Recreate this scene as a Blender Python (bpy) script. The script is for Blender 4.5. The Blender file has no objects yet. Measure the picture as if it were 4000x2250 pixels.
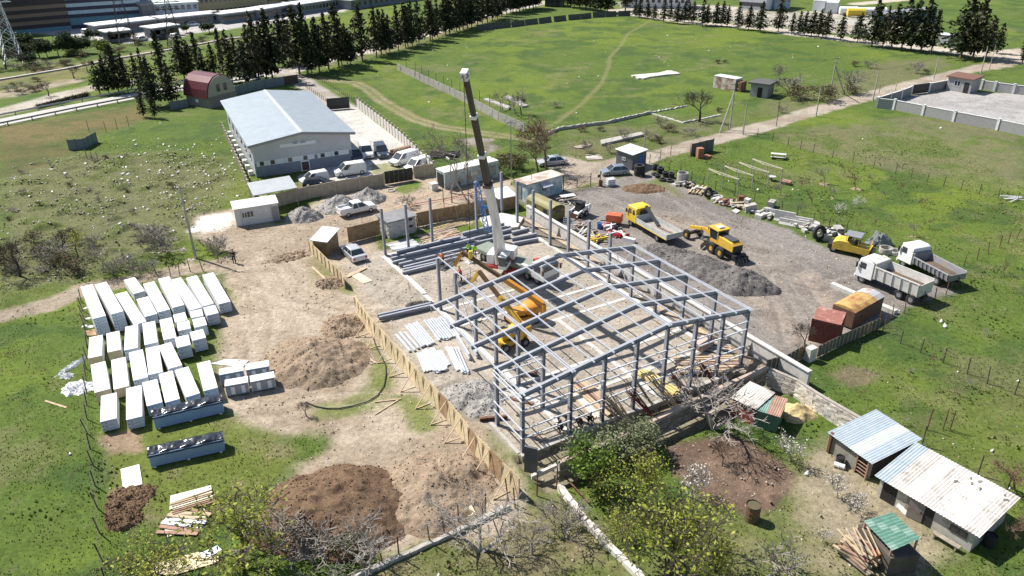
import bpy,math,random
import numpy as np
from mathutils import Vector,Matrix,noise
R=math.radians
rnd=random.Random(7)
S=bpy.context.scene
COL=S.collection
# camera
CAM_H,PITCH,ROLL,FPX=38.15,R(27.274),R(0.7164),2932.9
cd=bpy.data.cameras.new('camera');cam=bpy.data.objects.new('camera',cd);COL.objects.link(cam)
_r,_u,_f=Vector((1,0,0)),Vector((0,math.sin(PITCH),math.cos(PITCH))),Vector((0,math.cos(PITCH),-math.sin(PITCH)))
_r2=_r*math.cos(ROLL)-_u*math.sin(ROLL);_u2=_r*math.sin(ROLL)+_u*math.cos(ROLL)
cam.matrix_world=Matrix(((_r2.x,_u2.x,-_f.x,0),(_r2.y,_u2.y,-_f.y,0),(_r2.z,_u2.z,-_f.z,CAM_H),(0,0,0,1)))
cd.sensor_width=36;cd.lens=FPX/4000*36;cd.clip_start=0.5;cd.clip_end=9000
S.camera=cam
# sky, sun, exposure
SUN_AZ,SUN_EL=R(148),R(50)
W=bpy.data.worlds.new('World');S.world=W;W.use_nodes=True
nt=W.node_tree;bg=nt.nodes['Background']
sk=nt.nodes.new('ShaderNodeTexSky');sk.sky_type='NISHITA';sk.sun_disc=False
sk.sun_elevation=SUN_EL;sk.sun_rotation=R(90)-SUN_AZ;sk.air_density=1.0;sk.dust_density=0.6
nt.links.new(sk.outputs[0],bg.inputs[0]);bg.inputs[1].default_value=0.08
sl=bpy.data.lights.new('sun','SUN');sl.energy=5.0;sl.angle=R(0.5);sl.color=(1,.95,.88)
so=bpy.data.objects.new('sun',sl);COL.objects.link(so)
_d=Vector((math.cos(SUN_AZ)*math.cos(SUN_EL),math.sin(SUN_AZ)*math.cos(SUN_EL),math.sin(SUN_EL)))
so.rotation_euler=_d.to_track_quat('Z','Y').to_euler()
S.view_settings.view_transform='Standard';S.view_settings.look='None'
S.view_settings.exposure=0.62;S.view_settings.gamma=1.0;S.view_settings.use_curve_mapping=False
S.cycles.max_bounces=5;S.cycles.diffuse_bounces=2;S.cycles.transparent_max_bounces=12
# survey: photo point -> place on the ground
OYS=(0,560,1120,1690)
def G(px,py,z=0.0):
 a,b=(px-2000)/FPX,(1125-py)/FPX
 c,s=math.cos(ROLL),math.sin(ROLL)
 x,u=c*a+s*b,-s*a+c*b
 d=Vector((x,math.cos(PITCH)+u*math.sin(PITCH),-math.sin(PITCH)+u*math.cos(PITCH)))
 return Vector((0,0,CAM_H))+d*((z-CAM_H)/d.z)
def g(c,r,x,y,z=0.0):
 return G(1000*c+x/2.576,OYS[r]+y/2.576,z)
def fv(x,y,z=0.0):
 return G(x*1.5528,y*1.5528,z)
def pj(p):
 X,Y,Z=p[0],p[1],p[2]-CAM_H
 d=Y*math.cos(PITCH)-Z*math.sin(PITCH);u=Y*math.sin(PITCH)+Z*math.cos(PITCH)
 c,s=math.cos(ROLL),math.sin(ROLL);x,u=c*X-s*u,s*X+c*u
 return 2000+FPX*x/d,1125-FPX*u/d
def tall(b,ytop):
 lo,hi=0.0,60.0
 for _ in range(30):
  m=(lo+hi)/2
  if pj((b[0],b[1],b[2]+m))[1]>ytop:lo=m
  else:hi=m
 return lo
 # materials
def new_mat(name):
 m=bpy.data.materials.new(name);m.use_nodes=True
 return m,m.node_tree,m.node_tree.nodes['Principled BSDF']
def nd(t,kind,**kw):
 n=t.nodes.new(kind)
 for k,v in kw.items():
  if k.startswith('i_'):n.inputs[k[2:].replace('_',' ')].default_value=v
  else:setattr(n,k,v)
 return n
MATS={}
def mat(name,rgb,rough=.75,metal=0.0,var=.12,vs=1.5,bump=0.0,bs=12.0,spec=None,worn=None,wamt=.5,ws=1.2,stretch=None):
 """plain painted / raw surface: colour with cloudy variation, optional wear colour in blotches, optional fine relief"""
 if name in MATS:return MATS[name]
 m,t,b=new_mat(name);L=t.links.new
 tc=nd(t,'ShaderNodeTexCoord');oi=nd(t,'ShaderNodeObjectInfo')
 ad=nd(t,'ShaderNodeVectorMath',operation='ADD');L(tc.outputs['Object'],ad.inputs[0])
 sc_=nd(t,'ShaderNodeVectorMath',operation='SCALE');sc_.inputs[0].default_value=(17,29,11);L(oi.outputs['Random'],sc_.inputs['Scale']);L(sc_.outputs[0],ad.inputs[1])
 vec=ad.outputs[0]
 if stretch:
  mp=nd(t,'ShaderNodeMapping');mp.inputs['Scale'].default_value=stretch;L(vec,mp.inputs[0]);vec=mp.outputs[0]
 n1=nd(t,'ShaderNodeTexNoise',i_Scale=vs,i_Detail=5.0,i_Roughness=.65);L(vec,n1.inputs['Vector'])
 mr=nd(t,'ShaderNodeMapRange');mr.inputs[1].default_value=.3;mr.inputs[2].default_value=.7
 mr.inputs[3].default_value=1-var;mr.inputs[4].default_value=1+var;L(n1.outputs['Fac'],mr.inputs[0])
 mx=nd(t,'ShaderNodeVectorMath',operation='SCALE');mx.inputs[0].default_value=rgb[:3];L(mr.outputs[0],mx.inputs['Scale'])
 out=mx.outputs[0]
 if worn:
  n2=nd(t,'ShaderNodeTexNoise',i_Scale=ws,i_Detail=7.0,i_Roughness=.7);L(vec,n2.inputs['Vector'])
  m2=nd(t,'ShaderNodeMapRange');m2.inputs[1].default_value=.62-wamt*.25;m2.inputs[2].default_value=.70-wamt*.15;L(n2.outputs['Fac'],m2.inputs[0])
  mm=nd(t,'ShaderNodeMix',data_type='RGBA');L(m2.outputs[0],mm.inputs[0]);L(out,mm.inputs[6]);mm.inputs[7].default_value=(*worn,1)
  out=mm.outputs[2]
 L(out,b.inputs['Base Color']);b.inputs['Roughness'].default_value=rough;b.inputs['Metallic'].default_value=metal
 if spec is not None:b.inputs['Specular IOR Level'].default_value=spec
 if bump:
  n3=nd(t,'ShaderNodeTexNoise',i_Scale=bs,i_Detail=4.0);L(vec,n3.inputs['Vector'])
  bp=nd(t,'ShaderNodeBump',i_Strength=.6,i_Distance=bump);L(n3.outputs['Fac'],bp.inputs['Height']);L(bp.outputs[0],b.inputs['Normal'])
 MATS[name]=m
 return m
def leaf_mat(name,rgb,var=.45,hue=(0,0,0),trans=.25):
 """foliage: every leaf keeps its own tone from the per-face 'tone' attribute"""
 if name in MATS:return MATS[name]
 m,t,b=new_mat(name);L=t.links.new
 at=nd(t,'ShaderNodeAttribute',attribute_name='tone');oi=nd(t,'ShaderNodeObjectInfo')
 a=nd(t,'ShaderNodeMath',operation='MULTIPLY_ADD');L(oi.outputs['Random'],a.inputs[0]);a.inputs[1].default_value=.35;L(at.outputs['Fac'],a.inputs[2])
 cr=nd(t,'ShaderNodeValToRGB');L(a.outputs[0],cr.inputs[0])
 e=cr.color_ramp.elements;e[0].color=(*[c*(1-var)for c in rgb],1);e[1].position=1.2 if False else 1.0
 e[1].color=(*[max(0,c*(1+var)+h)for c,h in zip(rgb,hue)],1)
 L(cr.outputs[0],b.inputs['Base Color']);b.inputs['Roughness'].default_value=.65;b.inputs['Specular IOR Level'].default_value=.25
 tr=nd(t,'ShaderNodeBsdfTranslucent');L(cr.outputs[0],tr.inputs[0]);ms=nd(t,'ShaderNodeMixShader');ms.inputs[0].default_value=trans
 L(b.outputs[0],ms.inputs[1]);L(tr.outputs[0],ms.inputs[2]);L(ms.outputs[0],t.nodes['Material Output'].inputs[0])
 MATS[name]=m
 return m
 # mesh building
class MB:
 def __init__(s):s.v,s.f,s.m=[],[],[]
 def add(s,vs,fs,m=0,M=None):
  o=len(s.v)
  s.v+=[tuple(M@Vector(p))for p in vs]if M is not None else[tuple(p)for p in vs]
  s.f+=[tuple(i+o for i in q)for q in fs];s.m+=[m]*len(fs)
  return s
 def box(s,x0,x1,y0,y1,z0,z1,m=0,M=None):
  vs=[(x0,y0,z0),(x1,y0,z0),(x1,y1,z0),(x0,y1,z0),(x0,y0,z1),(x1,y0,z1),(x1,y1,z1),(x0,y1,z1)]
  return s.add(vs,[(3,2,1,0),(4,5,6,7),(0,1,5,4),(1,2,6,5),(2,3,7,6),(3,0,4,7)],m,M)
 def cbox(s,c,d,m=0,rz=0.0,M=None):
  T=Matrix.Translation(c)@Matrix.Rotation(rz,4,'Z')
  if M is not None:T=M@T
  return s.box(-d[0]/2,d[0]/2,-d[1]/2,d[1]/2,-d[2]/2,d[2]/2,m,T)
 def bar(s,p,q,w,h,m=0):
  p,q=Vector(p),Vector(q);d=q-p;L=d.length
  if L<1e-6:return s
  d/=L;up=Vector((0,0,1))if abs(d.z)<.95 else Vector((0,1,0))
  x=d.cross(up).normalized();y=x.cross(d)
  vs=[p+x*a*w/2+y*b*h/2 for a,b in((-1,-1),(1,-1),(1,1),(-1,1))];vs+=[v+d*L for v in vs]
  return s.add(vs,[(0,1,2,3),(7,6,5,4),(0,4,5,1),(1,5,6,2),(2,6,7,3),(3,7,4,0)],m)
 def tube(s,p,q,r,n=8,r2=None,m=0,cap=True):
  p,q=Vector(p),Vector(q);d=q-p;L=d.length
  if L<1e-6:return s
  d/=L;up=Vector((0,0,1))if abs(d.z)<.95 else Vector((0,1,0))
  x=d.cross(up).normalized();y=d.cross(x);r2=r if r2 is None else r2
  vs=[]
  for k in range(n):
   a=2*math.pi*k/n;e=x*math.cos(a)+y*math.sin(a);vs+=[p+e*r,q+e*r2]
  fs=[(2*k,2*((k+1)%n),2*((k+1)%n)+1,2*k+1)for k in range(n)]
  if cap:fs+=[tuple(2*k for k in reversed(range(n))),tuple(2*k+1 for k in range(n))]
  return s.add(vs,fs,m)
 def path(s,pts,r,n=5,m=0):
  for a,b in zip(pts[:-1],pts[1:]):s.tube(a,b,r,n,m=m,cap=False)
  return s
 def ring(s,c,ax,r0,r1,w,n=16,m=0):
  """annulus of width w along axis ax ('x','y','z')"""
  c=Vector(c);A={'x':Vector((1,0,0)),'y':Vector((0,1,0)),'z':Vector((0,0,1))}[ax]
  B={'x':Vector((0,1,0)),'y':Vector((1,0,0)),'z':Vector((1,0,0))}[ax];C=A.cross(B);vs=[]
  for k in range(n):
   a=2*math.pi*k/n;e=B*math.cos(a)+C*math.sin(a)
   rm=r1-min(.06,(r1-r0)*.25)
   vs+=[c+e*r0-A*w/2,c+e*rm-A*w/2,c+e*r1-A*w*.3,c+e*r1+A*w*.3,c+e*rm+A*w/2,c+e*r0+A*w/2]
  fs=[]
  for k in range(n):
   o,p=6*k,6*((k+1)%n)
   fs+=[(o+i,p+i,p+(i+1)%6,o+(i+1)%6)for i in range(6)]
  return s.add(vs,fs,m)
 def prism(s,poly,y0,y1,m=0,M=None):
  """profile in x,z extruded along y"""
  n=len(poly)
  vs=[(x,y0,z)for x,z in poly]+[(x,y1,z)for x,z in poly]
  fs=[tuple(range(n)),tuple(reversed(range(n,2*n)))]+[(i,i+n,(i+1)%n+n,(i+1)%n)for i in range(n)]
  return s.add(vs,fs,m,M)
 def slab(s,poly,z0,z1,m=0):
  """outline in x,y extruded up"""
  n=len(poly)
  vs=[(p[0],p[1],z0)for p in poly]+[(p[0],p[1],z1)for p in poly]
  fs=[tuple(reversed(range(n))),tuple(range(n,2*n))]+[(i,(i+1)%n,(i+1)%n+n,i+n)for i in range(n)]
  return s.add(vs,fs,m)
 def mesh(s,name,mats,smooth=False):
  me=bpy.data.meshes.new(name);me.from_pydata(s.v,[],s.f)
  for m in(mats if isinstance(mats,(list,tuple))else[mats]):me.materials.append(m)
  if any(s.m):me.polygons.foreach_set('material_index',s.m)
  if smooth:me.polygons.foreach_set('use_smooth',[True]*len(me.polygons))
  me.update()
  return me
def link(name,data,parent=None,loc=None,rz=None):
 o=bpy.data.objects.new(name,data);COL.objects.link(o)
 if parent is not None:o.parent=parent
 if loc is not None:o.location=loc
 if rz is not None:o.rotation_euler=(0,0,rz)
 return o
def part(name,mb,mats,parent,smooth=False,label=None):
 o=link(name,mb.mesh(name,mats,smooth),parent)
 if label:o['label']=label
 return o
def tag(o,label,cat,group=None,kind=None):
 o['label']=label;o['category']=cat
 if group:o['group']=group
 o['kind']=kind or 'thing'
 return o
def thing(name,label,cat,loc=(0,0,0),rz=0.0,group=None):
 o=bpy.data.objects.new(name,None);COL.objects.link(o);o.empty_display_size=.3
 o.location=loc;o.rotation_euler=(0,0,rz)
 return tag(o,label,cat,group)
def solo(name,mb,mats,label,cat,loc=(0,0,0),rz=0.0,group=None,smooth=False):
 return tag(link(name,mb.mesh(name,mats,smooth),None,loc,rz),label,cat,group)
def dup(o,loc=None,rz=None,label=None,group=None,scale=None,parent=None):
 c=o.copy();COL.objects.link(c)
 if parent is not None:c.parent=parent
 if loc is not None:c.location=loc
 if rz is not None:c.rotation_euler=(c.rotation_euler[0],c.rotation_euler[1],rz)
 if scale is not None:c.scale=scale
 if label:c['label']=label
 if group:c['group']=group
 for ch in list(KIDS.get(o.name,[]))or[x for x in o.children]:dup(ch,parent=c)
 return c
KIDS={}
def heading(a,b):return math.atan2(b[1]-a[1],b[0]-a[0])
def ordn(i):return('first','second','third','fourth','fifth','sixth','seventh','eighth','ninth','tenth','eleventh','twelfth','thirteenth','fourteenth','fifteenth','sixteenth','seventeenth','eighteenth','nineteenth','twentieth')[i]if i<20 else '%dth'%(i+1)
# the steel hall's axes (s along the gable, t along the hall)
HALL_O,HALL_YAW=Vector((.660,46.12,0)),R(29.95)
HU,HV=Vector((math.cos(HALL_YAW),math.sin(HALL_YAW),0)),Vector((-math.sin(HALL_YAW),math.cos(HALL_YAW),0))
def hall(s,t,z=0.0):return HALL_O+HU*s+HV*t+Vector((0,0,z))
# ground: one sheet to the horizon, split by what covers it
def vnoise(x,y,seed):
 r=np.random.RandomState(seed);T=r.rand(256,256)
 xi,yi=np.floor(x).astype(int),np.floor(y).astype(int);fx,fy=x-xi,y-yi
 fx,fy=fx*fx*(3-2*fx),fy*fy*(3-2*fy)
 a,b,c,d=T[yi%256,xi%256],T[yi%256,(xi+1)%256],T[(yi+1)%256,xi%256],T[(yi+1)%256,(xi+1)%256]
 return(a*(1-fx)+b*fx)*(1-fy)+(c*(1-fx)+d*fx)*fy
def fbm(x,y,sc,seed,oct=4,g_=.55):
 t,a,n=0,1,0
 for k in range(oct):
  t=t+a*vnoise(x/sc*2**k+13.7*k,y/sc*2**k+7.1*k,seed+k);n+=a;a*=g_
 return t/n
def steps(a,b,spec):
 out=[a];x=a
 while x<b:
  for lim,st in spec:
   if x<lim:break
  x+=st if st>0 else abs(x)*-st
  out.append(x)
 return out
ys=np.array(steps(4,5200,[(28,1.2),(105,.3),(150,.5),(240,.9),(380,1.5),(1e9,-.07)]))
xp=steps(0,5200,[(62,.34),(100,.55),(170,1.0),(320,2.2),(1e9,-.09)])
xs=np.array([-v for v in reversed(xp[1:])]+xp)
GX,GY=np.meshgrid(xs,ys);NX,NY=len(xs),len(ys)
def sd_poly(pts):
 P=np.array([(p[0],p[1])for p in pts]);lo,hi=P.min(0)-8,P.max(0)+8
 out=np.full(GX.shape,50.0);i0,i1=np.searchsorted(ys,[lo[1],hi[1]]);j0,j1=np.searchsorted(xs,[lo[0],hi[0]])
 X,Y=GX[i0:i1,j0:j1],GY[i0:i1,j0:j1];d=np.full(X.shape,1e9);ins=np.zeros(X.shape,bool)
 for a,b in zip(P,np.roll(P,-1,0)):
  e=b-a;t=np.clip(((X-a[0])*e[0]+(Y-a[1])*e[1])/(e@e+1e-12),0,1)
  d=np.minimum(d,(X-a[0]-t*e[0])**2+(Y-a[1]-t*e[1])**2)
  cr=(a[1]>Y)!=(b[1]>Y);ins^=cr&(X<(b[0]-a[0])*(Y-a[1])/(b[1]-a[1]+1e-12)+a[0])
 d=np.sqrt(d);out[i0:i1,j0:j1]=np.where(ins,-d,d)
 return out
def d_line(pts,pad=25):
 P=np.array([(p[0],p[1])for p in pts]);lo,hi=P.min(0)-pad,P.max(0)+pad
 out=np.full(GX.shape,99.0);i0,i1=np.searchsorted(ys,[lo[1],hi[1]]);j0,j1=np.searchsorted(xs,[lo[0],hi[0]])
 X,Y=GX[i0:i1,j0:j1],GY[i0:i1,j0:j1];d=np.full(X.shape,1e9)
 for a,b in zip(P[:-1],P[1:]):
  e=b-a;t=np.clip(((X-a[0])*e[0]+(Y-a[1])*e[1])/(e@e+1e-12),0,1)
  d=np.minimum(d,(X-a[0]-t*e[0])**2+(Y-a[1]-t*e[1])**2)
 out[i0:i1,j0:j1]=np.sqrt(d)
 return out
def ss(x,a,b):
 t=np.clip((x-a)/(b-a),0,1);return t*t*(3-2*t)
n_big,n_mid,n_sm,n_fine=fbm(GX,GY,34,1),fbm(GX,GY,9,11),fbm(GX,GY,2.6,21),fbm(GX,GY,.9,31,3)
edge=(n_mid-.5)*2.2+(n_sm-.5)*1.8+(n_fine-.5)*.7
C_=lambda*v:np.array(v)
def lerp(A,B,w):return A+(B-A)*w[...,None]
colr=np.zeros(GX.shape+(3,));colr[:]=C_(.086,.132,.025)
colr=lerp(colr,C_(.132,.178,.026),ss(n_big*.6+n_mid*.4,.47,.66)*.8)
colr=lerp(colr,C_(.052,.094,.024),ss(fbm(GX,GY,5.5,41),.52,.68)*.75)
colr=lerp(colr,C_(.185,.172,.085),ss(fbm(GX,GY,14,51)*.55+n_sm*.45,.55,.70)*.45)
colr=lerp(colr,C_(.19,.165,.10),ss(n_fine,.66,.85)*.35)
cover=np.zeros(GX.shape,int);KIND_N=['ground']
grass=np.ones(GX.shape);rough=np.zeros(GX.shape);zf=(n_sm-.5)*.10+(n_fine-.5)*.07
def lay(w,c0,c1=None,name=None,nz=None,gr=0.0):
 """blend a cover of colour c0..c1 with weight w; cells where it dominates become that named piece of the setting"""
 global colr,grass
 c=np.zeros(GX.shape+(3,));c[:]=C_(*c0)
 if c1:c=lerp(c,C_(*c1),ss(n_mid*.5+n_sm*.5 if nz is None else nz,.44,.60))
 colr=colr+(c-colr)*w[...,None];grass=grass*(1-w*(1-gr))
 if name:
  if name not in KIND_N:KIND_N.append(name)
  cover[w>.5]=KIND_N.index(name)
def poly(pts,name,c0,c1=None,soft=.6,e=1.0,gr=0.0,amt=1.0,nz=None):
 w=(1-ss(sd_poly(pts)+edge*e,-soft,soft))*amt;lay(w,c0,c1,name,nz,gr);return w
def strip(pts,wid,name,c0,c1=None,soft=.5,e=.5,amt=1.0,gr=0.0):
 w=(1-ss(d_line(pts)-wid/2+edge*e,-soft,soft))*amt;lay(w,c0,c1,name,None,gr);return w
DIRT,DIRT2,GRAV,GRAV2,PAD,PAD2=(.385,.318,.242),(.295,.236,.172),(.222,.202,.182),(.175,.158,.142),(.37,.325,.265),(.305,.27,.222)
DRY,SOIL,PALE=(.205,.175,.105),(.155,.108,.076),(.46,.40,.33)
w_rub=poly([fv(*p)for p in((0,455),(60,420),(200,385),(300,392),(420,380),(560,395),(600,470),(520,555),(450,640),(330,675),(0,770))],None,(.165,.15,.085),(.105,.125,.035),soft=2.5,gr=.6,amt=.62)
poly([g(0,0,*p)for p in((0,1290),(700,1170),(1400,1040),(1500,1200),(1000,1360),(720,1443),(0,1443))],None,(.17,.12,.06),(.10,.10,.035),soft=2,gr=.6,amt=.75)
poly([g(0,1,*p)for p in((0,0),(700,0),(720,100),(350,250),(0,330))],None,(.12,.10,.04),(.075,.085,.03),soft=1.5,gr=.6,amt=.8)
for pp in(((1330,1250),(1420,1240),(1600,1449),(1200,1500),(900,1449)),):
 poly([fv(*p)for p in pp],None,(.20,.165,.098),(.14,.14,.06),soft=2,gr=.5,amt=.85)
poly([fv(*p)for p in((1990,1150),(2090,1110),(2250,1240),(2400,1400),(2300,1449),(2050,1449),(1960,1300))],None,(.30,.25,.175),(.19,.175,.085),soft=1.6,gr=.35,amt=.92)
poly([fv(*p)for p in((1700,1290),(2000,1250),(2080,1449),(1750,1500),(1650,1449))],None,(.19,.175,.09),(.12,.14,.045),soft=1.6,gr=.6,amt=.8)
poly([fv(*p)for p in((2250,1050),(2576,1000),(2576,1300),(2400,1250))],None,(.15,.14,.06),(.10,.13,.03),soft=2,gr=.7,amt=.6)
poly([fv(*p)for p in((1960,330),(2330,290),(2576,340),(2576,480),(2200,420),(1960,360))],None,(.165,.15,.085),(.10,.13,.04),soft=2,gr=.7,amt=.7)
poly([fv(*p)for p in((1420,330),(1900,280),(2250,150),(2450,140),(2300,210),(1950,300),(1600,390),(1420,400))],None,(.17,.15,.085),(.09,.12,.03),soft=2,gr=.7,amt=.6)
yard=((200,716),(420,670),(575,640),(490,605),(500,545),(600,520),(700,565),(860,478),(960,455),(1100,440),(1200,420),(1290,455),(1300,500),(1195,560),(960,580),(960,640),(1000,690),(1110,760),(1085,830),(1250,1060),(1320,1250),(1230,1345),(1000,1385),(850,1385),(720,1290),(690,1240),(740,1170),(830,1110),(700,1095),(600,1075),(570,1010),(540,900),(560,800),(580,740),(555,690),(400,705),(210,748))
poly([fv(*p)for p in yard],'dirt_yard',DIRT,DIRT2,soft=.8,e=1.1)
poly([fv(*p)for p in((820,480),(1100,445),(1230,450),(1180,540),(960,555),(860,500))],'dirt_yard',(.37,.29,.215),(.30,.24,.18),soft=.8)
strip([fv(*p)for p in((-160,838),(0,797),(130,765),(230,725),(430,690))],3.4,'dirt_road',(.33,.275,.205),(.25,.205,.15),e=.6)
lay(ss(n_sm*.6+n_mid*.4,.54,.66)*(1-ss(sd_poly([fv(*p)for p in((560,690),(1000,690),(960,790),(700,1000),(560,900))]),-2,3))*.6,(.47,.385,.285),None,None)
for pp in(((770,655),(800,640),(870,700),(880,735),(800,735)),((920,860),(985,880),(985,990),(930,960)),((770,1020),(850,1010),(960,960),(985,1000),(880,1050),(790,1085)),((1010,1000),(1060,1010),(1100,1080),(1060,1090)),((1080,1100),(1130,1110),(1170,1160),(1120,1160)),((1640,720),(1665,735),(1655,775),(1630,750)),((330,1080),(560,1040),(690,1090),(760,1130),(720,1180),(640,1270),(500,1320),(300,1330),(270,1150)),((560,720),(590,760),(560,800))):
 poly([fv(*p)for p in pp],'ground',(.125,.155,.032),(.20,.17,.09),soft=.8,e=1.0,gr=.9,amt=.85)
for pp in(((250,1100),(330,1090),(350,1130),(270,1140)),((290,1235),(350,1225),(360,1270),(300,1325),(280,1290))):
 poly([fv(*p)for p in pp],'dirt_yard',(.26,.19,.125),(.20,.145,.095),soft=.4,e=.7)
poly([g(0,1,*p)for p in((1900,890),(2050,740),(2330,690),(2380,820),(2250,900),(2050,910))],'dirt_yard',(.62,.60,.57),(.45,.40,.34),soft=.5,e=.6)
poly([hall(*p)for p in((-.4,-.5),(23.6,-.5),(23.6,41.5),(-.4,41.5),(-1.5,22),(-4,20),(-4,12),(-1.5,6))],'hall_floor',PAD,PAD2,soft=.4,e=.25)
poly([fv(*p)for p in((1085,985),(1160,950),(1240,990),(1245,1080),(1180,1060),(1110,1010))],'dirt_yard',(.25,.22,.18),(.20,.18,.15),soft=.5)
poly([hall(*p)for p in((23.6,-2),(26.2,-2),(26.2,42),(23.6,42))],'dirt_yard',(.23,.19,.15),(.15,.13,.11),soft=.4,e=.4)
poly([hall(26,-3),hall(33,-1),hall(36,20),hall(34,42),hall(26,42)],'gravel_yard',GRAV,GRAV2,soft=.6,e=.6)
gy=((1300,505),(1370,470),(1430,478),(1480,470),(1510,455),(1590,440),(1640,432),(1700,458),(1760,485),(1850,535),(1980,580),(2070,625),(2150,650),(2300,700),(2410,735),(2360,752),(2290,775),(2215,810),(2120,850),(2040,890),(2015,905),(1960,890),(1880,800),(1700,690),(1600,625),(1480,590),(1380,545))
poly([fv(*p)for p in gy],'gravel_yard',GRAV,GRAV2,soft=.6,e=.8)
lay((1-ss(sd_poly([fv(*p)for p in((1560,520),(1800,560),(1960,640),(2100,720),(2120,830),(2020,880),(1930,800),(1850,700),(1750,600))])+edge,-2.5,2.5))*(.35+.65*ss(fbm(GX,GY,6,77),.42,.6)),(.30,.245,.195),(.22,.175,.14))
for pp in(((2110,735),(2140,740),(2190,775),(2160,790)),((1580,470),(1660,450),(1700,475),(1740,505),(1700,500),(1640,470))):
 poly([fv(*p)for p in pp],'ground',(.115,.15,.03),(.17,.16,.08),soft=.5,e=.8,gr=.9,amt=.8)
poly([fv(*p)for p in((1340,402),(1420,395),(1480,408),(1560,395),(1640,380),(1640,432),(1560,440),(1500,460),(1440,478),(1400,470),(1415,430),(1380,420))],'dirt_road',(.34,.285,.225),(.265,.22,.17),soft=.6,e=.7)
strip([fv(*p)for p in((1560,415),(1640,393),(1800,350),(1960,306),(2100,264),(2250,224),(2400,186),(2500,160),(2590,128))],4.6,'dirt_road',(.36,.31,.25),(.28,.235,.18),e=.6)
strip([g(2,0,1060,105),g(2,0,1400,165),g(2,0,1800,220),g(2,0,2570,285),g(3,0,350,345),g(3,0,1000,420),g(3,0,1500,468),g(3,0,2000,530),g(3,0,2576,590),g(3,0,3000,640)],8.5,'dirt_road',(.47,.42,.35),(.38,.33,.27),e=.8,soft=1)
poly([g(3,0,*p)for p in((2150,520),(2576,480),(2700,560),(2576,640),(2150,730),(2000,720),(2250,620))],'dirt_road',(.45,.39,.32),(.34,.28,.21),soft=1)
strip([g(1,0,200,735),g(1,0,420,690),g(1,0,760,590),g(1,0,1100,520),g(1,0,1480,405),g(1,0,1740,335),g(1,0,2100,225),g(1,0,2576,95),g(2,0,350,20)],6.5,'dirt_road',(.44,.40,.35),(.33,.29,.23),e=.8,soft=1)
strip([g(1,0,600,690),g(1,0,1060,590),g(1,0,1400,490),g(1,0,1700,400),g(1,0,2400,180)],4,None,(.22,.19,.10),(.13,.14,.05),amt=.7)
strip([g(1,0,100,700),g(1,0,250,735),g(1,0,440,800),g(1,0,700,985),g(1,0,905,1110)],5.6,'driveway',(.36,.33,.29),(.29,.26,.22),e=.25,soft=.4)
cyard=[g(1,0,770,1110),g(1,0,1020,1078),g(1,0,1200,1230),g(1,0,1490,1443),g(1,1,1640,110),g(1,1,1640,250),g(1,1,1290,330),g(1,1,900,390),g(1,1,480,450),g(1,1,420,330),g(1,1,880,180),g(1,0,860,1380)]
poly(cyard,'concrete_yard',(.50,.48,.44),(.43,.41,.37),soft=.3,e=.1)
poly([g(1,1,*p)for p in((1180,230),(1340,190),(1480,260),(1290,320),(1200,300))],'ground',(.20,.20,.07),(.16,.13,.08),soft=.4,gr=.6,amt=.8)
poly([g(1,1,*p)for p in((300,400),(560,440),(900,400),(1280,330),(1280,380),(500,470),(300,460))],'ground',(.11,.13,.04),(.18,.15,.09),soft=.5,gr=.7,amt=.8)
poly([g(1,1,*p)for p in((1400,460),(1600,370),(1650,470),(1500,500))],'ground',(.11,.16,.03),(.14,.16,.05),soft=.5,gr=.9)
rut=[g(1,0,640,790),g(1,0,800,812),g(1,0,1000,835),g(1,0,1130,900),g(1,0,1260,1010),g(1,0,1430,1110),g(1,0,1600,1200),g(1,0,1850,1275),g(1,0,2250,1335),g(1,0,2576,1380),g(2,0,150,1400)]
dr=d_line(rut);lay((1-ss(np.abs(dr-.95)+(edge*.25),.25,.75))*.85,(.30,.245,.16),(.22,.20,.11),'dirt_road');lay((1-ss(dr+edge*.4,1.0,2.2))*.45,(.22,.195,.10))
strip([g(2,0,1400,205),g(2,0,1160,340),g(2,0,1100,450),g(2,0,985,575),g(2,0,970,680),g(2,0,900,840),g(2,0,700,1050),g(2,0,450,1230),g(2,0,330,1300)],.9,'footpath',(.185,.18,.075),(.21,.19,.10),soft=.5,e=.2,amt=.75)
poly([g(1,0,*p)for p in((2080,1410),(2200,1385),(2380,1390),(2420,1443))]+[g(1,1,*p)for p in((2500,60),(2300,110),(2150,60))],None,(.27,.235,.20),(.16,.15,.10),soft=.6)
strip([g(0,0,-300,1215),g(0,0,0,1130),g(0,0,350,1045),g(0,0,650,950),g(0,0,950,880),g(0,0,1300,830)],6.5,'dirt_road',(.42,.385,.32),(.32,.285,.21),e=.8,soft=1)
strip([g(0,0,-300,1010),g(0,0,0,960),g(0,0,350,890),g(0,0,650,825)],8,'dirt_road',(.33,.285,.215),(.24,.205,.13),e=1,soft=1.2)
strip([g(0,0,-300,850),g(0,0,0,800),g(0,0,600,705),g(0,0,1100,605),g(0,0,1700,495),g(0,0,2260,400),g(1,0,300,330)],9,None,(.20,.185,.085),(.13,.15,.04),soft=2,amt=.8)
poly([g(0,0,*p)for p in((-600,330),(300,330),(830,375),(1100,420),(1300,430),(1700,390),(2000,330),(2576,260))]+[g(1,0,*p)for p in((100,250),(500,190),(1000,90),(1700,0),(1700,-80),(0,0))]+[g(0,0,*p)for p in((1500,100),(700,160),(-600,240))],'market_forecourt',(.47,.45,.43),(.37,.35,.33),soft=2,e=2)
poly([g(0,0,*p)for p in((0,740),(700,650),(900,760),(600,830),(0,930))],None,(.20,.15,.085),(.14,.15,.05),soft=3,amt=.6,gr=.6)
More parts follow.
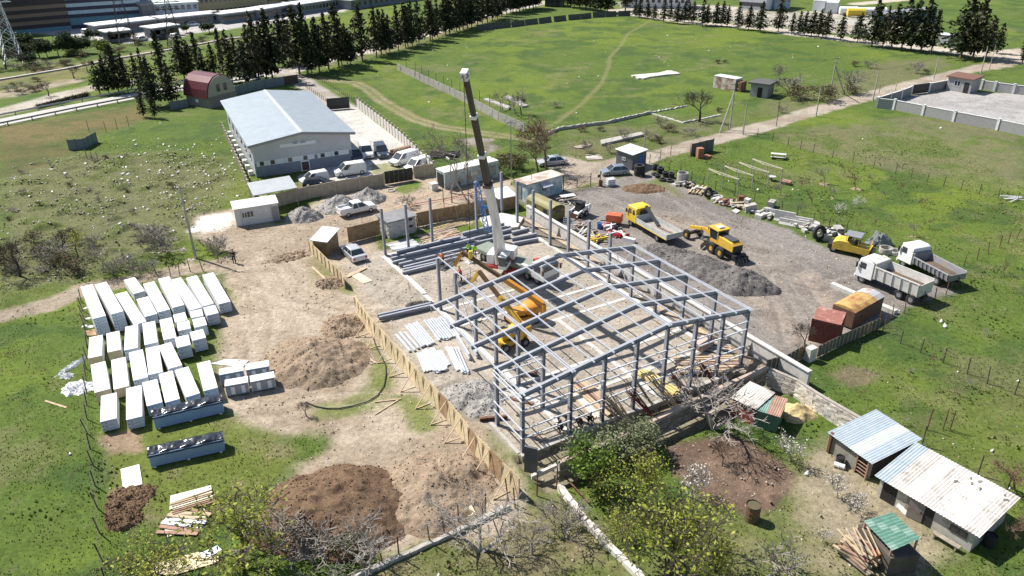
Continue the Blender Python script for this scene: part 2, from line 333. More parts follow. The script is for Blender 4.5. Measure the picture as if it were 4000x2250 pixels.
poly([g(3,0,*p)for p in((1110,985),(1440,960),(1790,900),(2130,930),(2700,950),(2900,1330),(2576,1320),(1700,1130))],'compound_yard',(.36,.345,.33),(.30,.285,.27),soft=.4,e=.3)
poly([g(2,0,*p)for p in((1080,20),(2200,60),(2576,110))]+[g(3,0,*p)for p in((1000,120),(1700,200),(1700,320),(1000,360),(200,280))]+[g(2,0,2300,240),g(2,0,1100,90)],'depot_yard',(.40,.37,.32),(.28,.26,.20),soft=2,e=1.5)
strip([g(3,0,900,40),g(3,0,1400,-10),g(3,0,2000,-60)],7,'dirt_road',(.46,.41,.33),None,soft=1)
def track(pts,c0,a=.4,gauge=.85,w=.34):
 d=d_line(pts,4);lay((1-ss(np.abs(d-gauge)+edge*.06,w*.4,w))*a,c0)
for a_,P_ in((.45,((430,690),(600,660),(720,640),(860,600),(960,545),(1100,490),(1250,455))),(.4,((600,655),(640,720),(660,820),(640,900),(600,1000))),(.4,((700,650),(740,720),(850,770),(980,770),(1080,765))),(.35,((570,700),(700,760),(860,790),(960,740),(1000,690))),(.35,((590,1010),(680,1030),(800,1000),(920,990))),(.4,((560,760),(600,880),(560,990))),(.3,((760,560),(900,540),(1060,470)))):track([fv(*p)for p in P_],(.24,.185,.13),a_);track([fv(p[0]+12,p[1]+10)for p in P_],(.47,.40,.31),a_*.8)
for P_ in(((1480,480),(1640,540),(1850,620),(1990,700),(2060,800),(2030,880)),((1600,450),(1760,530),(1960,620),(2130,720)),((1900,700),(2000,760),(2060,830)),((1700,500),(1860,640),(1960,760),(1990,860)),((2150,690),(2050,720),(1950,690))):track([fv(*p)for p in P_],(.13,.115,.10),.5);track([fv(p[0]+14,p[1]+8)for p in P_],(.31,.28,.245),.4)
bed=[fv(*p)for p in((1670,1118),(1740,1105),(1850,1092),(1960,1150),(2010,1195),(1960,1280),(1880,1300),(1780,1270),(1690,1190))]
w_bed=poly(bed,'garden_bed',(.175,.122,.088),(.125,.085,.062),soft=.4,e=.4)
w_bed2=poly([g(3,2,*p)for p in((540,880),(640,840),(760,770),(980,800),(1200,890),(1110,970),(820,1040),(680,960))],'garden_bed',(.20,.155,.105),(.15,.12,.075),soft=.5,e=.6,amt=.85)
furr=np.sin((GX*.55+GY*.83)*2*math.pi/.62)
zf=zf+w_bed*furr*.11*ss(GX,14.5,16.5)+(n_fine-.5)*.25*np.maximum(w_bed,w_bed2)
zf=zf+w_rub*(ss(n_sm,.45,.75)*.7+ss(n_mid,.5,.72)*1.0+(n_fine-.5)*.35)
HS=(GX-HALL_O.x)*HU.x+(GY-HALL_O.y)*HU.y;HT=(GX-HALL_O.x)*HV.x+(GY-HALL_O.y)*HV.y
dig=ss(HS,-1.3,-.5)*(1-ss(HS,23,25))*ss(HT,-5.5,-4.2)*(1-ss(HT,-.45,-.25));zf=zf-dig*.55
onpad=(cover==KIND_N.index('hall_floor'));zf=np.where(onpad,(n_fine-.5)*.05,zf)
lay(dig*.8,(.27,.225,.17),(.19,.155,.12))
zf=np.where(cover==KIND_N.index('concrete_yard'),(n_sm-.5)*.01,zf)
zf=np.where(GY>420,0,zf)
def ground_z(x,y):
 i=min(max(np.searchsorted(ys,y),0),NY-1);j=min(max(np.searchsorted(xs,x),0),NX-1);return float(zf[i,j])
def ground_material():
 m,t,b=new_mat('ground_surface');L=t.links.new
 ca=nd(t,'ShaderNodeAttribute',attribute_name='base');ga=nd(t,'ShaderNodeAttribute',attribute_name='grassy');ge=nd(t,'ShaderNodeNewGeometry')
 na=nd(t,'ShaderNodeTexNoise',i_Scale=2.3,i_Detail=8.0,i_Roughness=.72);L(ge.outputs['Position'],na.inputs['Vector'])
 nb=nd(t,'ShaderNodeTexNoise',i_Scale=9.0,i_Detail=5.0,i_Roughness=.75);L(ge.outputs['Position'],nb.inputs['Vector'])
 nc=nd(t,'ShaderNodeTexNoise',i_Scale=.55,i_Detail=5.0,i_Roughness=.6);L(ge.outputs['Position'],nc.inputs['Vector'])
 def rng(n,a,c,d,e):
  r=nd(t,'ShaderNodeMapRange');r.inputs[1].default_value=a;r.inputs[2].default_value=c;r.inputs[3].default_value=d;r.inputs[4].default_value=e;L(n,r.inputs[0]);return r.outputs[0]
 def mul(a,c):
  q=nd(t,'ShaderNodeMath',operation='MULTIPLY');L(a,q.inputs[0]);L(c,q.inputs[1]);return q.outputs[0]
 k=mul(mul(rng(na.outputs['Fac'],.3,.7,.62,1.38),rng(nb.outputs['Fac'],.3,.7,.72,1.28)),rng(nc.outputs['Fac'],.3,.7,.86,1.14))
 v=nd(t,'ShaderNodeVectorMath',operation='SCALE');L(ca.outputs['Color'],v.inputs[0]);L(k,v.inputs['Scale'])
 nf=nd(t,'ShaderNodeTexNoise',i_Scale=4.2,i_Detail=6.0,i_Roughness=.8);L(ge.outputs['Position'],nf.inputs['Vector'])
 mx=nd(t,'ShaderNodeMix',data_type='RGBA');f1=mul(rng(nf.outputs['Fac'],.56,.70,0,.55),ga.outputs['Fac']);L(f1,mx.inputs[0]);L(v.outputs[0],mx.inputs[6]);mx.inputs[7].default_value=(.215,.18,.095,1)
 vo=nd(t,'ShaderNodeTexVoronoi',i_Scale=3.1);L(ge.outputs['Position'],vo.inputs['Vector'])
 inv=nd(t,'ShaderNodeMath',operation='SUBTRACT');inv.inputs[0].default_value=1;L(ga.outputs['Fac'],inv.inputs[1])
 mx2=nd(t,'ShaderNodeMix',data_type='RGBA');L(mul(rng(vo.outputs['Distance'],.10,.16,.5,0),inv.outputs[0]),mx2.inputs[0]);L(mx.outputs[2],mx2.inputs[6]);mx2.inputs[7].default_value=(.42,.38,.33,1)
 L(mx2.outputs[2],b.inputs['Base Color']);b.inputs['Roughness'].default_value=.95;b.inputs['Specular IOR Level'].default_value=.15
 bp=nd(t,'ShaderNodeBump',i_Strength=.9,i_Distance=.10);ma=nd(t,'ShaderNodeMath',operation='ADD');L(na.outputs['Fac'],ma.inputs[0]);L(mul(nb.outputs['Fac'],rng(ga.outputs['Fac'],0,1,.35,.8)),ma.inputs[1]);L(ma.outputs[0],bp.inputs['Height'])
 L(bp.outputs[0],b.inputs['Normal'])
 return m
GROUND=ground_material()
def grid_object(name,sel,label=None):
 """the cells of the sheet where sel holds, as one object"""
 ii,jj=np.nonzero(sel);a=ii*NX+jj
 q=np.stack([a,a+1,a+NX+1,a+NX],1);u,inv=np.unique(q,return_inverse=True)
 co=np.stack([GX.ravel()[u],GY.ravel()[u],zf.ravel()[u]],1).astype(np.float32);inv=inv.reshape(-1).astype(np.int32)
 me=bpy.data.meshes.new(name);me.vertices.add(len(u));me.vertices.foreach_set('co',co.ravel())
 me.loops.add(len(inv));me.loops.foreach_set('vertex_index',inv);me.polygons.add(len(q));me.polygons.foreach_set('loop_start',np.arange(0,len(inv),4,dtype=np.int32))
 me.update(calc_edges=True);me.polygons.foreach_set('use_smooth',[True]*len(q))
 c4=np.ones((len(u),4),np.float32);c4[:,:3]=colr.reshape(-1,3)[u]
 me.color_attributes.new('base','FLOAT_COLOR','POINT').data.foreach_set('color',c4.ravel())
 me.attributes.new('grassy','FLOAT','POINT').data.foreach_set('value',grass.ravel()[u].astype(np.float32))
 me.materials.append(GROUND);o=link(name,me);o['kind']='structure'
 return o
cell=cover[:-1,:-1]
for k,nm in enumerate(KIND_N):
 sel=cell==k
 if sel.any():grid_object(nm,sel)
 # steel hall frame
STEEL=mat('grey_primer_steel',(.33,.345,.385),.5,.1,var=.10)
GALV=mat('galvanised_steel',(.62,.65,.70),.4,.25,var=.08)
CONC=mat('concrete',(.40,.38,.345),.9,var=.2,bump=.02,worn=(.26,.24,.21),wamt=.4)
CONC_P=mat('pale_concrete',(.55,.53,.49),.9,var=.15,bump=.01,worn=(.38,.36,.33),wamt=.3)
WOOD=mat('sawn_timber',(.47,.36,.235),.8,var=.25,vs=2.5)
WOOD_G=mat('weathered_timber',(.30,.255,.205),.85,var=.3,vs=2.5)
WOOD_R=mat('reddish_timber',(.33,.20,.145),.85,var=.3)
RUST=mat('rusty_iron',(.15,.07,.045),.85,var=.35,vs=4)
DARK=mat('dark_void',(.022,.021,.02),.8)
COLS_S=[0,4.39,7.60,10.80,13.93,17.10,20.22,23.21];BAY=4.0;SB,SR,SAP=4.39,23.21,13.82
def roof_z(s):return 5.49+(6.07-5.49)*s/SB if s<SB else(6.07+(s-SB)*.133 if s<SAP else 7.32-(s-SAP)*.139)
def i_beam(mb,p,q,b,h,tw=.014,m=0,side=None):
 """I-section between two points; web stands in the plane of z (or of 'side' for columns)"""
 p,q=Vector(p),Vector(q);d=(q-p).normalized();up=side if side is not None else Vector((0,0,1))
 x=d.cross(up).normalized();y=x.cross(d)
 for off,ww,hh in((h/2-.012,b,.024),(-h/2+.012,b,.024),(0,.03,h-.05)):
  vs=[p+x*a*ww/2+y*(off+c*hh/2)for a,c in((-1,-1),(1,-1),(1,1),(-1,1))];vs+=[v+(q-p)for v in vs]
  mb.add(vs,[(0,1,2,3),(7,6,5,4),(0,4,5,1),(1,5,6,2),(2,6,7,3),(3,7,4,0)],m)
def column_mesh(h,b=.29):
 m=MB();i_beam(m,(0,0,.03),(0,0,h),b,b,side=Vector((1,0,0)))
 m.box(-.2,.2,-.2,.2,0,.03);m.box(-b/2,b/2,-b/2,b/2,h,h+.02)
 return m
frame=thing('steel_hall_frame','grey steel portal frame hall under construction with bare purlins and wall rails','steel frame',HALL_O,HALL_YAW)
def hcol(s,t,h):o=part('column',column_mesh(h),STEEL,frame);o.location=(s,t,0)
for s in COLS_S:hcol(s,0,roof_z(s)-.2)
hcol(0,BAY,roof_z(0)-.2)
for k in range(1,7):hcol(SB,k*BAY,roof_z(SB)-(.2 if k<5 else .02))
for k in range(1,5):hcol(SR,k*BAY,roof_z(SR)-.2)
for k in range(5):
 for a,b in((0,SB),(SB,SAP),(SAP,SR)):
  m=MB();i_beam(m,(a-(.12 if a==0 else 0),k*BAY,roof_z(a)-.15),(b+(.12 if b==SR else 0),k*BAY,roof_z(b)-.15),.26,.42)
  part('rafter',m,STEEL,frame)
 for s,sg in((SB,1),(SB,-1),(SR,-1)):
  m=MB();m.prism([(s+sg*.12,roof_z(s)-.33),(s+sg*.95,roof_z(s+sg*.95)-.34),(s+sg*.12,roof_z(s)-.85)],k*BAY-.03,k*BAY+.03)
  part('knee_plate',m,STEEL,frame)
for s in[SB*i/3 for i in range(4)]+[SB+(SAP-SB)*i/5 for i in range(1,6)]+[SAP+(SR-SAP)*i/5 for i in range(1,6)]:
 dbl=min(abs(s-SB),abs(s-SAP),abs(s-SR))<.1
 for off in((-.11,.11)if dbl else(0,)):
  m=MB();t1=6*BAY if abs(s-SB)<.1 and off>0 else 4*BAY+.1
  z=roof_z(s)+.10;m.box(s+off-.04,s+off+.04,-.45,t1,z-.09,z-.08);m.box(s+off-.04,s+off-.03,-.45,t1,z-.09,z+.03);m.box(s+off-.04,s+off+.04,-.45,t1,z+.02,z+.03)
  part('purlin',m,GALV,frame)
GZ=(1.45,2.3,4.1,4.9)
for a,b in zip(COLS_S[:-1],COLS_S[1:]):
 for z in GZ:
  m=MB();m.box(a-.1,b+.1,-.24,-.14,z-.05,z+.05);part('wall_rail',m,GALV,frame)
for z in GZ+(5.3,):
 m=MB();m.box(-.22,-.14,-.24,BAY+.2,z-.05,z+.05);part('wall_rail',m,GALV,frame)
 m=MB();m.box(-.1,SB+.1,BAY-.04,BAY+.04,z-.045,z+.045)
 if z>2:part('wall_rail',m,GALV,frame)
for k in range(1,5):
 for z in(2.3,4.1,4.95):
  m=MB();m.box(SR+.15,SR+.22,(k-1)*BAY-.1,k*BAY+.1,z-.045,z+.045)
  if z>4.5:part('wall_rail',m,GALV,frame)
for s,k in((SB,4),(SR,4)):
 for z0,z1 in((.2,5.6),(5.6,.2)):
  m=MB();m.tube((s,k*BAY,z0),(s,(k+1)*BAY,z1),.05,6);part('brace',m,GALV,frame)
WC='lone_column'
for k,(s,t,h)in enumerate([(SR,k*BAY,6.0)for k in range(5,11)]):
 o=solo('steel_column',column_mesh(h),STEEL,'free-standing grey steel column, %s behind the frame along the right side'%ordn(k),'column',hall(s,t),HALL_YAW,'free-standing steel columns')
RW=[g(1,1,1303,1130),g(1,1,1537,1075),g(1,1,1777,1020),g(1,1,2225,925),g(1,1,2475,712)]
for b,h,w in zip(RW,(6.1,6.0,6.2,7.2,6.0),('leftmost of the rear row, beside the grey block shed','rear row, just right of the block shed','rear row, third from the left','rear row, left of the crane boom','standing on the pale slab right of the crane boom')):
 solo('steel_column',column_mesh(h),STEEL,'free-standing grey steel column, '+w,'column',b,HALL_YAW,'free-standing steel columns')
def beam_thing(name,pts,w,z0,z1,label,m=CONC_P):
 mb=MB()
 for a,b in zip(pts[:-1],pts[1:]):
  d=(b-a).normalized();n=Vector((-d.y,d.x,0))*w/2
  mb.slab([a-n,b-n,b+n,a+n],z0,z1)
 return solo(name,mb,m,label,'foundation')
beam_thing('foundation_beam',[hall(-.35,-.35),hall(23.6,-.35)],.35,-.75,.06,'long concrete plinth under the front gable of the steel frame',CONC)
beam_thing('foundation_beam',[hall(-.35,0),hall(-.35,4.6)],.3,-.4,.05,'short concrete plinth under the left front corner of the frame',CONC)
beam_thing('foundation_beam',[hall(4.4,.2),hall(4.4,39)],.45,-.05,.04,'pale concrete strip along the inner column row',CONC_P)
beam_thing('foundation_beam',[hall(23.2,.2),hall(23.2,41)],.5,-.05,.045,'pale concrete strip along the right column row',CONC_P)
beam_thing('foundation_beam',[hall(13.8,.2),hall(13.8,16.2)],.42,-.05,.035,'pale concrete strip down the middle of the hall floor',CONC_P)
for k,t in enumerate((4,8,16,20,24)):
 beam_thing('foundation_beam',[hall(4.7,t),hall(22.9,t)],.4,-.05,.03,'pale concrete strip across the hall floor, %s from the front'%ordn(k),CONC_P)
a,b=g(1,1,1290,1135),g(1,1,2576,850)
beam_thing('foundation_beam',[a,b],.5,-.05,.12,'concrete strip carrying the rear row of columns',CONC_P)
beam_thing('foundation_beam',[g(1,1,1280,1145),g(1,1,1625,1443),g(1,2,1700,80)],.5,-.05,.14,'pale concrete kerb on the left side of the hall floor, dug open at its end',CONC_P)
mb=MB();mb.slab([g(1,1,2250,770),g(1,1,2470,720),g(2,1,120,760),g(2,1,60,860),g(1,1,2500,880),g(1,1,2330,890)],-.1,.32)
solo('concrete_slab',mb,CONC_P,'low pale concrete slab behind the crane','slab')
wl=MB();wl.box(25.55,25.85,-5.5,41.5,-.6,1.25,0);wl.box(25.45,25.95,-5.5,41.5,1.25,1.38,1)
rw=thing('retaining_wall','long pale concrete retaining wall along the right side of the steel frame','wall',HALL_O,HALL_YAW)
for k in range(12):
 t0,t1=-5.5+k*3.92,-5.5+(k+1)*3.92-.02
 m=MB();m.box(25.55,25.85,t0,t1,-.6,1.65);part('wall_panel',m,CONC_P,rw)
m=MB();m.box(25.45,25.95,-5.5,41.5,1.653,1.77);part('coping',m,CONC_P,rw)
m=MB()
for k in range(6):m.prism([(25.54,-.3),(25.54,1.5),(25.0,-.3)],1+k*6.5,1.2+k*6.5)
part('buttress',m,CONC,rw)
LRND=random.Random(3)
def sticks(name,label,cat,p,q,n,spread,w,h,mats_,z=0.0,jit=.03,group=None,lenj=.1,layers=1,pname='plank'):
 """a pile: every board a part of its own"""
 p,q=Vector(p),Vector(q);root=thing(name,label,cat,(p+q)/2,heading(p,q),group);L=(q-p).length
 cache={}
 for i in range(n):
  k=LRND.randrange(3)if n>30 else i
  mm=mats_[LRND.randrange(len(mats_))]
  key=(k,mm.name)
  if key not in cache:
   l=L*(1-LRND.random()*lenj);mb=MB();mb.box(-l/2,l/2,-w/2,w/2,-h/2,h/2);cache[key]=mb.mesh(pname,mm)
  o=link(pname,cache[key],root);row=i//max(1,(n//layers));c=i%max(1,(n//layers))
  o.location=(LRND.gauss(0,L*.02),(c/max(1,n//layers-1)-.5)*spread if n//layers>1 else 0,z+h/2+row*(h+.004)+LRND.random()*.01)
  o.rotation_euler=(0,0,LRND.gauss(0,jit))
 return root
sticks('plank_pile','row of long pale planks lying at the foot of the retaining wall','planks',hall(24.3,2),hall(24.3,14),8,1.0,.16,.05,[WOOD,WOOD_G],.0,.012,layers=1)
sticks('plank_pile','long pale boards lying along the wall foot in the middle of the right side','planks',hall(24.4,15),hall(24.4,28),7,.9,.16,.05,[WOOD,WOOD_G,CONC_P],.0,.012)
sticks('plank_pile','long timbers on the rear end of the retaining wall','planks',hall(25.0,24),hall(25.0,41),4,.6,.2,.12,[WOOD_G,WOOD],.1,.006)
sticks('pipe_pile','rusty brown pipes and channels lying behind the retaining wall','pipes',hall(27.4,17.5),hall(27.4,27),7,1.6,.2,.16,[RUST,WOOD_R,RUST],.15,.03,pname='pipe')
sticks('beam_pile','pale concrete lintels lying between wall and gravel yard','beams',hall(26.6,4),hall(26.8,13),8,1.3,.22,.16,[CONC_P,WOOD,WOOD_G],.1,.05,pname='beam')
sticks('beam_pile','stack of dark rails and pipes beside the gravel heap','beams',hall(27.2,10),hall(27.2,18),7,1.4,.18,.18,[CONC,RUST,CONC_P],.1,.05,pname='beam')
sticks('plank_pile','broad heap of long yellow planks inside the right front corner','planks',g(2,2,1640,800,.2),g(2,2,2320,790,.2),26,2.6,.2,.06,[WOOD,WOOD,WOOD_G,WOOD_R],.0,.05,layers=3)
sticks('board_stack','stack of yellow formwork boards lying under the front rails','boards',g(2,2,1310,870),g(2,2,1650,1100),12,.95,.22,.10,[mat('yellow_formwork',(.62,.50,.20),.7,var=.15)],.0,.01,layers=3)
sticks('plank_pile','pile of pinkish square timbers inside the front gable, left of centre','planks',g(2,2,640,980),g(2,2,1050,1290),14,1.5,.2,.14,[WOOD_R,WOOD,WOOD],.0,.02,layers=2)
sticks('plank_pile','long pink boards beside the pile of square timbers','planks',g(2,2,610,1040),g(2,2,880,1320),6,.9,.22,.1,[WOOD_R,WOOD,CONC_P],.0,.02)
sticks('plank_pile','loose offcuts scattered at the left end of the front plinth','planks',g(2,3,230,60),g(2,3,330,30),8,1.0,.14,.05,[WOOD_R,WOOD_G,WOOD],.02,.5)
sticks('brick_stack','small stack of pink blocks and tubes near the right rear of the front bay','blocks',g(2,2,1850,640),g(2,2,1980,560),16,1.0,.3,.2,[WOOD_R,mat('pink_block',(.55,.40,.34),.9)],.0,.02,layers=3,pname='block')
sticks('plank_pile','long scaffold tubes lying on the floor near the right corner','tubes',g(2,2,1800,560),g(2,2,2180,640),12,2.2,.07,.07,[CONC,DARK,CONC_P],.02,.08,pname='tube')
sticks('plank_pile','dark loose boards near the left end of the floor','planks',g(2,2,60,900),g(2,2,260,880),3,.5,.22,.04,[RUST,DARK],.02,.1)
sticks('plank_pile','steel plates and angles lying in the left bay','plates',g(2,2,-100,1060),g(2,2,260,1170),5,1.0,.3,.08,[GALV,CONC,RUST],.01,.06)
def leaning(label,base,topdir,n,L,spread,mats_,r=.03,tilt=.5,cat='props',name='prop_bundle'):
 root=thing(name,label,cat,base,heading(Vector((0,0,0)),topdir));cache=[MB().tube((0,0,0),(math.sin(tilt)*L*k,0,math.cos(tilt)*L*k),r,5)for k in(1,.9,.8)]
 cm=[[c.mesh('prop',mm)for c in cache]for mm in mats_]
 for i in range(n):
  o=link('prop',LRND.choice(LRND.choice(cm)),root);o.location=(LRND.gauss(0,.12),(LRND.random()-.5)*spread,0);o.rotation_euler=(LRND.gauss(0,.10),LRND.gauss(0,.06),LRND.gauss(0,.12))
REDP=mat('red_prop_paint',(.20,.045,.035),.6,var=.3)
tow=(HU*-.8+HV*.9)
leaning('thick bundle of weathered poles leaning by the front stone wall',g(2,2,1200,1400),tow,24,3.6,1.3,[WOOD,WOOD_G],.05,.75)
leaning('bundle of dark red scaffold props leaning left of centre at the front',g(2,2,1410,1300),tow,20,3.2,.9,[REDP,REDP,RUST],.03,.75)
leaning('few tall grey battens leaning beside the dark red props',g(2,2,1460,1270),tow,5,4.2,.3,[WOOD_G],.04,.6)
leaning('long planks leaning over the front plinth at mid gable',g(2,2,1650,1220),tow,7,4.0,.9,[WOOD,WOOD_G],.06,.8)
leaning('bundle of red props leaning between the planks and the right corner',g(2,2,1830,1150),tow,20,3.4,.9,[REDP,RUST,WOOD_R],.03,.75)
leaning('bundle of bright red props near the right end of the front plinth',g(2,2,2080,1030),tow,18,3.2,.7,[REDP,REDP,RUST],.03,.7)
def flat(p):return Vector((p.x,p.y,0))
# stone and block walls round the plot
STONE=[mat('pale_stone_%d'%i,c,.92,var=.3,vs=3,bump=.03,bs=6)for i,c in enumerate(((.62,.57,.50),(.52,.475,.41),(.68,.63,.56),(.47,.435,.40)))]
STONE_D=[mat('dull_stone_%d'%i,c,.92,var=.3,vs=3,bump=.03,bs=6)for i,c in enumerate(((.25,.225,.195),(.20,.18,.155),(.30,.27,.23)))]
MORTAR=mat('mortar',(.36,.325,.28),.95,var=.2)
def stone_wall(label,pts,h,th,mats_,sl=.55,sh=.30,z0=-.1,cap=None,parts_=True):
 root=thing('stone_wall',label,'wall',pts[0]);base=Vector(pts[0]);core=MB();r=random.Random(len(label));variants=[]
 for k in range(5):
  m=MB();a,b,c=sl/2-.012,th/2,sh/2-.012;j=lambda:(r.random()-.5)*.04
  vs=[(sx*a+j(),sy*(b+(r.random()-.3)*.05),sz*c+j())for sz in(-1,1)for sx,sy in((-1,-1),(1,-1),(1,1),(-1,1))]
  m.add(vs,[(3,2,1,0),(4,5,6,7),(0,1,5,4),(1,2,6,5),(2,3,7,6),(3,0,4,7)])
  variants+=[m.mesh('stone',mm)for mm in mats_]
 for a,b in zip(pts[:-1],pts[1:]):
  d=b-a;L=d.length;d=d/L;rz=math.atan2(d.y,d.x);n=Vector((-d.y,d.x,0))*(th/2-.03)
  core.slab([a-base-n,b-base-n,b-base+n,a-base+n],z0,h-.02)
  for row in range(int(h/sh)):
   x=(row%2)*sl*-.5
   while x<L:
    w=.75+r.random()*.6;c=x+sl*w/2
    if c<L-.1:
     o=link('stone',r.choice(variants),root);o.location=a-base+d*c+Vector((0,0,z0+sh*(row+.5)));o.rotation_euler=(0,0,rz);o.scale=(w,1,1)
    x+=sl*w
 part('mortar_core',core,MORTAR,root)
 if cap:
  m=MB()
  for a,b in zip(pts[:-1],pts[1:]):
   d=(b-a).normalized();n=Vector((-d.y,d.x,0))*(th/2+.04);m.slab([a-base-n,b-base-n,b-base+n,a-base+n],h,h+.08)
  part('coping',m,cap,root)
 return root
PINKC=mat('pink_mortar_cap',(.42,.33,.27),.9,var=.25)
stone_wall('pale rough stone wall running between the sheds and the right garden',[flat(g(3,2,x,y,1.75))for x,y in((20,815),(300,935),(500,1065),(900,1295))]+[flat(g(3,3,1520,160,1.75))],1.75,.35,STONE,.62,.34)
stone_wall('dark block wall in front of the steel frame with a ragged pink top',[flat(g(2,3,470,345,1.3)),flat(g(2,3,800,190,1.5))]+[flat(g(2,2,x,y,1.6))for x,y in((1330,1400),(1700,1222),(2170,990),(2570,820))],1.7,.3,STONE_D,.6,.3,cap=PINKC)
def ridge(name,label,pts,w,h,mt,cat='wall',z=0,jit=.06,seg=.5):
 """low uneven wall stub following a line"""
 P=[]
 for a,b in zip(pts[:-1],pts[1:]):
  n=max(1,int((b-a).length/seg));P+=[a+(b-a)*i/n for i in range(n)]
 P.append(pts[-1]);mb=MB();r=random.Random(len(label));vs,fs=[],[]
 for i,p in enumerate(P):
  d=(P[min(i+1,len(P)-1)]-P[max(i-1,0)]).normalized();n=Vector((-d.y,d.x,0))*(w/2+r.gauss(0,jit*.4));hh=max(.05,h+r.gauss(0,jit))
  for q,zz in((p-n,z-.1),(p-n*.92,z+hh),(p+n*.92,z+hh+r.gauss(0,jit*.3)),(p+n,z-.1)):vs.append((q.x,q.y,zz))
 for i in range(len(P)-1):
  o=4*i;fs+=[(o+k,o+k+1,o+k+5,o+k+4)for k in range(3)]
 fs+=[(3,2,1,0),tuple(4*(len(P)-1)+k for k in range(4))]
 mb.add(vs,fs)
 return solo(name,mb,mt,label,cat)
ridge('low_wall','low crumbling pale wall stub running down to the bottom edge',[g(2,3,480,560),g(2,3,640,780),g(2,3,900,1080),g(2,3,1260,1443),g(2,3,1400,1600)],.45,.35,STONE[0])
ridge('low_wall','narrow pale kerb of the garden fence at the bottom centre',[g(2,3,-30,750),g(1,3,2050,1000),g(1,3,1600,1200),g(1,3,1050,1443),g(1,3,800,1560)],.35,.28,CONC)
ridge('low_wall','long low broken wall beyond the lane, right of the bare tree',[g(2,0,350,1360),g(2,0,470,1310),g(2,0,970,1240),g(2,0,1390,1145)],.4,.55,CONC)
ridge('low_wall','thin pale kerb in the meadow leading to the round bare tree',[g(2,0,1390,1140),g(2,0,1760,1070)],.35,.25,CONC_P)
ridge('low_wall','thin pale kerb turning down beside the round bare tree',[g(2,0,1410,1150),g(2,0,1720,1240),g(2,0,2100,1160)],.3,.22,CONC_P)
# buildings
def ribbed(name,rgb,sx=1.0,sy=0.0,sz=0.0,pitch=.2,depth=.02,rough=.45,metal=.15,worn=None,wamt=.4,ws=.6,line=.82):
 """sheet metal / boards with ribs running across direction (sx,sy,sz) in object space"""
 if name in MATS:return MATS[name]
 m=mat(name,rgb,rough,metal,var=.08,vs=.7,worn=worn,wamt=wamt,ws=ws);t=m.node_tree;L=t.links.new;b=t.nodes['Principled BSDF']
 tc=nd(t,'ShaderNodeTexCoord');dt=nd(t,'ShaderNodeVectorMath',operation='DOT_PRODUCT');dt.inputs[1].default_value=(sx,sy,sz);L(tc.outputs['Object'],dt.inputs[0])
 k=nd(t,'ShaderNodeMath',operation='MULTIPLY');k.inputs[1].default_value=1/pitch;L(dt.outputs['Value'],k.inputs[0])
 fr=nd(t,'ShaderNodeMath',operation='FRACT');L(k.outputs[0],fr.inputs[0]);gt=nd(t,'ShaderNodeMapRange');gt.inputs[1].default_value=.80;gt.inputs[2].default_value=.88;L(fr.outputs[0],gt.inputs[0])
 bp=nd(t,'ShaderNodeBump',i_Strength=1.0,i_Distance=depth);L(gt.outputs[0],bp.inputs['Height']);L(bp.outputs[0],b.inputs['Normal'])
 lk=b.inputs['Base Color'].links[0].from_socket;mx=nd(t,'ShaderNodeMix',data_type='RGBA');mx.blend_type='MULTIPLY';L(gt.outputs[0],mx.inputs[0]);L(lk,mx.inputs[6]);mx.inputs[7].default_value=(line,line,line,1);L(mx.outputs[2],b.inputs['Base Color'])
 return m
def blocky(name,c1,c2,mort,bw=.4,bh=.2,rough=.92):
 """block masonry too far off to pick the blocks apart"""
 if name in MATS:return MATS[name]
 m,t,b=new_mat(name);L=t.links.new;tc=nd(t,'ShaderNodeTexCoord');sp=nd(t,'ShaderNodeSeparateXYZ');L(tc.outputs['Object'],sp.inputs[0])
 ad=nd(t,'ShaderNodeMath',operation='ADD');L(sp.outputs[0],ad.inputs[0]);L(sp.outputs[1],ad.inputs[1]);cb=nd(t,'ShaderNodeCombineXYZ');L(ad.outputs[0],cb.inputs[0]);L(sp.outputs[2],cb.inputs[1])
 br=nd(t,'ShaderNodeTexBrick');L(cb.outputs[0],br.inputs['Vector']);br.inputs['Color1'].default_value=(*c1,1);br.inputs['Color2'].default_value=(*c2,1);br.inputs['Mortar'].default_value=(*mort,1)
 br.inputs['Scale'].default_value=1;br.inputs['Mortar Size'].default_value=.012;br.inputs['Brick Width'].default_value=bw;br.inputs['Row Height'].default_value=bh
 L(br.outputs['Color'],b.inputs['Base Color']);b.inputs['Roughness'].default_value=rough;bp=nd(t,'ShaderNodeBump',i_Strength=.8,i_Distance=.012);bp.invert=True;L(br.outputs['Fac'],bp.inputs['Height']);L(bp.outputs[0],b.inputs['Normal'])
 MATS[name]=m;return m
def osb_mat():
 m,t,b=new_mat('osb_board');L=t.links.new;tc=nd(t,'ShaderNodeTexCoord');oi=nd(t,'ShaderNodeObjectInfo')
 vo=nd(t,'ShaderNodeTexVoronoi',i_Scale=9.0);mp=nd(t,'ShaderNodeMapping');mp.inputs['Scale'].default_value=(1,1,2.6);L(tc.outputs['Object'],mp.inputs[0]);L(mp.outputs[0],vo.inputs['Vector'])
 cr=nd(t,'ShaderNodeValToRGB');L(vo.outputs['Color'],cr.inputs[0]);e=cr.color_ramp.elements;e[0].color=(.52,.39,.21,1);e[0].position=.2;e[1].color=(.76,.64,.42,1);e[1].position=.8
 hs=nd(t,'ShaderNodeHueSaturation');L(cr.outputs[0],hs.inputs['Color']);mr=nd(t,'ShaderNodeMapRange');mr.inputs[3].default_value=.82;mr.inputs[4].default_value=1.12;L(oi.outputs['Random'],mr.inputs[0]);L(mr.outputs[0],hs.inputs['Value'])
 L(hs.outputs[0],b.inputs['Base Color']);b.inputs['Roughness'].default_value=.8;MATS['osb_board']=m;return m
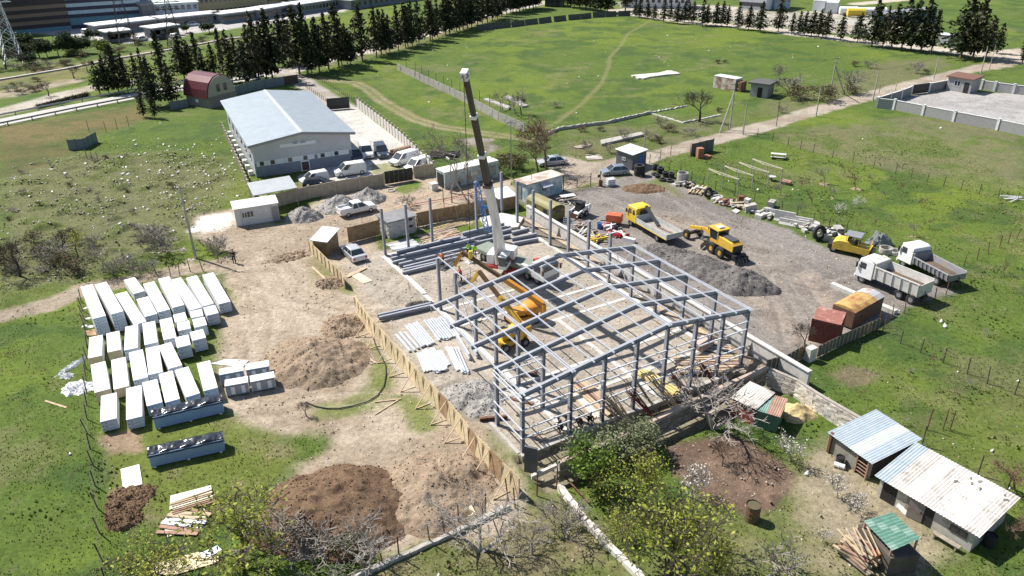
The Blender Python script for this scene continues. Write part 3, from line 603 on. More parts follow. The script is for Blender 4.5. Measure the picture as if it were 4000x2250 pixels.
OSB=osb_mat();OSB_D=mat('old_and_shaded_osb',(.33,.215,.115),.85,var=.3,vs=3,worn=(.22,.14,.08),wamt=.5)  # darker OSB: aged boards, and shade painted into the rear fence
WHITE=mat('white_paint',(.80,.80,.79),.5,var=.05);OFFW=mat('off_white_panel',(.62,.62,.60),.55,var=.07)
GLASS=mat('dark_glass',(.03,.04,.05),.12,0,var=.1,spec=.8);BLACK=mat('black_rubber',(.025,.025,.027),.85,var=.3)
GREYM=mat('grey_metal',(.27,.28,.29),.5,.2);BLACKM=mat('black_metal',(.03,.03,.033),.5,.2)
ZINC=ribbed('zinc_roof',(.34,.385,.415),sx=0,sy=1,pitch=.35,depth=.02,worn=(.30,.34,.37))
def openings(root,W_,D,h,ops):
 for o in ops:
  f,u0,u1,z0,z1,kind=o[:6];fm=o[6]if len(o)>6 else WHITE
  T={'f':Matrix.Identity(4),'r':Matrix.Translation((W_,0,0))@Matrix.Rotation(R(90),4,'Z'),'l':Matrix.Translation((0,D,0))@Matrix.Rotation(R(-90),4,'Z'),'b':Matrix.Translation((W_,D,0))@Matrix.Rotation(R(180),4,'Z')}[f]
  if kind=='win':
   m=MB();t=.07
   for a in((u0,u1,z0,z0+t),(u0,u1,z1-t,z1),(u0,u0+t,z0+t,z1-t),(u1-t,u1,z0+t,z1-t),((u0+u1)/2-t/2,(u0+u1)/2+t/2,z0+t,z1-t)):m.box(a[0],a[1],-.06,.02,a[2],a[3],0,T)
   w=part('window',m,fm,root);m=MB();m.box(u0+t,u1-t,-.025,.01,z0+t,z1-t,0,T);part('pane',m,GLASS,w)
  elif kind=='door':
   m=MB();m.box(u0,u1,-.05,.02,z0,z1,0,T);dd=part('door',m,fm,root);m=MB();m.box(u1-.16,u1-.08,-.11,-.051,(z0+z1)/2-.06,(z0+z1)/2,0,T);part('handle',m,BLACKM,dd)
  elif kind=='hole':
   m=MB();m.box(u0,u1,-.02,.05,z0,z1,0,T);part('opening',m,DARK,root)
  elif kind=='panel':
   m=MB();m.box(u0,u1,-.03,.02,z0,z1,0,T);part('panel',m,fm,root)
def walls(root,W_,D,h,mt,h2=None,names='wall',z0=-.1):
 """four walls; h at the front, h2 at the back"""
 h2=h if h2 is None else h2;t=.12
 m=MB();m.box(0,W_,0,t,z0,h);part(names,m,mt,root)
 m=MB();m.box(0,W_,D-t,D,z0,h2);part(names,m,mt,root)
 for x in(0,W_-t):
  m=MB();m.add([(x,t,z0),(x+t,t,z0),(x+t,D-t,z0),(x,D-t,z0),(x,t,h),(x+t,t,h),(x+t,D-t,h2),(x,D-t,h2)],[(3,2,1,0),(4,5,6,7),(0,1,5,4),(1,2,6,5),(2,3,7,6),(3,0,4,7)]);part(names,m,mt,root)
def cabin(name,label,cat,p0,p1,D,h,wm,rm,h2=None,oh=.15,rt=.08,ops=(),z=0.0,group=None):
 root=thing(name,label,cat,Vector((p0.x,p0.y,z)),heading(p0,p1),group);W_=(p1-p0).length;h2=h if h2 is None else h2
 walls(root,W_,D,h,wm,h2);sl=(h2-h)/D
 m=MB();m.prism([(-oh,h-oh*sl+.002),(D+oh,h2+oh*sl+.002),(D+oh,h2+oh*sl+rt),(-oh,h-oh*sl+rt)],-oh,W_+oh,0,Matrix.Rotation(R(90),4,'Z')@Matrix.Scale(-1,4,(0,1,0)))
 part('roof',m,rm,root);openings(root,W_,D,h,ops)
 return root,W_
WHL=ribbed('warehouse_cladding',(.52,.54,.57),sx=1,sy=1,pitch=.25,depth=.015,line=.9);WHY=R(25.5)
wr=thing('warehouse','large grey metal-clad warehouse with low gabled blue-grey roof','warehouse',(-39.8,112.8,0),WHY);WW,WD,WE,WR=15.4,32.0,5.3,6.35
m=MB();m.prism([(0,-.1),(WW,-.1),(WW,WE),(WW/2,WR),(0,WE)],0,.2);part('front_wall',m,WHL,wr)
m=MB();m.prism([(0,-.1),(WW,-.1),(WW,WE),(WW/2,WR),(0,WE)],WD-.2,WD);part('rear_wall',m,WHL,wr)
for x in(0,WW-.2):
 m=MB();m.box(x,x+.2,.2,WD-.2,-.1,WE);part('side_wall',m,WHL,wr)
for s in(0,1):
 x0,x1=(-.7,WW/2)if s==0 else(WW/2,WW+.7);z0,z1=(WE-.06,WR+.03)if s==0 else(WR+.03,WE-.06)
 m=MB();m.prism([(x0,z0),(x1,z1),(x1,z1+.16),(x0,z0+.16)],-.9,WD+.5);part('roof_slope',m,ZINC,wr)
m=MB();m.prism([(WW/2-.3,WR+.16),(WW/2,WR+.24),(WW/2+.3,WR+.16)],-.92,WD+.52);part('ridge_cap',m,mat('ridge_flashing',(.55,.585,.60),.4,.2),wr)
m=MB();m.prism([(-.7,WE-.3),(WW/2,WR-.22),(WW+.7,WE-.3),(WW+.7,WE+.1),(WW/2,WR+.18),(-.7,WE+.1)],-.95,-.91);part('fascia',m,GREYM,wr)
WB=mat('blue_grey_band',(.225,.25,.30),.6)
m=MB();m.box(-.02,WW+.02,-.03,.0,-.05,2.3);part('base_band',m,WB,wr)
for a,b in((.3,1.9),(1.95,4.6),(4.65,9.3),(9.8,12.0),(12.05,14.9)):
 m=MB();m.box(a,b,-.09,-.031,1.75,2.55);w=part('window',m,WHITE,wr)
 for k in range(int((b-a)/1.2)):
  if k%2==0:
   m=MB();c=a+.8+k*1.2;m.box(c-.32,c+.32,-.12,-.091,1.82,2.48);part('pane',m,GLASS,w)
m=MB();m.box(4.2,9.8,-.06,-.001,4.2,4.75);part('skylight_band',m,WHITE,wr)
for x in(6.6,7.9):
 m=MB();m.box(x-.3,x+.3,-.7,-.062,4.55,4.72);part('floodlight',m,WHITE,wr)
m=MB();m.box(7.0,8.4,-.10,-.035,0,1.7);d_=part('door',m,WHITE,wr);m=MB();m.box(7.15,8.25,-.13,-.101,.1,1.5);part('door_leaf',m,mat('brown_mesh',(.08,.06,.05),.7),d_)
for k in range(6):
 m=MB();m.box(-.08,.0,3+k*5,4.4+k*5,2.0,3.0);part('window',m,GLASS,wr)
for k in range(9):
 m=MB();m.box(-.9,-.25,1.5+k*3.2,2.4+k*3.2,.0,.7);part('air_conditioner',m,WHITE,wr)
cr_=[flat(G(989,764,2.7)),flat(g(1,1,415,445,2.7)),flat(g(1,1,335,325,2.7))];cr_.append(cr_[0]+cr_[2]-cr_[1])
ca=thing('canopy','low grey sheet-metal canopy roof in the warehouse corner','canopy',cr_[0]);m=MB();m.slab([p-cr_[0]for p in cr_],2.62,2.72);part('roof',m,ribbed('canopy_sheet',(.42,.44,.45),sx=.87,sy=.5,pitch=.35),ca)
for p in cr_:
 m=MB();q=p-cr_[0];c0=sum(cr_,Vector())/4-cr_[0];q=q+(c0-q)*.06;m.tube((q.x,q.y,-.05),(q.x,q.y,2.61),.06,6);part('post',m,GREYM,ca)
def panel_fence(label,pts,h,step,pm,postm,pw=.22,th=.1,ph=None,name='panel_wall',cat='wall',coping=None,z=0,skip=()):
 root=thing(name,label,cat,pts[0]);base=Vector(pts[0]);ph=h+.15 if ph is None else ph;n_=0
 post=MB().box(-pw/2,pw/2,-pw/2,pw/2,-.1,ph).box(-pw/2-.03,pw/2+.03,-pw/2-.03,pw/2+.03,ph,ph+.05).mesh('post',postm)
 for a,b in zip(pts[:-1],pts[1:]):
  d=b-a;L=d.length;d=d/L;k=max(1,round(L/step));st=L/k;rz=math.atan2(d.y,d.x)
  pan=MB().box(pw/2-.02,st-pw/2+.02,-th/2,th/2,-.1,h).mesh('panel',pm);cop=MB().box(pw/2-.02,st-pw/2+.02,-th/2-.04,th/2+.04,h+.002,h+.09).mesh('coping',coping)if coping else None
  for i in range(k+1):
   p=a-base+d*st*i
   if i<k or b is pts[-1]:link('post',post,root,p,rz)
   if i<k and n_ not in skip:
    link('panel',pan,root,p,rz)
    if cop:link('coping',cop,root,p,rz)
   n_+=1
 return root
SAND=mat('sand_concrete',(.36,.31,.235),.9,var=.15,worn=(.28,.24,.18),wamt=.3);SAND_P=mat('sand_concrete_post',(.42,.36,.28),.9,var=.1)
panel_fence('sandy concrete panel wall in front of the warehouse, ending at the dark gate',[g(1,1,20,690),g(1,1,410,585),g(1,1,800,505),g(1,1,1290,425)],1.9,2.0,SAND,SAND_P)
panel_fence('sandy concrete panel wall right of the dark gate',[g(1,1,1595,352),g(1,1,1790,320)],1.9,1.7,SAND,SAND_P)
panel_fence('sandy concrete wall with many posts along the left side of the warehouse',[g(0,0,2250,1330),g(0,1,2450,330),g(1,1,20,690)],1.6,2.0,SAND,SAND_P)
panel_fence('pale concrete panel wall along the right edge of the warehouse yard',[g(1,0,1020,1080),g(1,0,1290,1290),g(1,0,1470,1440),g(1,1,1790,320)],1.8,2.0,CONC_P,SAND_P,ph=2.3)
gt=thing('sliding_gate','black solid metal gate in the front wall of the warehouse','gate',g(1,1,1300,418),heading(g(1,1,1300,418),g(1,1,1580,372)));GL=(g(1,1,1300,418)-g(1,1,1580,372)).length
m=MB()
for k in range(6):
 m=MB();m.box(k*GL/6+.02,(k+1)*GL/6-.01,-.04,.04,.1,2.0);part('gate_board',m,BLACKM,gt)
m=MB();m.box(0,GL,-.06,.06,2.0,2.08);part('top_rail',m,BLACKM,gt)
gt=thing('sliding_gate','open black metal gate panel at the rear of the warehouse yard','gate',g(1,0,720,1110),heading(g(1,0,720,1110),g(1,0,835,1100)));m=MB();m.box(0,4.6,-.05,.05,.1,2.3);part('gate_leaf',m,BLACKM,gt);m=MB();m.box(0,4.6,-.07,.07,2.301,2.4);part('top_rail',m,BLACKM,gt)
SHEETW=ribbed('white_roof_sheet',(.78,.77,.74),sx=1,pitch=.3,line=.85)
kb,KW=cabin('site_cabin','pale grey site office cabin with white roof and twin window','cabin',g(0,1,2385,845),g(1,1,245,775),2.4,2.5,OFFW,SHEETW,h2=2.75,oh=.12,ops=[('f',.85,1.55,1.1,1.95,'win'),('f',1.5,2.4,1.1,2.05,'win'),('f',KW-.95 if False else 4.75,5.55,.1,2.1,'door',GREYM),('f',3.1,4.15,1.55,1.95,'panel',WHITE)])
m=MB()
for a in(.82,4.7):m.box(a-.03,a,-.035,-.005,.0,2.45)
m.box(.0,KW,-.10,.0,-.05,.1);part('trim',m,GREYM,kb)
m=MB();m.box(3.2,3.4,-.034,-.031,1.7,1.8);m.box(3.5,4.05,-.034,-.031,1.76,1.80);m.box(3.5,3.9,-.034,-.031,1.66,1.70);part('sign_print',m,mat('sign_ink',(.12,.16,.30),.6),kb)
m=MB();m.box(3.8,4.6,2.5,2.9,2.4,2.75);part('air_conditioner',m,WHITE,kb)
BLOCK=[mat('light_block_%d'%i,c,.93,var=.18,worn=(.27,.26,.24),wamt=.25)for i,c in enumerate(((.44,.43,.41),(.40,.39,.375),(.48,.47,.45)))]
bsp0,bsp1=g(1,1,1345,965),g(1,1,1615,893);bs,BW=cabin('block_shed','small shed of light grey blocks with flat dark grey roof','shed',bsp0,bsp1,3.0,2.25,MORTAR,mat('grey_felt_roof',(.22,.22,.225),.9,var=.2),oh=.2,rt=.12,ops=[('f',2.9,3.4,.9,1.2,'hole'),('f',2.9,3.4,1.8,2.1,'hole'),('f',1.5,2.3,1.5,1.9,'panel',CONC),('l',.9,1.9,0,1.95,'door',WHITE)])
bv=[MB().box(-.29,.29,-.03,.03,-.14,.14).mesh('block',b)for b in BLOCK]
for row in range(7):
 x=(row%2)*.3
 while x<BW-.3:
  c=x+.3
  if not(2.6<c<3.7 and .8<.15+row*.3<1.3)and not(2.6<c<3.7 and 1.7<.15+row*.3):link('block',rnd.choice(bv),bs,(c,-.012,.15+row*.3))
  x+=.605
 y=(row%2)*.3
 while y<2.6:
  if y+.3<.8 or y+.3>2.2:o=link('block',rnd.choice(bv),bs,(-.012,y+.3,.15+row*.3),R(90))
  y+=.605
ob,_w=cabin('board_shed','small OSB shed with pale blue corrugated roof beside the silver sedan','shed',g(1,1,590,1120),g(1,1,728,1140),2.6,2.0,OSB_D,ribbed('pale_blue_sheet',(.60,.68,.72),sx=1,pitch=.25),h2=2.5,oh=.25,ops=[])
BLUEC=mat('faded_blue_paint',(.25,.38,.46),.75,var=.2,worn=(.62,.64,.62),wamt=.75,ws=.9)
bc,_w=cabin('site_cabin','faded blue plastered cabin with flat rusty-white roof and awning','cabin',g(2,1,155,595),g(2,1,505,492),2.6,2.65,BLUEC,mat('rust_white_roof',(.52,.47,.42),.8,worn=(.33,.22,.16),wamt=.6,ws=.5),oh=.2,rt=.1,ops=[('f',2.6,3.5,1.0,1.8,'win',OFFW),('l',.3,1.3,0,2.0,'door',GREYM)])
m=MB();m.add([(2.3,-.02,2.3),(3.9,-.02,2.3),(4.0,-1.0,1.9),(2.2,-1.0,1.9)],[(0,1,2,3)]);m.add([(2.3,-.02,2.34),(3.9,-.02,2.34),(4.0,-1.0,1.94),(2.2,-1.0,1.94)],[(3,2,1,0)]);part('awning',m,mat('silver_sheet',(.62,.64,.66),.4,.3),bc)
m=MB();m.tube((1.6,1,2.6),(1.6,1,3.6),.05,6);part('stove_pipe',m,CONC,bc)
WAG=mat('pale_teal_sheet',(.40,.50,.50),.6,var=.15,worn=(.36,.24,.15),wamt=.45,ws=.7)
wg,WL=cabin('store_wagon','long pale teal box wagon with white roof and rust stains','container',g(1,1,1905,465),g(1,1,2440,335),2.5,2.55,WAG,mat('white_wagon_roof',(.72,.71,.68),.6,worn=(.5,.45,.4),wamt=.3),oh=.05,rt=.1,ops=[('l',.3,2.2,.1,2.2,'hole'),('f',7.0,9.2,.4,2.0,'panel',GREYM)])
m=MB()
for x in(1.2,2.4,7.0,8.2):m.ring((x,.1,.35),'y',.15,.38,.22,12)
part('wheels',m,BLACK,wg)
cb_=g(1,1,1790,465);m=MB();m.box(-.5,.5,-.5,.5,0,1.0);m.box(-.55,.55,-.55,.55,1.0,1.06);solo('white_chest',m,OFFW,'white box standing in front of the teal wagon','box',cb_,R(30))
sb,_w=cabin('board_shed','OSB-clad shed with white ribbed roof behind the crane boom','shed',g(1,1,2445,690),g(2,1,45,655),2.9,1.9,OSB_D,ribbed('white_sheet_b',(.72,.74,.75),sx=1,pitch=.25,line=.8),h2=2.2,oh=.15)
KH=mat('khaki_paint',(.20,.175,.06),.6,var=.15);k0,k1=g(2,1,395,800),g(2,1,535,760)
kw=thing('van_body','khaki box body with rounded roof beside the retaining wall','container',k0,heading(k0,k1));prof=[(0,.2),(2.3,.2),(2.3,1.7),(2.1,2.0),(1.6,2.2),(.7,2.2),(.2,2.0),(0,1.7)]
m=MB();m.prism(prof,0,5.6);part('body',m,KH,kw);m=MB();m.prism([(-.01,1.68),(2.31,1.68),(2.11,2.02),(1.6,2.23),(.7,2.23),(.19,2.02)],.0,5.61);part('roof',m,mat('khaki_light',(.27,.24,.11),.6),kw)
m=MB();m.box(-.03,-.005,1.0,1.8,.9,1.5);m.box(-.03,-.005,3.4,4.2,.9,1.5);m.box(.7,1.5,-.03,-.005,1.2,1.6);part('window',m,GLASS,kw)
gk,_w=cabin('guard_kiosk','grey boarded kiosk with white overhanging roof and blue door','kiosk',g(2,1,1205,272),g(2,1,1345,218),3.2,2.5,ribbed('grey_boards',(.145,.15,.155),sx=1,sy=1,pitch=.18,rough=.8,metal=0),WHITE,oh=.18,rt=.1,h2=2.75,ops=[('f',1.7,2.6,.2,2.1,'door',mat('blue_door',(.03,.13,.42),.5)),('l',1.2,1.9,1.3,1.8,'win')])
REDC=mat('red_container_paint',(.17,.045,.032),.65,var=.25,worn=(.10,.03,.02),wamt=.4);c0,c1=g(3,2,400,540),g(3,2,690,612)
rc=thing('shipping_container','short dark red corrugated shipping container at the plant yard edge','container',c0,heading(c0,c1));CW=(c1-c0).length;CD,CH=2.9,2.45
m=MB();m.box(.04,CW-.04,.04,CD-.04,0,CH-.06);part('body',m,REDC,rc)
for x0,x1,y0,y1 in((0,.12,0,.12),(CW-.12,CW,0,.12),(0,.12,CD-.12,CD),(CW-.12,CW,CD-.12,CD)):
 m=MB();m.box(x0,x1,y0,y1,0,CH);part('corner_post',m,REDC,rc)
for k in range(9):
 x=.22+k*(CW-.4)/9;m=MB();m.box(x,x+(CW-.4)/18,-.01,.039,.1,CH-.15);part('rib',m,REDC,rc)
for k in range(10):
 y=.22+k*(CD-.4)/10;m=MB();m.box(CW-.039,CW+.01,y,y+(CD-.4)/20,.1,CH-.15);part('rib',m,REDC,rc)
m=MB();m.box(.02,CW-.02,.02,CD-.02,CH-.059,CH-.01);part('roof',m,mat('faded_red_roof',(.30,.115,.09),.7,worn=(.42,.28,.22),wamt=.4),rc)
y0_,y1_=g(3,2,840,440),g(3,2,1095,290);yr=thing('rusty_wagon','long box with yellow roof eaten by rust next to the red container','container',y0_,heading(y0_,y1_));YL=(y1_-y0_).length+.8
m=MB();m.box(0,YL,.05,2.35,.2,1.95);part('body',m,mat('brown_rust_side',(.14,.075,.045),.85,var=.3),yr);rz_=mat('yellow_rust_roof',(.50,.33,.11),.75,worn=(.30,.13,.06),wamt=.7,ws=.8)
for k in range(4):
 m=MB();a,b=YL/4*k,YL/4*(k+1)-.03;m.prism([(0,1.95),(.5,2.2),(1.2,2.28),(1.9,2.2),(2.4,1.95)],a,b,0,Matrix.Rotation(R(90),4,'Z')@Matrix.Scale(-1,4,(0,1,0)));part('roof_sheet',m,rz_ if k<3 else mat('grey_rust_roof',(.42,.42,.42),.6,worn=(.35,.2,.1),wamt=.4),yr)
bn0,bn1=g(0,0,1890,1052),g(0,0,2150,1100);bn=thing('barn_house','cream house with round-arched dark red metal roof','house',bn0,heading(bn0,bn1));BL=7.6;BD=7.0
CREAM=mat('cream_render',(.36,.33,.27),.9,var=.12)
m=MB();m.box(0,BL,0,BD,-.1,2.4);part('lower_wall',m,mat('grey_render',(.20,.19,.175),.9),bn)
arc=[(-.0,2.3),(.25,3.6),(.9,5.0),(2.0,6.0),(3.5,6.35),(5.0,6.0),(6.1,5.0),(6.75,3.6),(7.0,2.3)]
TR=Matrix(((0,1,0,0),(1,0,0,0),(0,0,1,0),(0,0,0,1)))
m=MB();m.prism(arc,BL-.3,BL-.02,0,TR);part('gable_wall',m,CREAM,bn);m=MB();m.prism(arc,.02,.3,0,TR);part('gable_wall',m,CREAM,bn)
MAR=ribbed('maroon_sheet',(.12,.025,.03),sx=1,pitch=.5,rough=.4,metal=.1)
o_=[((x-3.5)*1.07+3.5,z*1.03+(.0 if 0<i<8 else-.35))for i,(x,z)in enumerate(arc)]
m=MB();m.prism(o_+[(x,z)for x,z in reversed(arc)],-.4,BL-.31,0,TR);part('roof',m,MAR,bn)
m=MB();m.prism([((x-3.5)*1.09+3.5,z*1.04)for x,z in arc]+[(x*.98+.07,z*.985)for x,z in reversed(arc)],BL-.305,BL-.02+.03,0,TR);part('roof_edge',m,WHITE,bn)if False else None
for y in(2.3,4.1):
 m=MB();m.box(BL-.02,BL+.04,y,y+.8,3.1,4.6);part('window',m,GLASS,bn)
m=MB();m.box(3.0,3.9,-.04,0,.9,1.5);part('window',m,WHITE,bn)
def sheet_fence(label,pts,h,step,mt,name='sheet_fence',lean=0.0):
 return panel_fence(label,pts,h,step,mt,RUST,pw=.08,th=.05,ph=h+.05,name=name,cat='fence')
BLUEG=ribbed('blue_grey_sheet',(.155,.20,.235),sx=1,pitch=.2,rough=.55)
sheet_fence('blue-grey corrugated fence behind the warehouse roof',[g(0,0,2330,970),g(1,0,0,905),g(1,0,290,855)],2.0,2.4,BLUEG)
sheet_fence('brown sheet-metal fence end beside the driveway',[g(1,0,290,855),g(1,0,425,835)],2.0,2.0,mat('dark_brown_sheet',(.06,.04,.035),.6))
sheet_fence('grey sheet fence left of the round-roofed house',[g(0,0,1715,1110),g(0,0,1900,1075)],1.7,2.0,BLUEG)
sheet_fence('old dark sheet fence standing alone on the left slope',[g(0,1,700,70),g(0,1,860,60),g(0,0,985,1430)],1.9,1.6,BLUEG)
sheet_fence('grey sheet screen beside the stacked red bricks',[g(2,1,1800,130),g(2,1,2020,75)],2.1,1.6,mat('grey_screen',(.10,.105,.115),.6))
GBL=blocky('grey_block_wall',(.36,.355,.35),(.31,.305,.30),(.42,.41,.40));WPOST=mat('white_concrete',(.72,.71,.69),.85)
panel_fence('long grey block wall with white posts, front side of the far right compound',[g(3,0,1085,1085),g(3,0,1260,1105),g(3,0,1860,1225),g(3,0,2300,1310),g(3,0,2700,1395),g(3,0,3000,1465)],1.9,5.6,GBL,WPOST,pw=.42,th=.2,coping=WPOST,ph=2.15)
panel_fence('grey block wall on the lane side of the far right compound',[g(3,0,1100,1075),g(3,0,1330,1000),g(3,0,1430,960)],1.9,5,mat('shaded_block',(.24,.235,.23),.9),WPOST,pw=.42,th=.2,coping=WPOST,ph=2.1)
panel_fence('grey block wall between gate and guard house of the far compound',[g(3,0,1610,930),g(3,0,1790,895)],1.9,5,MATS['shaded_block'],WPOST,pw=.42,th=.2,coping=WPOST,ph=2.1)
panel_fence('grey block wall right of the guard house with white posts',[g(3,0,2140,900),g(3,0,2270,920),g(3,0,2460,945),g(3,0,2800,985)],1.9,5,GBL,WPOST,pw=.42,th=.2,coping=WPOST,ph=2.15)
gt=thing('sliding_gate','black metal gate of the far right compound','gate',g(3,0,1430,955),heading(g(3,0,1430,955),g(3,0,1615,930)));GL=(g(3,0,1430,955)-g(3,0,1615,930)).length
for k in range(8):
 m=MB();m.box(k*GL/8+.02,(k+1)*GL/8,-.05,.05,.1,2.1);part('gate_board',m,BLACKM,gt)
gh,_w=cabin('guard_house','grey block guard house with flat brown roof inside the far compound','house',g(3,0,1785,905),g(3,0,2025,945),4.2,2.9,GBL,mat('brown_roof',(.17,.085,.06),.8),h2=3.1,oh=.35,rt=.22,ops=[('f',1.5,2.8,1.2,2.3,'win'),('f',3.6,4.6,0,2.2,'door',DARK)])
RW_=mat('white_rust_sheet',(.62,.60,.56),.7,worn=(.28,.13,.07),wamt=.75,ws=.55)
rc2,_w=cabin('shipping_container','white container streaked with rust standing in the meadow','container',g(2,0,2020,880),g(2,0,2240,920),2.6,2.6,RW_,mat('white_cont_roof',(.66,.66,.64),.6,worn=(.5,.42,.36),wamt=.3),oh=.03)
m=MB();m.box(_w+.02,_w+1.3,.2,2.4,0,2.1);part('lean_to',m,mat('brown_planks',(.16,.085,.05),.8,var=.3),rc2)
hb,_w=cabin('block_hut','grey block hut with overhanging dark flat roof in the meadow','hut',g(2,0,2390,968),g(2,0,2560,990),4.2,2.75,blocky('dim_block',(.33,.32,.31),(.28,.27,.26),(.36,.35,.34)),mat('dark_slab_roof',(.10,.098,.095),.85),oh=.5,rt=.3,ops=[('f',1.6,2.6,0,2.1,'door',DARK)])
sv,_w=cabin('metal_hut','silver metal hut with white roof by the far right trees','hut',g(3,0,1690,445),g(3,0,1800,460),3.5,2.8,ribbed('silver_hut',(.42,.45,.47),sx=1,pitch=.4),WHITE,oh=.2)
# vehicles (x forward, y left, origin on the ground under the middle)
def paint(name,rgb,rough=.3,metal=.0):return mat(name,rgb,rough,metal,var=.05,spec=.6)
P_WHITE,P_SILV,P_BLUE,P_BLACK=paint('white_car_paint',(.80,.80,.79)),paint('silver_car_paint',(.56,.57,.58),.3,.35),paint('silver_blue_paint',(.30,.345,.40),.3,.35),paint('dark_car_paint',(.025,.028,.036),.25)
P_YEL,P_ORA,P_CAT=paint('yellow_cab_paint',(.72,.52,.045),.45),paint('orange_lift_paint',(.62,.27,.03),.45),paint('machine_yellow',(.66,.40,.05),.45)
RIM=mat('steel_rim',(.45,.45,.46),.4,.6);RED=mat('red_lamp',(.45,.02,.02),.3);LAMP=mat('clear_lamp',(.75,.76,.76),.15);DGREY=mat('dark_grey_plastic',(.07,.07,.075),.6)
WHEELS={}
def wheel(root,x,y,r,w,rim=RIM,rr=.58):
 k=(r,w,rim.name)
 if k not in WHEELS:
  t=MB().ring((0,0,0),'y',r*rr,r,w,18).mesh('wheel',BLACK);m=MB();m.tube((0,-w*.32,0),(0,w*.32,0),r*rr+.005,14);m.tube((0,-w*.40,0),(0,w*.40,0),r*.2,8);WHEELS[k]=(t,m.mesh('rim',rim))
 o=link('wheel',WHEELS[k][0],root,(x,y,r));link('rim',WHEELS[k][1],o)
def frustum(mb,b,t,m=0):
 """b,t: (x0,x1,halfwidth,z) lower and upper rectangles"""
 vs=[(b[0],-b[2],b[3]),(b[1],-b[2],b[3]),(b[1],b[2],b[3]),(b[0],b[2],b[3]),(t[0],-t[2],t[3]),(t[1],-t[2],t[3]),(t[1],t[2],t[3]),(t[0],t[2],t[3])]
 mb.add(vs,[(3,2,1,0),(4,5,6,7),(0,1,5,4),(1,2,6,5),(2,3,7,6),(3,0,4,7)],m)
def body_shell(mb,side,hw,tuck=.08):
 """side profile (x,z) as a closed loop, bulged: full width in the middle, narrower at top and bottom edges"""
 n=len(side);zs=[z for _,z in side];lo,hi=min(zs),max(zs);rings=[]
 for y,k in((-hw,.93),(-hw+tuck,1.0),(hw-tuck,1.0),(hw,.93)):
  cz=(lo+hi)/2;rings.append([(x*(.985 if k<1 else 1),y,cz+(z-cz)*k)for x,z in side])
 vs=[p for r_ in rings for p in r_];fs=[tuple(reversed(range(n))),tuple(range(3*n,4*n))]
 for a in range(3):fs+=[(a*n+i,a*n+(i+1)%n,(a+1)*n+(i+1)%n,(a+1)*n+i)for i in range(n)]
 mb.add(vs,fs)
def at(c,d0,d1):return flat(c),heading(d0,d1)
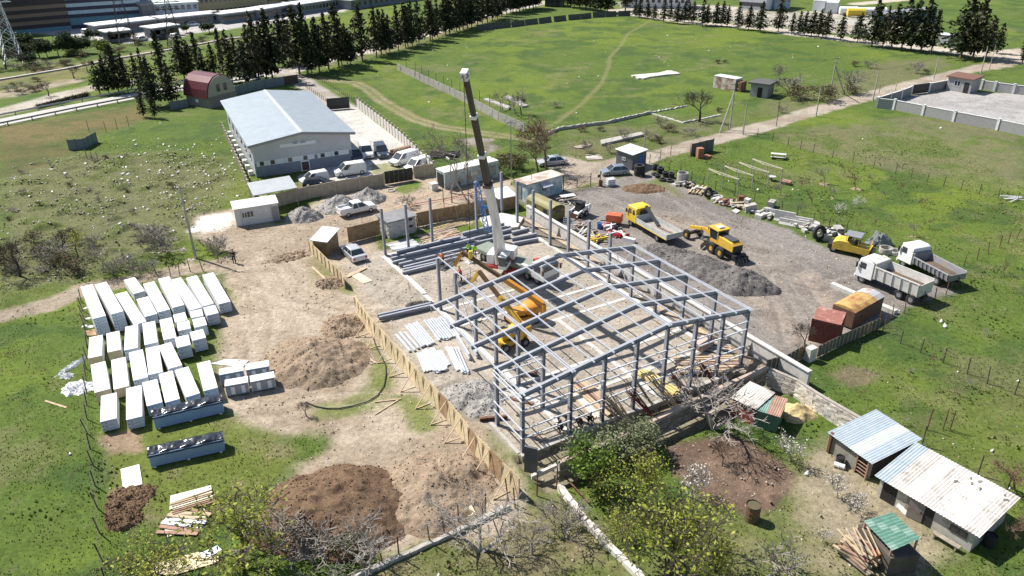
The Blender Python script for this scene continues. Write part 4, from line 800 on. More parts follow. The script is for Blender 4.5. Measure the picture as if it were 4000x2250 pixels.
def car(label,c,rz,L,W_,H,pm,kind='sedan',cat='car',name=None,logo=None):
 root=thing(name or{'sedan':'parked_car','hatch':'parked_car','van':'parked_van','pickup':'pickup_truck'}[kind],label,cat,c,rz);a=L/2;hw=W_/2;wr=.34 if kind in('sedan','hatch')else .37;belt=H*.60
 if kind=='sedan':side=[(-a,.3),(-a,.75),(-a+.1,belt),(-a+.9,belt+.02),(a-1.3,belt),(a-.2,belt-.18),(a,.65),(a,.28),(a-.2,.2),(-a+.2,.2)];gb,gtp=(-a+.55,a-1.15,hw-.06,belt),(-a+1.15,a-1.95,hw-.26,H-.06)
 elif kind=='hatch':side=[(-a,.3),(-a,.8),(-a+.1,belt),(a-1.25,belt),(a-.2,belt-.2),(a,.65),(a,.28),(a-.2,.2),(-a+.2,.2)];gb,gtp=(-a+.08,a-1.1,hw-.06,belt),(-a+.7,a-1.9,hw-.24,H-.06)
 elif kind=='van':belt=H*.56;side=[(-a,.35),(-a,belt),(a-.95,belt),(a-.15,belt-.22),(a,.75),(a,.3),(a-.2,.25),(-a+.2,.25)];gb,gtp=(-a+.02,a-.85,hw-.04,belt),(-a+.15,a-1.75,hw-.16,H-.08)
 else:belt=1.08;side=[(-a,.5),(-a,belt),(a-1.5,belt+.05),(a-.25,belt-.05),(a,.8),(a,.45),(a-.2,.4),(-a+.2,.45)];gb,gtp=(-a+1.75,a-1.25,hw-.05,belt),(-a+1.95,a-2.05,hw-.22,H-.08)
 m=MB();body_shell(m,side,hw);part('body',m,pm,root)
 m=MB();frustum(m,gb,gtp);gl=part('windows',m,GLASS,root)
 m=MB();frustum(m,(gtp[0]-.03,gtp[1]+.03,gtp[2]+.02,gtp[3]),(gtp[0]+.08,gtp[1]-.08,gtp[2]-.08,H));part('roof',m,pm,root)
 m=MB()
 xs_=[gb[0],gb[1]]+([(gb[0]+gb[1])/2-.1]if kind!='van' else[])
 for s in(-1,1):
  for u in((0,1,.42)if kind!='van' else(0,1,.72)):
   x0,x1=gb[0]+(gb[1]-gb[0])*u,gtp[0]+(gtp[1]-gtp[0])*u;m.bar((x0,s*(gb[2]+.004),gb[3]),(x1,s*(gtp[2]+.012),gtp[3]),.07,.09)
  if kind=='van':
   u0,u1=.0,.68;P=[(gb[0]+(gb[1]-gb[0])*u0,s*(gb[2]+.006),gb[3]-.02),(gb[0]+(gb[1]-gb[0])*u1,s*(gb[2]+.006),gb[3]-.02),(gtp[0]+(gtp[1]-gtp[0])*u1,s*(gtp[2]+.014),gtp[3]+.02),(gtp[0]+(gtp[1]-gtp[0])*u0,s*(gtp[2]+.014),gtp[3]+.02)]
   m.add(P+[(x,y-s*.03,z)for x,y,z in P],[(0,1,2,3)if s<0 else(3,2,1,0),(4,7,6,5),(0,4,5,1),(1,5,6,2),(2,6,7,3),(3,7,4,0)])
 part('cab_frame',m,pm,root)['kind']='stuff'
 for s in(-1,1):
  for x in(-a+(.75 if kind!='pickup' else 1.05),a-(.85 if kind!='pickup' else .95)):wheel(root,x,s*(hw-.10),wr,.22)
  m=MB();m.box(a-.22,a+.012,s*hw*.78-.17,s*hw*.78+.17,belt-.42,belt-.24);part('headlight',m,LAMP,root)
  m=MB();m.box(-a-.012,-a+.1,s*hw*.82-.14,s*hw*.82+.14,belt-.32,belt-.12);part('tail_light',m,RED,root)
  m=MB();m.box(gb[1]-.5,gb[1]-.35,s*(hw+.06)-.08,s*(hw+.06)+.08,belt+.02,belt+.16);part('mirror',m,pm,root)
  m=MB();m.box(-a*.5,a*.45,s*hw-.012,s*hw+.012,.42,.48);part('trim_strip',m,DGREY,root)
 m=MB();m.box(a-.02,a+.02,-hw*.55,hw*.55,.4,.58);part('grille',m,DGREY,root)
 m=MB();m.box(-a-.016,-a+.05,-.26,.26,.52,.64);part('number_plate',m,WHITE,root)
 if kind=='pickup':
  m=MB();m.box(-a+.12,-a+1.65,-hw+.12,hw-.12,belt-.02,belt+.012);part('load_bed',m,mat('grey_bed_liner',(.35,.36,.37),.7),root)
  for s in(-1,1):m=MB();m.box(-a+.02,-a+1.7,s*(hw-.08)-.05,s*(hw-.08)+.05,belt-.05,belt+.26);part('bed_side',m,pm,root)
  m=MB();m.box(-a,-a+.09,-hw+.05,hw-.05,belt-.05,belt+.25);part('tailgate',m,pm,root)
 if logo:
  m=MB()
  for x0,x1,z0,z1,mi in((-.05,.55,.16,.58,0),(-1.5,-.3,.18,.54,1),(-1.9,-1.5,.2,.44,0)):m.add([(x,logo*(hw-.03-(z-.0)*.16),belt+z)for x,z in((x0,z0),(x1,z0),(x1-.1,z1),(x0+.1,z1))],[(0,1,2,3)if logo<0 else(3,2,1,0)],mi)
  part('side_print',m,[mat('blue_print',(.05,.12,.35),.5),mat('grey_print',(.42,.46,.52),.5)],root)
 return root
v=lambda*p:g(1,1,*p)
car('silver sedan parked beside the OSB shed in the building yard',*at(v(978,1135),v(945,1190),v(868,1120)),4.75,1.8,1.42,P_SILV)
car('white double-cab pickup truck in front of the gravel heaps',*at(v(1018,703),v(925,762),v(1140,712)),5.3,1.85,1.8,P_WHITE,'pickup','pickup truck')
car('long white van parked behind the front wall of the warehouse',*at(v(950,312),v(1050,325),v(845,355)),4.9,1.9,1.95,P_WHITE,'van','van')
car('small white van behind the dark estate car by the canopy',*at(v(590,398),v(690,385),v(470,425)),4.3,1.75,1.8,P_WHITE,'van','van')
car('black estate car tucked behind the warehouse front wall',*at(v(630,440),v(500,445),v(760,425)),4.5,1.75,1.5,P_BLACK,'hatch')
car('black van in the shade of the warehouse right wall',*at(v(990,172),v(930,120),v(1050,215)),4.9,1.9,2.0,P_BLACK,'van','van')
car('white van between two dark vans in the warehouse yard',*at(v(1112,122),v(1070,20),v(1140,165)),4.9,1.9,2.0,P_WHITE,'van','van')
car('dark blue van rightmost of the row in the warehouse yard',*at(v(1265,122),v(1220,40),v(1300,170)),4.6,1.85,1.95,paint('navy_paint',(.045,.06,.09)),'van','van')
car('white minibus with blue printed side in the warehouse yard',*at(v(1490,200),v(1610,170),v(1390,235)),4.9,1.9,1.95,P_WHITE,'van','van',logo=1)
car('white van half hidden by the wall right of the dark gate',*at(v(1630,262),v(1720,235),v(1560,290)),4.6,1.85,1.9,P_WHITE,'van','van')
v=lambda*p:g(2,1,*p)
car('silver saloon car parked under the bare tree by the lane',*at(v(400,212),v(520,200),v(290,225)),4.8,1.8,1.42,P_SILV)
car('silver-blue hatchback parked at the yard gate',*at(v(1030,310),v(1120,330),v(930,345)),4.3,1.75,1.48,P_BLUE,'hatch')
fr,re=v(1215,845),v(1470,995);hd=heading(re,fr);off=Vector((-math.sin(hd),math.cos(hd),0));mid=flat((fr+re)/2-off*1.05*(1 if(-math.sin(hd))>0 else 1))
side_=1 if(mid-Vector((0,0,0))).length>0 else 1
def away(p,hd,w):
 n=Vector((-math.sin(hd),math.cos(hd),0));n=n if n.y>0 else-n;return flat(p)+n*w
ft=thing('flatbed_truck','flatbed lorry with yellow cab and folded black loader crane','truck',away((fr+re)/2,hd,1.05),hd)
m=MB();m.box(-4.4,3.0,-.45,.45,.75,.95);part('chassis',m,BLACKM,ft)
m=MB();body_shell(m,[(2.1,.75),(2.1,2.75),(2.4,2.85),(3.9,2.8),(4.2,1.9),(4.25,.7)],1.15);part('cab',m,P_YEL,ft)
m=MB();m.add([(4.02,-1.0,1.75),(4.02,1.0,1.75),(3.93,.95,2.55),(3.93,-.95,2.55)],[(0,1,2,3)]);m.box(4.17,4.24,-1.0,1.0,1.72,1.76);
m=MB();m.box(3.86,4.16,-1.02,1.02,1.8,2.5);part('windscreen',m,GLASS,ft)
for s in(-1,1):
 for x0,x1 in((3.1,3.75),(2.35,2.85)):m=MB();m.box(x0,x1,s*1.13-.03,s*1.13+.03,1.8,2.45);part('side_window',m,GLASS,ft)
 m=MB();m.box(4.1,4.28,s*.8-.2,s*.8+.2,.9,1.1);part('headlight',m,LAMP,ft)
 m=MB();m.box(3.95,4.1,s*1.3-.08,s*1.3+.08,1.8,2.3);part('mirror',m,BLACKM,ft)
 wheel(ft,3.3,s*.95,.5,.3);wheel(ft,-2.4,s*.95,.5,.4)
m=MB();m.box(-4.5,1.75,-1.22,1.22,.97,1.1);part('bed_floor',m,mat('bed_floor',(.30,.28,.25),.8,worn=(.40,.36,.31),wamt=.5),ft);BEDG=mat('bed_side_grey',(.50,.505,.49),.6,worn=(.36,.35,.32),wamt=.35)
for s in(-1,1):
 m=MB();m.box(-4.5,1.75,s*1.25-.03,s*1.25+.03,1.1,1.7);q=part('bed_side',m,BEDG,ft);m=MB();m.box(-4.5,1.75,s*1.26-.04,s*1.26+.04,.98,1.095);part('yellow_sill',m,P_YEL,q)
m=MB();m.box(-4.56,-4.5,-1.28,1.28,1.0,1.7);part('tailgate',m,BEDG,ft)
for y in(-.8,0,.8):m=MB();m.box(-4.60,-4.561,y-.04,y+.04,1.0,1.7);part('tailgate_rib',m,BEDG,ft)
m=MB();m.box(1.75,1.83,-1.25,1.25,1.0,2.0);part('headboard',m,BEDG,ft)
m=MB();m.box(1.86,2.08,-.5,.5,.95,2.5);part('crane_post',m,BLACKM,ft)
m=MB();m.bar((1.9,-.3,2.9),(-1.0,-.2,1.3),.3,.35);m.bar((1.9,-.3,2.5),(1.9,-.3,3.05),.3,.3);part('loader_boom',m,DGREY,ft)
m=MB();m.bar((-1.0,-.2,1.22),(-4.1,-.6,1.16),.28,.1);part('striped_beam',m,mat('rust_striped',(.35,.27,.22),.7,worn=(.16,.06,.04),wamt=.8,ws=3),ft)
a_,b_=v(1765,965),v(2040,1125);hd=heading(b_,a_);gr=thing('motor_grader','yellow motor grader with ripper parked behind the flatbed lorry','grader',away(b_,hd,1.0),hd)
for s in(-1,1):
 for x in(.75,-.85):wheel(gr,x,s*1.0,.72,.42,P_CAT,.5)
 wheel(gr,5.6,s*1.0,.62,.38,P_CAT,.5)
m=MB();m.box(-2.6,.9,-.6,.6,.9,1.35);part('rear_frame',m,BLACKM,gr)
m=MB();body_shell(m,[(-2.6,1.3),(-2.65,2.1),(-2.3,2.35),(.1,2.5),(.1,1.3)],.75);part('engine_cover',m,P_CAT,gr)
m=MB();m.box(-2.72,-2.6,-.66,.66,1.3,2.1);part('radiator_grille',m,BLACKM,gr)
m=MB();m.box(-2.2,0,-.5,.5,2.45,2.56);part('engine_top',m,DGREY,gr)
m=MB();m.box(.15,1.5,-.72,.72,1.3,1.75);part('cab_base',m,P_CAT,gr)
m=MB();frustum(m,(.18,1.5,.72,1.75),(.1,1.65,.8,3.0));part('cab_glass',m,GLASS,gr)
m=MB()
for x0,x1 in((.16,.08),(1.5,1.66)):
 for s in(-1,1):m.bar((x0,s*.73,1.75),(x1,s*.81,3.0),.09,.09)
part('cab_frame',m,P_CAT,gr);m=MB();m.box(-.05,1.85,-.92,.92,3.0,3.12);part('cab_roof',m,P_CAT,gr)
m=MB();m.box(.4,1.1,-.4,.4,3.125,3.3);part('roof_cooler',m,OFFW,gr)
m=MB();m.bar((1.4,0,1.7),(3.4,0,2.0),.35,.42);m.bar((3.4,0,2.0),(6.2,0,1.2),.3,.38);part('goose_neck',m,P_CAT,gr)
m=MB();m.box(5.4,5.8,-.9,.9,.55,.85);m.bar((5.9,-.5,.9),(6.3,-.5,1.3),.2,.2);part('front_axle',m,BLACKM,gr)
m=MB();m.ring((2.9,0,.85),'z',.55,.75,.14,16);part('turning_circle',m,DGREY,gr)
m=MB();m.prism([(-.06,.12),(.0,.12),(.12,.45),(.06,.72),(.0,.72),(.04,.45)],-1.8,1.8,0,Matrix.Translation((2.9,0,0))@Matrix.Rotation(R(30),4,'Z'));part('blade',m,mat('blade_steel',(.22,.21,.20),.4,.5),gr)
for s in(-1,1):m=MB();m.tube((2.9,s*.5,.9),(3.3,s*.7,2.2),.07,6);part('lift_cylinder',m,GREYM,gr)
m=MB();m.tube((2.7,.1,1.9),(2.7,.1,2.7),.05,6);part('exhaust_stack',m,RUST,gr)
m=MB();m.box(-3.2,-2.75,-.9,.9,.7,1.1);m.bar((-2.7,-.5,1.0),(-3.6,-.5,.5),.15,.2);m.bar((-2.7,.5,1.0),(-3.6,.5,.5),.15,.2);part('ripper_frame',m,BLACKM,gr)
for y in(-.9,-.45,0,.45,.9):m=MB();m.bar((-3.3,y,.9),(-3.75,y,.2),.12,.2);part('ripper_tooth',m,BLACKM,gr)
v=lambda*p:g(3,1,*p)
a_,b_=v(640,1095),v(960,1165);hd=heading(b_,a_);rl=thing('road_roller','yellow pneumatic road roller with grey canopy at the yard edge','roller',away((a_+b_)/2,hd,.9),hd);P_RY=mat('worn_yellow_paint',(.64,.44,.05),.55,var=.15,worn=(.42,.27,.06),wamt=.3)
m=MB();body_shell(m,[(-2.3,.5),(-2.3,1.25),(-.3,1.35),(.2,1.75),(1.3,1.7),(1.9,1.4),(1.9,.5)],.95);part('body',m,P_RY,rl)
m=MB();m.box(1.9,2.4,-.9,.9,.45,1.0);part('front_ballast',m,BLACKM,rl);m=MB();m.box(-2.7,-2.31,-.9,.9,.45,1.0);part('rear_ballast',m,BLACKM,rl)
for y in(-.66,-.22,.22,.66):wheel(rl,1.75,y,.46,.36);wheel(rl,-1.75,y,.46,.36)
for x in(-.9,.5):
 for s in(-1,1):m=MB();m.tube((x,s*.75,1.2),(x,s*.75,2.45),.04,6);part('canopy_post',m,P_RY,rl)
m=MB();m.box(-1.1,.7,-.95,.95,2.45,2.53);part('canopy',m,GREYM,rl)
m=MB();m.box(-.1,.35,-.85,.85,1.36,2.2);part('windscreen',m,GLASS,rl)
m=MB();m.box(-.9,-.4,-.3,.3,1.3,1.8);part('seat',m,BLACKM,rl)
m=MB()
for s in(-1,1):m.bar((-2.2,s*.9,1.65),(-.9,s*.9,1.7),.05,.05);m.bar((-2.2,s*.9,1.2),(-2.2,s*.9,1.65),.05,.05)
m.bar((-2.2,-.9,1.65),(-2.2,.9,1.65),.05,.05);part('handrail',m,P_RY,rl)
SOILM=mat('load_soil',(.13,.095,.065),.95,var=.4,vs=3,bump=.05)
def tipper(label,c,hd,bodym,ribm,axles,bedL,hi,load,ribs=6):
 t=thing('tipper_truck',label,'truck',c,hd);m=MB();m.box(-bedL/2-1.3,3.2,-.42,.42,.7,.98);part('chassis',m,BLACKM,t)
 m=MB();body_shell(m,[(1.75,.75),(1.75,2.75),(2.05,2.9),(3.4,2.85),(3.7,1.9),(3.75,.65)],1.22);part('cab',m,P_WHITE,t)
 m=MB();m.box(3.45,3.67,-1.08,1.08,1.85,2.6);part('windscreen',m,GLASS,t)
 for s in(-1,1):
  m=MB();m.box(2.55,3.3,s*1.2-.03,s*1.2+.03,1.8,2.5);part('side_window',m,GLASS,t)
  m=MB();m.box(3.66,3.79,s*.85-.2,s*.85+.2,.9,1.1);part('headlight',m,LAMP,t);m=MB();m.box(3.5,3.65,s*1.4-.08,s*1.4+.08,1.8,2.4);part('mirror',m,BLACKM,t)
  for x in axles:wheel(t,x,s*1.0,.52,.36 if x<2 else .3)
 m=MB();m.box(3.66,3.82,-1.2,1.2,.5,.85);part('bumper',m,P_WHITE,t)
 x0,x1=1.55-bedL,1.45;z0,z1=1.1,1.1+hi
 m=MB();m.box(x0,x1,-1.15,1.15,z0,z0+.1);part('bed_floor',m,bodym,t)
 for s in(-1,1):
  m=MB();m.add([(x0,s*1.15,z0),(x1,s*1.15,z0),(x1,s*1.28,z1),(x0,s*1.28,z1),(x0,s*1.09,z0),(x1,s*1.09,z0),(x1,s*1.22,z1),(x0,s*1.22,z1)],[(0,1,2,3),(7,6,5,4),(0,4,5,1),(1,5,6,2),(2,6,7,3),(3,7,4,0)]);q=part('bed_side',m,bodym,t)
  for k in range(ribs):
   x=x0+.1+k*(x1-x0-.2)/(ribs-1);m=MB();m.bar((x,s*1.19,z0),(x,s*1.31,z1-.04),.09,.12);part('side_rib',m,ribm,q)
  m=MB();m.bar((x0,s*1.27,z1),(x1,s*1.27,z1),.12,.1);part('top_rail',m,ribm,q)
 m=MB();m.box(x0-.06,x0,-1.2,1.2,z0,z1-.1);part('tailgate',m,bodym,t);m=MB();m.box(x1,x1+.07,-1.25,1.25,z0,z1+.35);part('headboard',m,bodym,t)
 m=MB();m.add([(x1+.04,-1.25,z1+.3),(x1+.04,1.25,z1+.3),(x1+.85,1.2,z1+.45),(x1+.85,-1.2,z1+.45),(x1+.04,-1.25,z1+.36),(x1+.04,1.25,z1+.36),(x1+.85,1.2,z1+.51),(x1+.85,-1.2,z1+.51)],[(3,2,1,0),(4,5,6,7),(0,1,5,4),(1,2,6,5),(2,3,7,6),(3,0,4,7)]);part('cab_guard',m,bodym,t)
 if load:
  m=MB();nx,ny=14,7;vs=[];
  for i in range(nx):
   for j in range(ny):
    x=x0+.04+(x1-x0-.08)*i/(nx-1);y=-1.1+2.2*j/(ny-1);vs.append((x,y,z0+hi*load+.25*math.sin(math.pi*i/(nx-1))*math.sin(math.pi*j/(ny-1))+noise.noise((x,y,3.3))*.08))
  m.add(vs,[(i*ny+j,(i+1)*ny+j,(i+1)*ny+j+1,i*ny+j+1)for i in range(nx-1)for j in range(ny-1)]);part('soil_load',m,SOILM,t,True)
 return t
a_,b_=v(935,1400),g(3,2,1275,105);hd=heading(b_,a_);nrm=Vector((math.cos(hd),math.sin(hd),0))
WTB=mat('white_bed_paint',(.62,.60,.56),.6,worn=(.45,.40,.34),wamt=.3)
tipper('white three-axle tipper lorry with brown-lined high bed, nearest to the fence',away(a_,hd,1.0)-nrm*2.9,hd,WTB,WTB,(2.9,-1.6,-2.95),5.2,1.45,.45)
a_,b_=v(1310,1215),v(1690,1422);hd=heading(b_,a_);nrm=Vector((math.cos(hd),math.sin(hd),0))
tipper('small white-cabbed tipper with grey ribbed bed behind the bigger tipper',away(b_,hd,.95)+nrm*2.0,hd,mat('grey_bed_paint',(.23,.235,.25),.6,worn=(.30,.22,.17),wamt=.4),mat('grey_rib',(.33,.335,.35),.6),(2.9,-2.0),5.0,.8,.2,9)
v=lambda*p:g(2,1,*p)
a_,b_=v(660,765),v(770,720);hd=heading(b_,a_);sk=thing('skid_steer','white skid-steer loader with raised black cab frame','loader',away((a_+b_)/2,hd,.6),hd)
for s in(-1,1):
 for x in(.5,-.55):wheel(sk,x,s*.65,.42,.3)
 m=MB();m.bar((-1.3,s*.72,1.55),(-.9,s*.72,.6),.14,.45);part('rear_upright',m,P_WHITE,sk);m=MB();m.bar((-1.25,s*.72,1.6),(1.1,s*.72,.85),.14,.2);m.bar((1.1,s*.72,.9),(1.35,s*.72,.35),.14,.18);part('lift_arm',m,P_WHITE,sk)
m=MB();body_shell(m,[(-1.4,.35),(-1.45,1.1),(-1.2,1.35),(-.5,1.3),(.6,.75),(1.0,.6),(1.0,.3)],.6);part('body',m,P_WHITE,sk)
m=MB();frustum(m,(-.55,.55,.5,.8),(-.5,.4,.5,2.0));part('cab',m,BLACKM,sk);m=MB();m.box(-.6,.5,-.55,.55,2.0,2.07);part('cab_roof',m,BLACKM,sk)
m=MB();m.box(1.3,1.36,-.85,.85,.05,.8);m.bar((1.3,-.6,.08),(2.3,-.6,.06),.1,.06);m.bar((1.3,.6,.08),(2.3,.6,.06),.1,.06);part('pallet_fork',m,RUST,sk)
cg=v(1030,815);gn=thing('compressor','orange-red box compressor on wheels near the flatbed cab','compressor',cg,R(-20));ORG=mat('orange_red_paint',(.60,.13,.05),.55)
m=MB();body_shell(m,[(-1.0,.45),(-1.05,1.3),(-.9,1.5),(.9,1.5),(1.0,1.2),(1.0,.45)],.62);part('housing',m,ORG,gn);m=MB();m.box(-1.08,-1.04,-.5,.5,.7,1.2);part('grille',m,BLACKM,gn)
for s in(-1,1):wheel(gn,0,s*.6,.33,.2)
m=MB();m.bar((-1.0,0,.45),(-1.9,0,.3),.1,.1);part('drawbar',m,BLACKM,gn)
# mobile crane
P_CR=paint('crane_white',(.74,.74,.72),.4);P_CRR=paint('crane_red',(.50,.05,.04),.4);chd=R(-46);cc=flat((g(1,1,2262,1150)+g(2,1,335,1432))/2)+Vector((.35,.6,0))
cn=thing('mobile_crane','white truck crane with long raised dark telescopic boom and blue folded jib','crane',cc,chd)
m=MB();m.box(-5.8,3.9,-1.2,1.2,.95,1.35);part('carrier_deck',m,mat('crane_deck',(.22,.245,.20),.7,var=.15),cn);m=MB();m.box(-5.6,4.8,-.5,.5,.6,.949);part('chassis',m,BLACKM,cn)
m=MB();m.box(-5.85,-4.9,-1.25,1.25,.98,1.02);part('rear_bumper',m,P_CRR,cn)
m=MB();body_shell(m,[(3.95,.7),(3.95,2.55),(4.2,2.7),(5.5,2.65),(5.85,1.8),(5.9,.65)],1.25);part('carrier_cab',m,P_CR,cn);m=MB();m.box(5.5,5.83,-1.14,1.14,1.7,2.45);part('windscreen',m,GLASS,cn)
m=MB();m.box(5.84,5.95,-1.2,1.2,.6,1.1);part('bumper',m,GREYM,cn)
for s in(-1,1):
 m=MB();m.box(4.3,5.3,s*1.24-.03,s*1.24+.03,1.65,2.4);part('side_window',m,GLASS,cn);m=MB();m.box(5.75,5.95,s*1.45-.08,s*1.45+.08,1.6,2.2);part('mirror',m,RUST,cn)
 for x in(4.6,3.1,-1.6,-2.9,-4.2):wheel(cn,x,s*1.0,.55,.38)
 m=MB();m.box(2.2,3.3,s*1.0-.22,s*1.0+.22,1.36,1.75);part('red_box',m,P_CRR if s>0 else P_CR,cn)
 for x in(1.3,-5.1):
  m=MB();m.box(x-.2,x+.2,min(s*1.0,s*2.7),max(s*1.0,s*2.7),.72,.94);m.tube((x,s*2.6,.1),(x,s*2.6,.9),.1,8);m.box(x-.35,x+.35,s*2.6-.35,s*2.6+.35,.0,.1);part('outrigger',m,P_CRR if x>0 else P_CR,cn)
piv=Vector((-1.35,77.2,0));tip=Vector((-4.0,69.0,24.4));bdir=heading(piv,tip)
loc=Matrix.Rotation(-chd,4,'Z')@Matrix.Translation(-cc)
def wl_(p):return loc@Vector(p)
b2=Vector((math.cos(bdir),math.sin(bdir),0));bn_=Vector((-b2.y,b2.x,0))
def sup(x,y,z):return wl_(piv+b2*x+bn_*y+Vector((0,0,z)))
def sbox(x0,x1,y0,y1,z0,z1):
 m=MB();vs=[sup(*p)for p in((x0,y0,z0),(x1,y0,z0),(x1,y1,z0),(x0,y1,z0),(x0,y0,z1),(x1,y0,z1),(x1,y1,z1),(x0,y1,z1))];m.add(vs,[(3,2,1,0),(4,5,6,7),(0,1,5,4),(1,2,6,5),(2,3,7,6),(3,0,4,7)]);return m
part('turntable',sbox(-1.2,1.2,-1.1,1.1,1.36,1.7),P_CRR,cn);part('counterweight',sbox(-2.7,-1.21,-1.3,1.3,1.6,2.7),P_CR,cn)
part('winch_house',sbox(-1.2,.9,-1.25,-.45,1.71,2.9),P_CR,cn)
for k in range(3):part('louvre',sbox(-1.0,.8,-1.29,-1.252,1.95+k*.3,2.1+k*.3),OFFW,cn)
part('operator_cab',sbox(.2,1.9,.45,1.35,1.71,2.1),P_CR,cn);part('cab_glass',sbox(.25,1.85,.5,1.3,2.101,3.15),GLASS,cn);part('cab_roof',sbox(.2,1.9,.45,1.35,3.151,3.25),P_CR,cn);part('hoist_drum',sbox(-1.1,-.4,-.4,.4,1.75,2.5),GREYM,cn)
b0=piv+b2*-.9+Vector((0,0,2.5));ax=tip-b0;BLN=ax.length;ax.normalize()
def bpt(k,o=0.0,w=0.0):
 p=b0+ax*(BLN*k);return wl_(p+ax.cross(bn_).normalized()*-o+bn_*w)
def boom(k0,k1,w,h,mt,nm):m=MB();m.bar(bpt(k0),bpt(k1),w,h);return part(nm,m,mt,cn)
DBOOM=mat('dark_boom',(.05,.042,.035),.5,.1)
boom(0,.435,.72,.85,P_CR,'boom_base');boom(.40,.60,.60,.70,DBOOM,'boom_section');boom(.598,.80,.50,.58,DBOOM,'boom_section');boom(.797,.985,.42,.48,DBOOM,'boom_section')
for k,w in((.437,.9),(.60,.72),(.80,.62)):boom(k-.008,k+.008,w,w*1.1,P_CR if k>.5 else DGREY,'boom_collar')
m=MB();m.bar(bpt(.975,.05),bpt(1.012,.05),.62,.75);part('boom_head',m,P_CR,cn)
for w in(-.25,.25):q=bpt(1.0,.3,w);m=MB();m.ring(q,'y',.1,.3,.12,12);part('sheave',m,GREYM,cn)
m=MB();m.tube(wl_(piv+b2*1.0+Vector((0,0,1.9))),bpt(.34),.2,10);part('luffing_cylinder',m,P_CR,cn)
m=MB();J=[bpt(.14+.30*i/9,.1,-.95)for i in range(10)];J2=[bpt(.14+.30*i/9,.1,-1.5)for i in range(10)];J3=[bpt(.14+.30*i/9,-.35,-1.2)for i in range(10)]
part_j=MB()
for A_ in(J,J2,J3):part_j.path(A_,.05,5)
for i in range(9):part_j.tube(J[i],J2[i+1],.03,4);part_j.tube(J2[i],J3[i+1],.03,4);part_j.tube(J3[i],J[i+1],.03,4);part_j.tube(J[i],J2[i],.03,4)
part('lattice_jib',part_j,paint('jib_blue',(.05,.19,.48),.45),cn);m=MB();m.bar(bpt(.30,.1,-.5),bpt(.30,.1,-1.3),.2,.3);part('jib_bracket',m,MATS['jib_blue'],cn)
hk=tip+b2*.35;m=MB();m.tube(wl_(hk+Vector((0,0,-.3))),wl_(hk+Vector((0,0,-17.4))),.035,5);part('hoist_rope',m,BLACKM,cn);m=MB();m.tube(wl_(hk+Vector((0,0,-18.2))),wl_(hk+Vector((0,0,-17.4))),.22,8);m.tube(wl_(hk+Vector((0,0,-18.6))),wl_(hk+Vector((0,0,-18.2))),.08,6);part('hook_block',m,P_YEL,cn)
# boom lifts
def lift(label,base,tow,counter,boomroot,elbow,jibend,basket,mats_):
 hd=heading(base,tow);t=thing('boom_lift',label,'boom lift',base,hd);inv_=Matrix.Rotation(-hd,4,'Z')@Matrix.Translation(-base);l=lambda p:inv_@Vector(p)
 m=MB();m.box(-1.5,1.5,-.75,.75,.45,.85);part('chassis',m,mats_,t)
 for x in(-1.1,1.1):
  for s in(-1,1):wheel(t,x,s*.95,.45,.35)
 m=MB();m.tube((0,0,.86),(0,0,1.05),.6,14);part('turntable',m,BLACKM,t)
 c=l(counter);d=math.atan2(c.y,c.x);M_=Matrix.Rotation(d,4,'Z');m=MB();n_=12
 for z0,z1,r0,r1 in((1.05,1.35,1.0,1.25),(1.35,1.95,1.25,1.15),(1.95,2.15,1.15,.8)):
  ring0=[(1.0+r0*1.0*math.cos(2*math.pi*k/n_),r0*.72*math.sin(2*math.pi*k/n_),z0)for k in range(n_)];ring1=[(1.0+r1*math.cos(2*math.pi*k/n_),r1*.72*math.sin(2*math.pi*k/n_),z1)for k in range(n_)]
  m.add(ring0+ring1,[(k,(k+1)%n_,n_+(k+1)%n_,n_+k)for k in range(n_)]+[tuple(range(n_,2*n_))],0,M_)
 part('counterweight_cover',m,mats_,t,True);m=MB();m.box(-1.0,.2,-.55,.55,1.06,1.6,0,M_);part('engine_cover',m,mats_,t)
 br,el,je,bk=l(boomroot),l(elbow),l(jibend),l(basket);mid_=br+(el-br)*.5
 m=MB();m.bar((br.x,br.y,1.2),br,.4,.45);part('boom_mount',m,mats_,t);m=MB();m.bar(br,mid_,.42,.48);part('lower_boom',m,mats_,t);m=MB();m.bar(br+(el-br)*.42,el,.30,.36);part('upper_boom',m,mat('boom_brown',(.13,.075,.035),.5),t)
 m=MB();m.tube(l(boomroot)+Vector((0,0,-.7)),br+(el-br)*.2,.1,8);part('lift_cylinder',m,GREYM,t)
 m=MB();m.bar(el,je,.28,.3);part('jib',m,mats_,t);d2=math.atan2(bk.y-el.y,bk.x-el.x);T=Matrix.Translation(bk)@Matrix.Rotation(d2+R(90),4,'Z')
 m=MB();m.box(-1.1,1.1,-.45,.45,0,.06,0,T);bb=part('basket',m,DGREY,t);m=MB()
 for z in(.55,1.1):
  for p_,q_ in(((-1.1,-.45),(1.1,-.45)),((1.1,-.45),(1.1,.45)),((1.1,.45),(-1.1,.45)),((-1.1,.45),(-1.1,-.45))):m.tube(T@Vector((*p_,z)),T@Vector((*q_,z)),.03,5)
 for p_ in((-1.1,-.45),(1.1,-.45),(1.1,.45),(-1.1,.45),(0,-.45),(0,.45)):m.tube(T@Vector((*p_,.06)),T@Vector((*p_,1.1)),.025,5)
 part('guard_rail',m,WHITE if False else mat('basket_rail',(.35,.30,.24),.5),bb);m=MB();m.box(.2,.7,-.6,-.46,.7,1.05,0,T);part('control_box',m,P_CAT,bb)
 return t
c1=lambda x,y,z=0.0:G(1640+x/3.677,940+y/3.677,z)
L1=flat(c1(1470,1170));L2=flat(c1(1300,1500))
bk1,bk2=c1(400,375,4.5),c1(650,600,4.5)
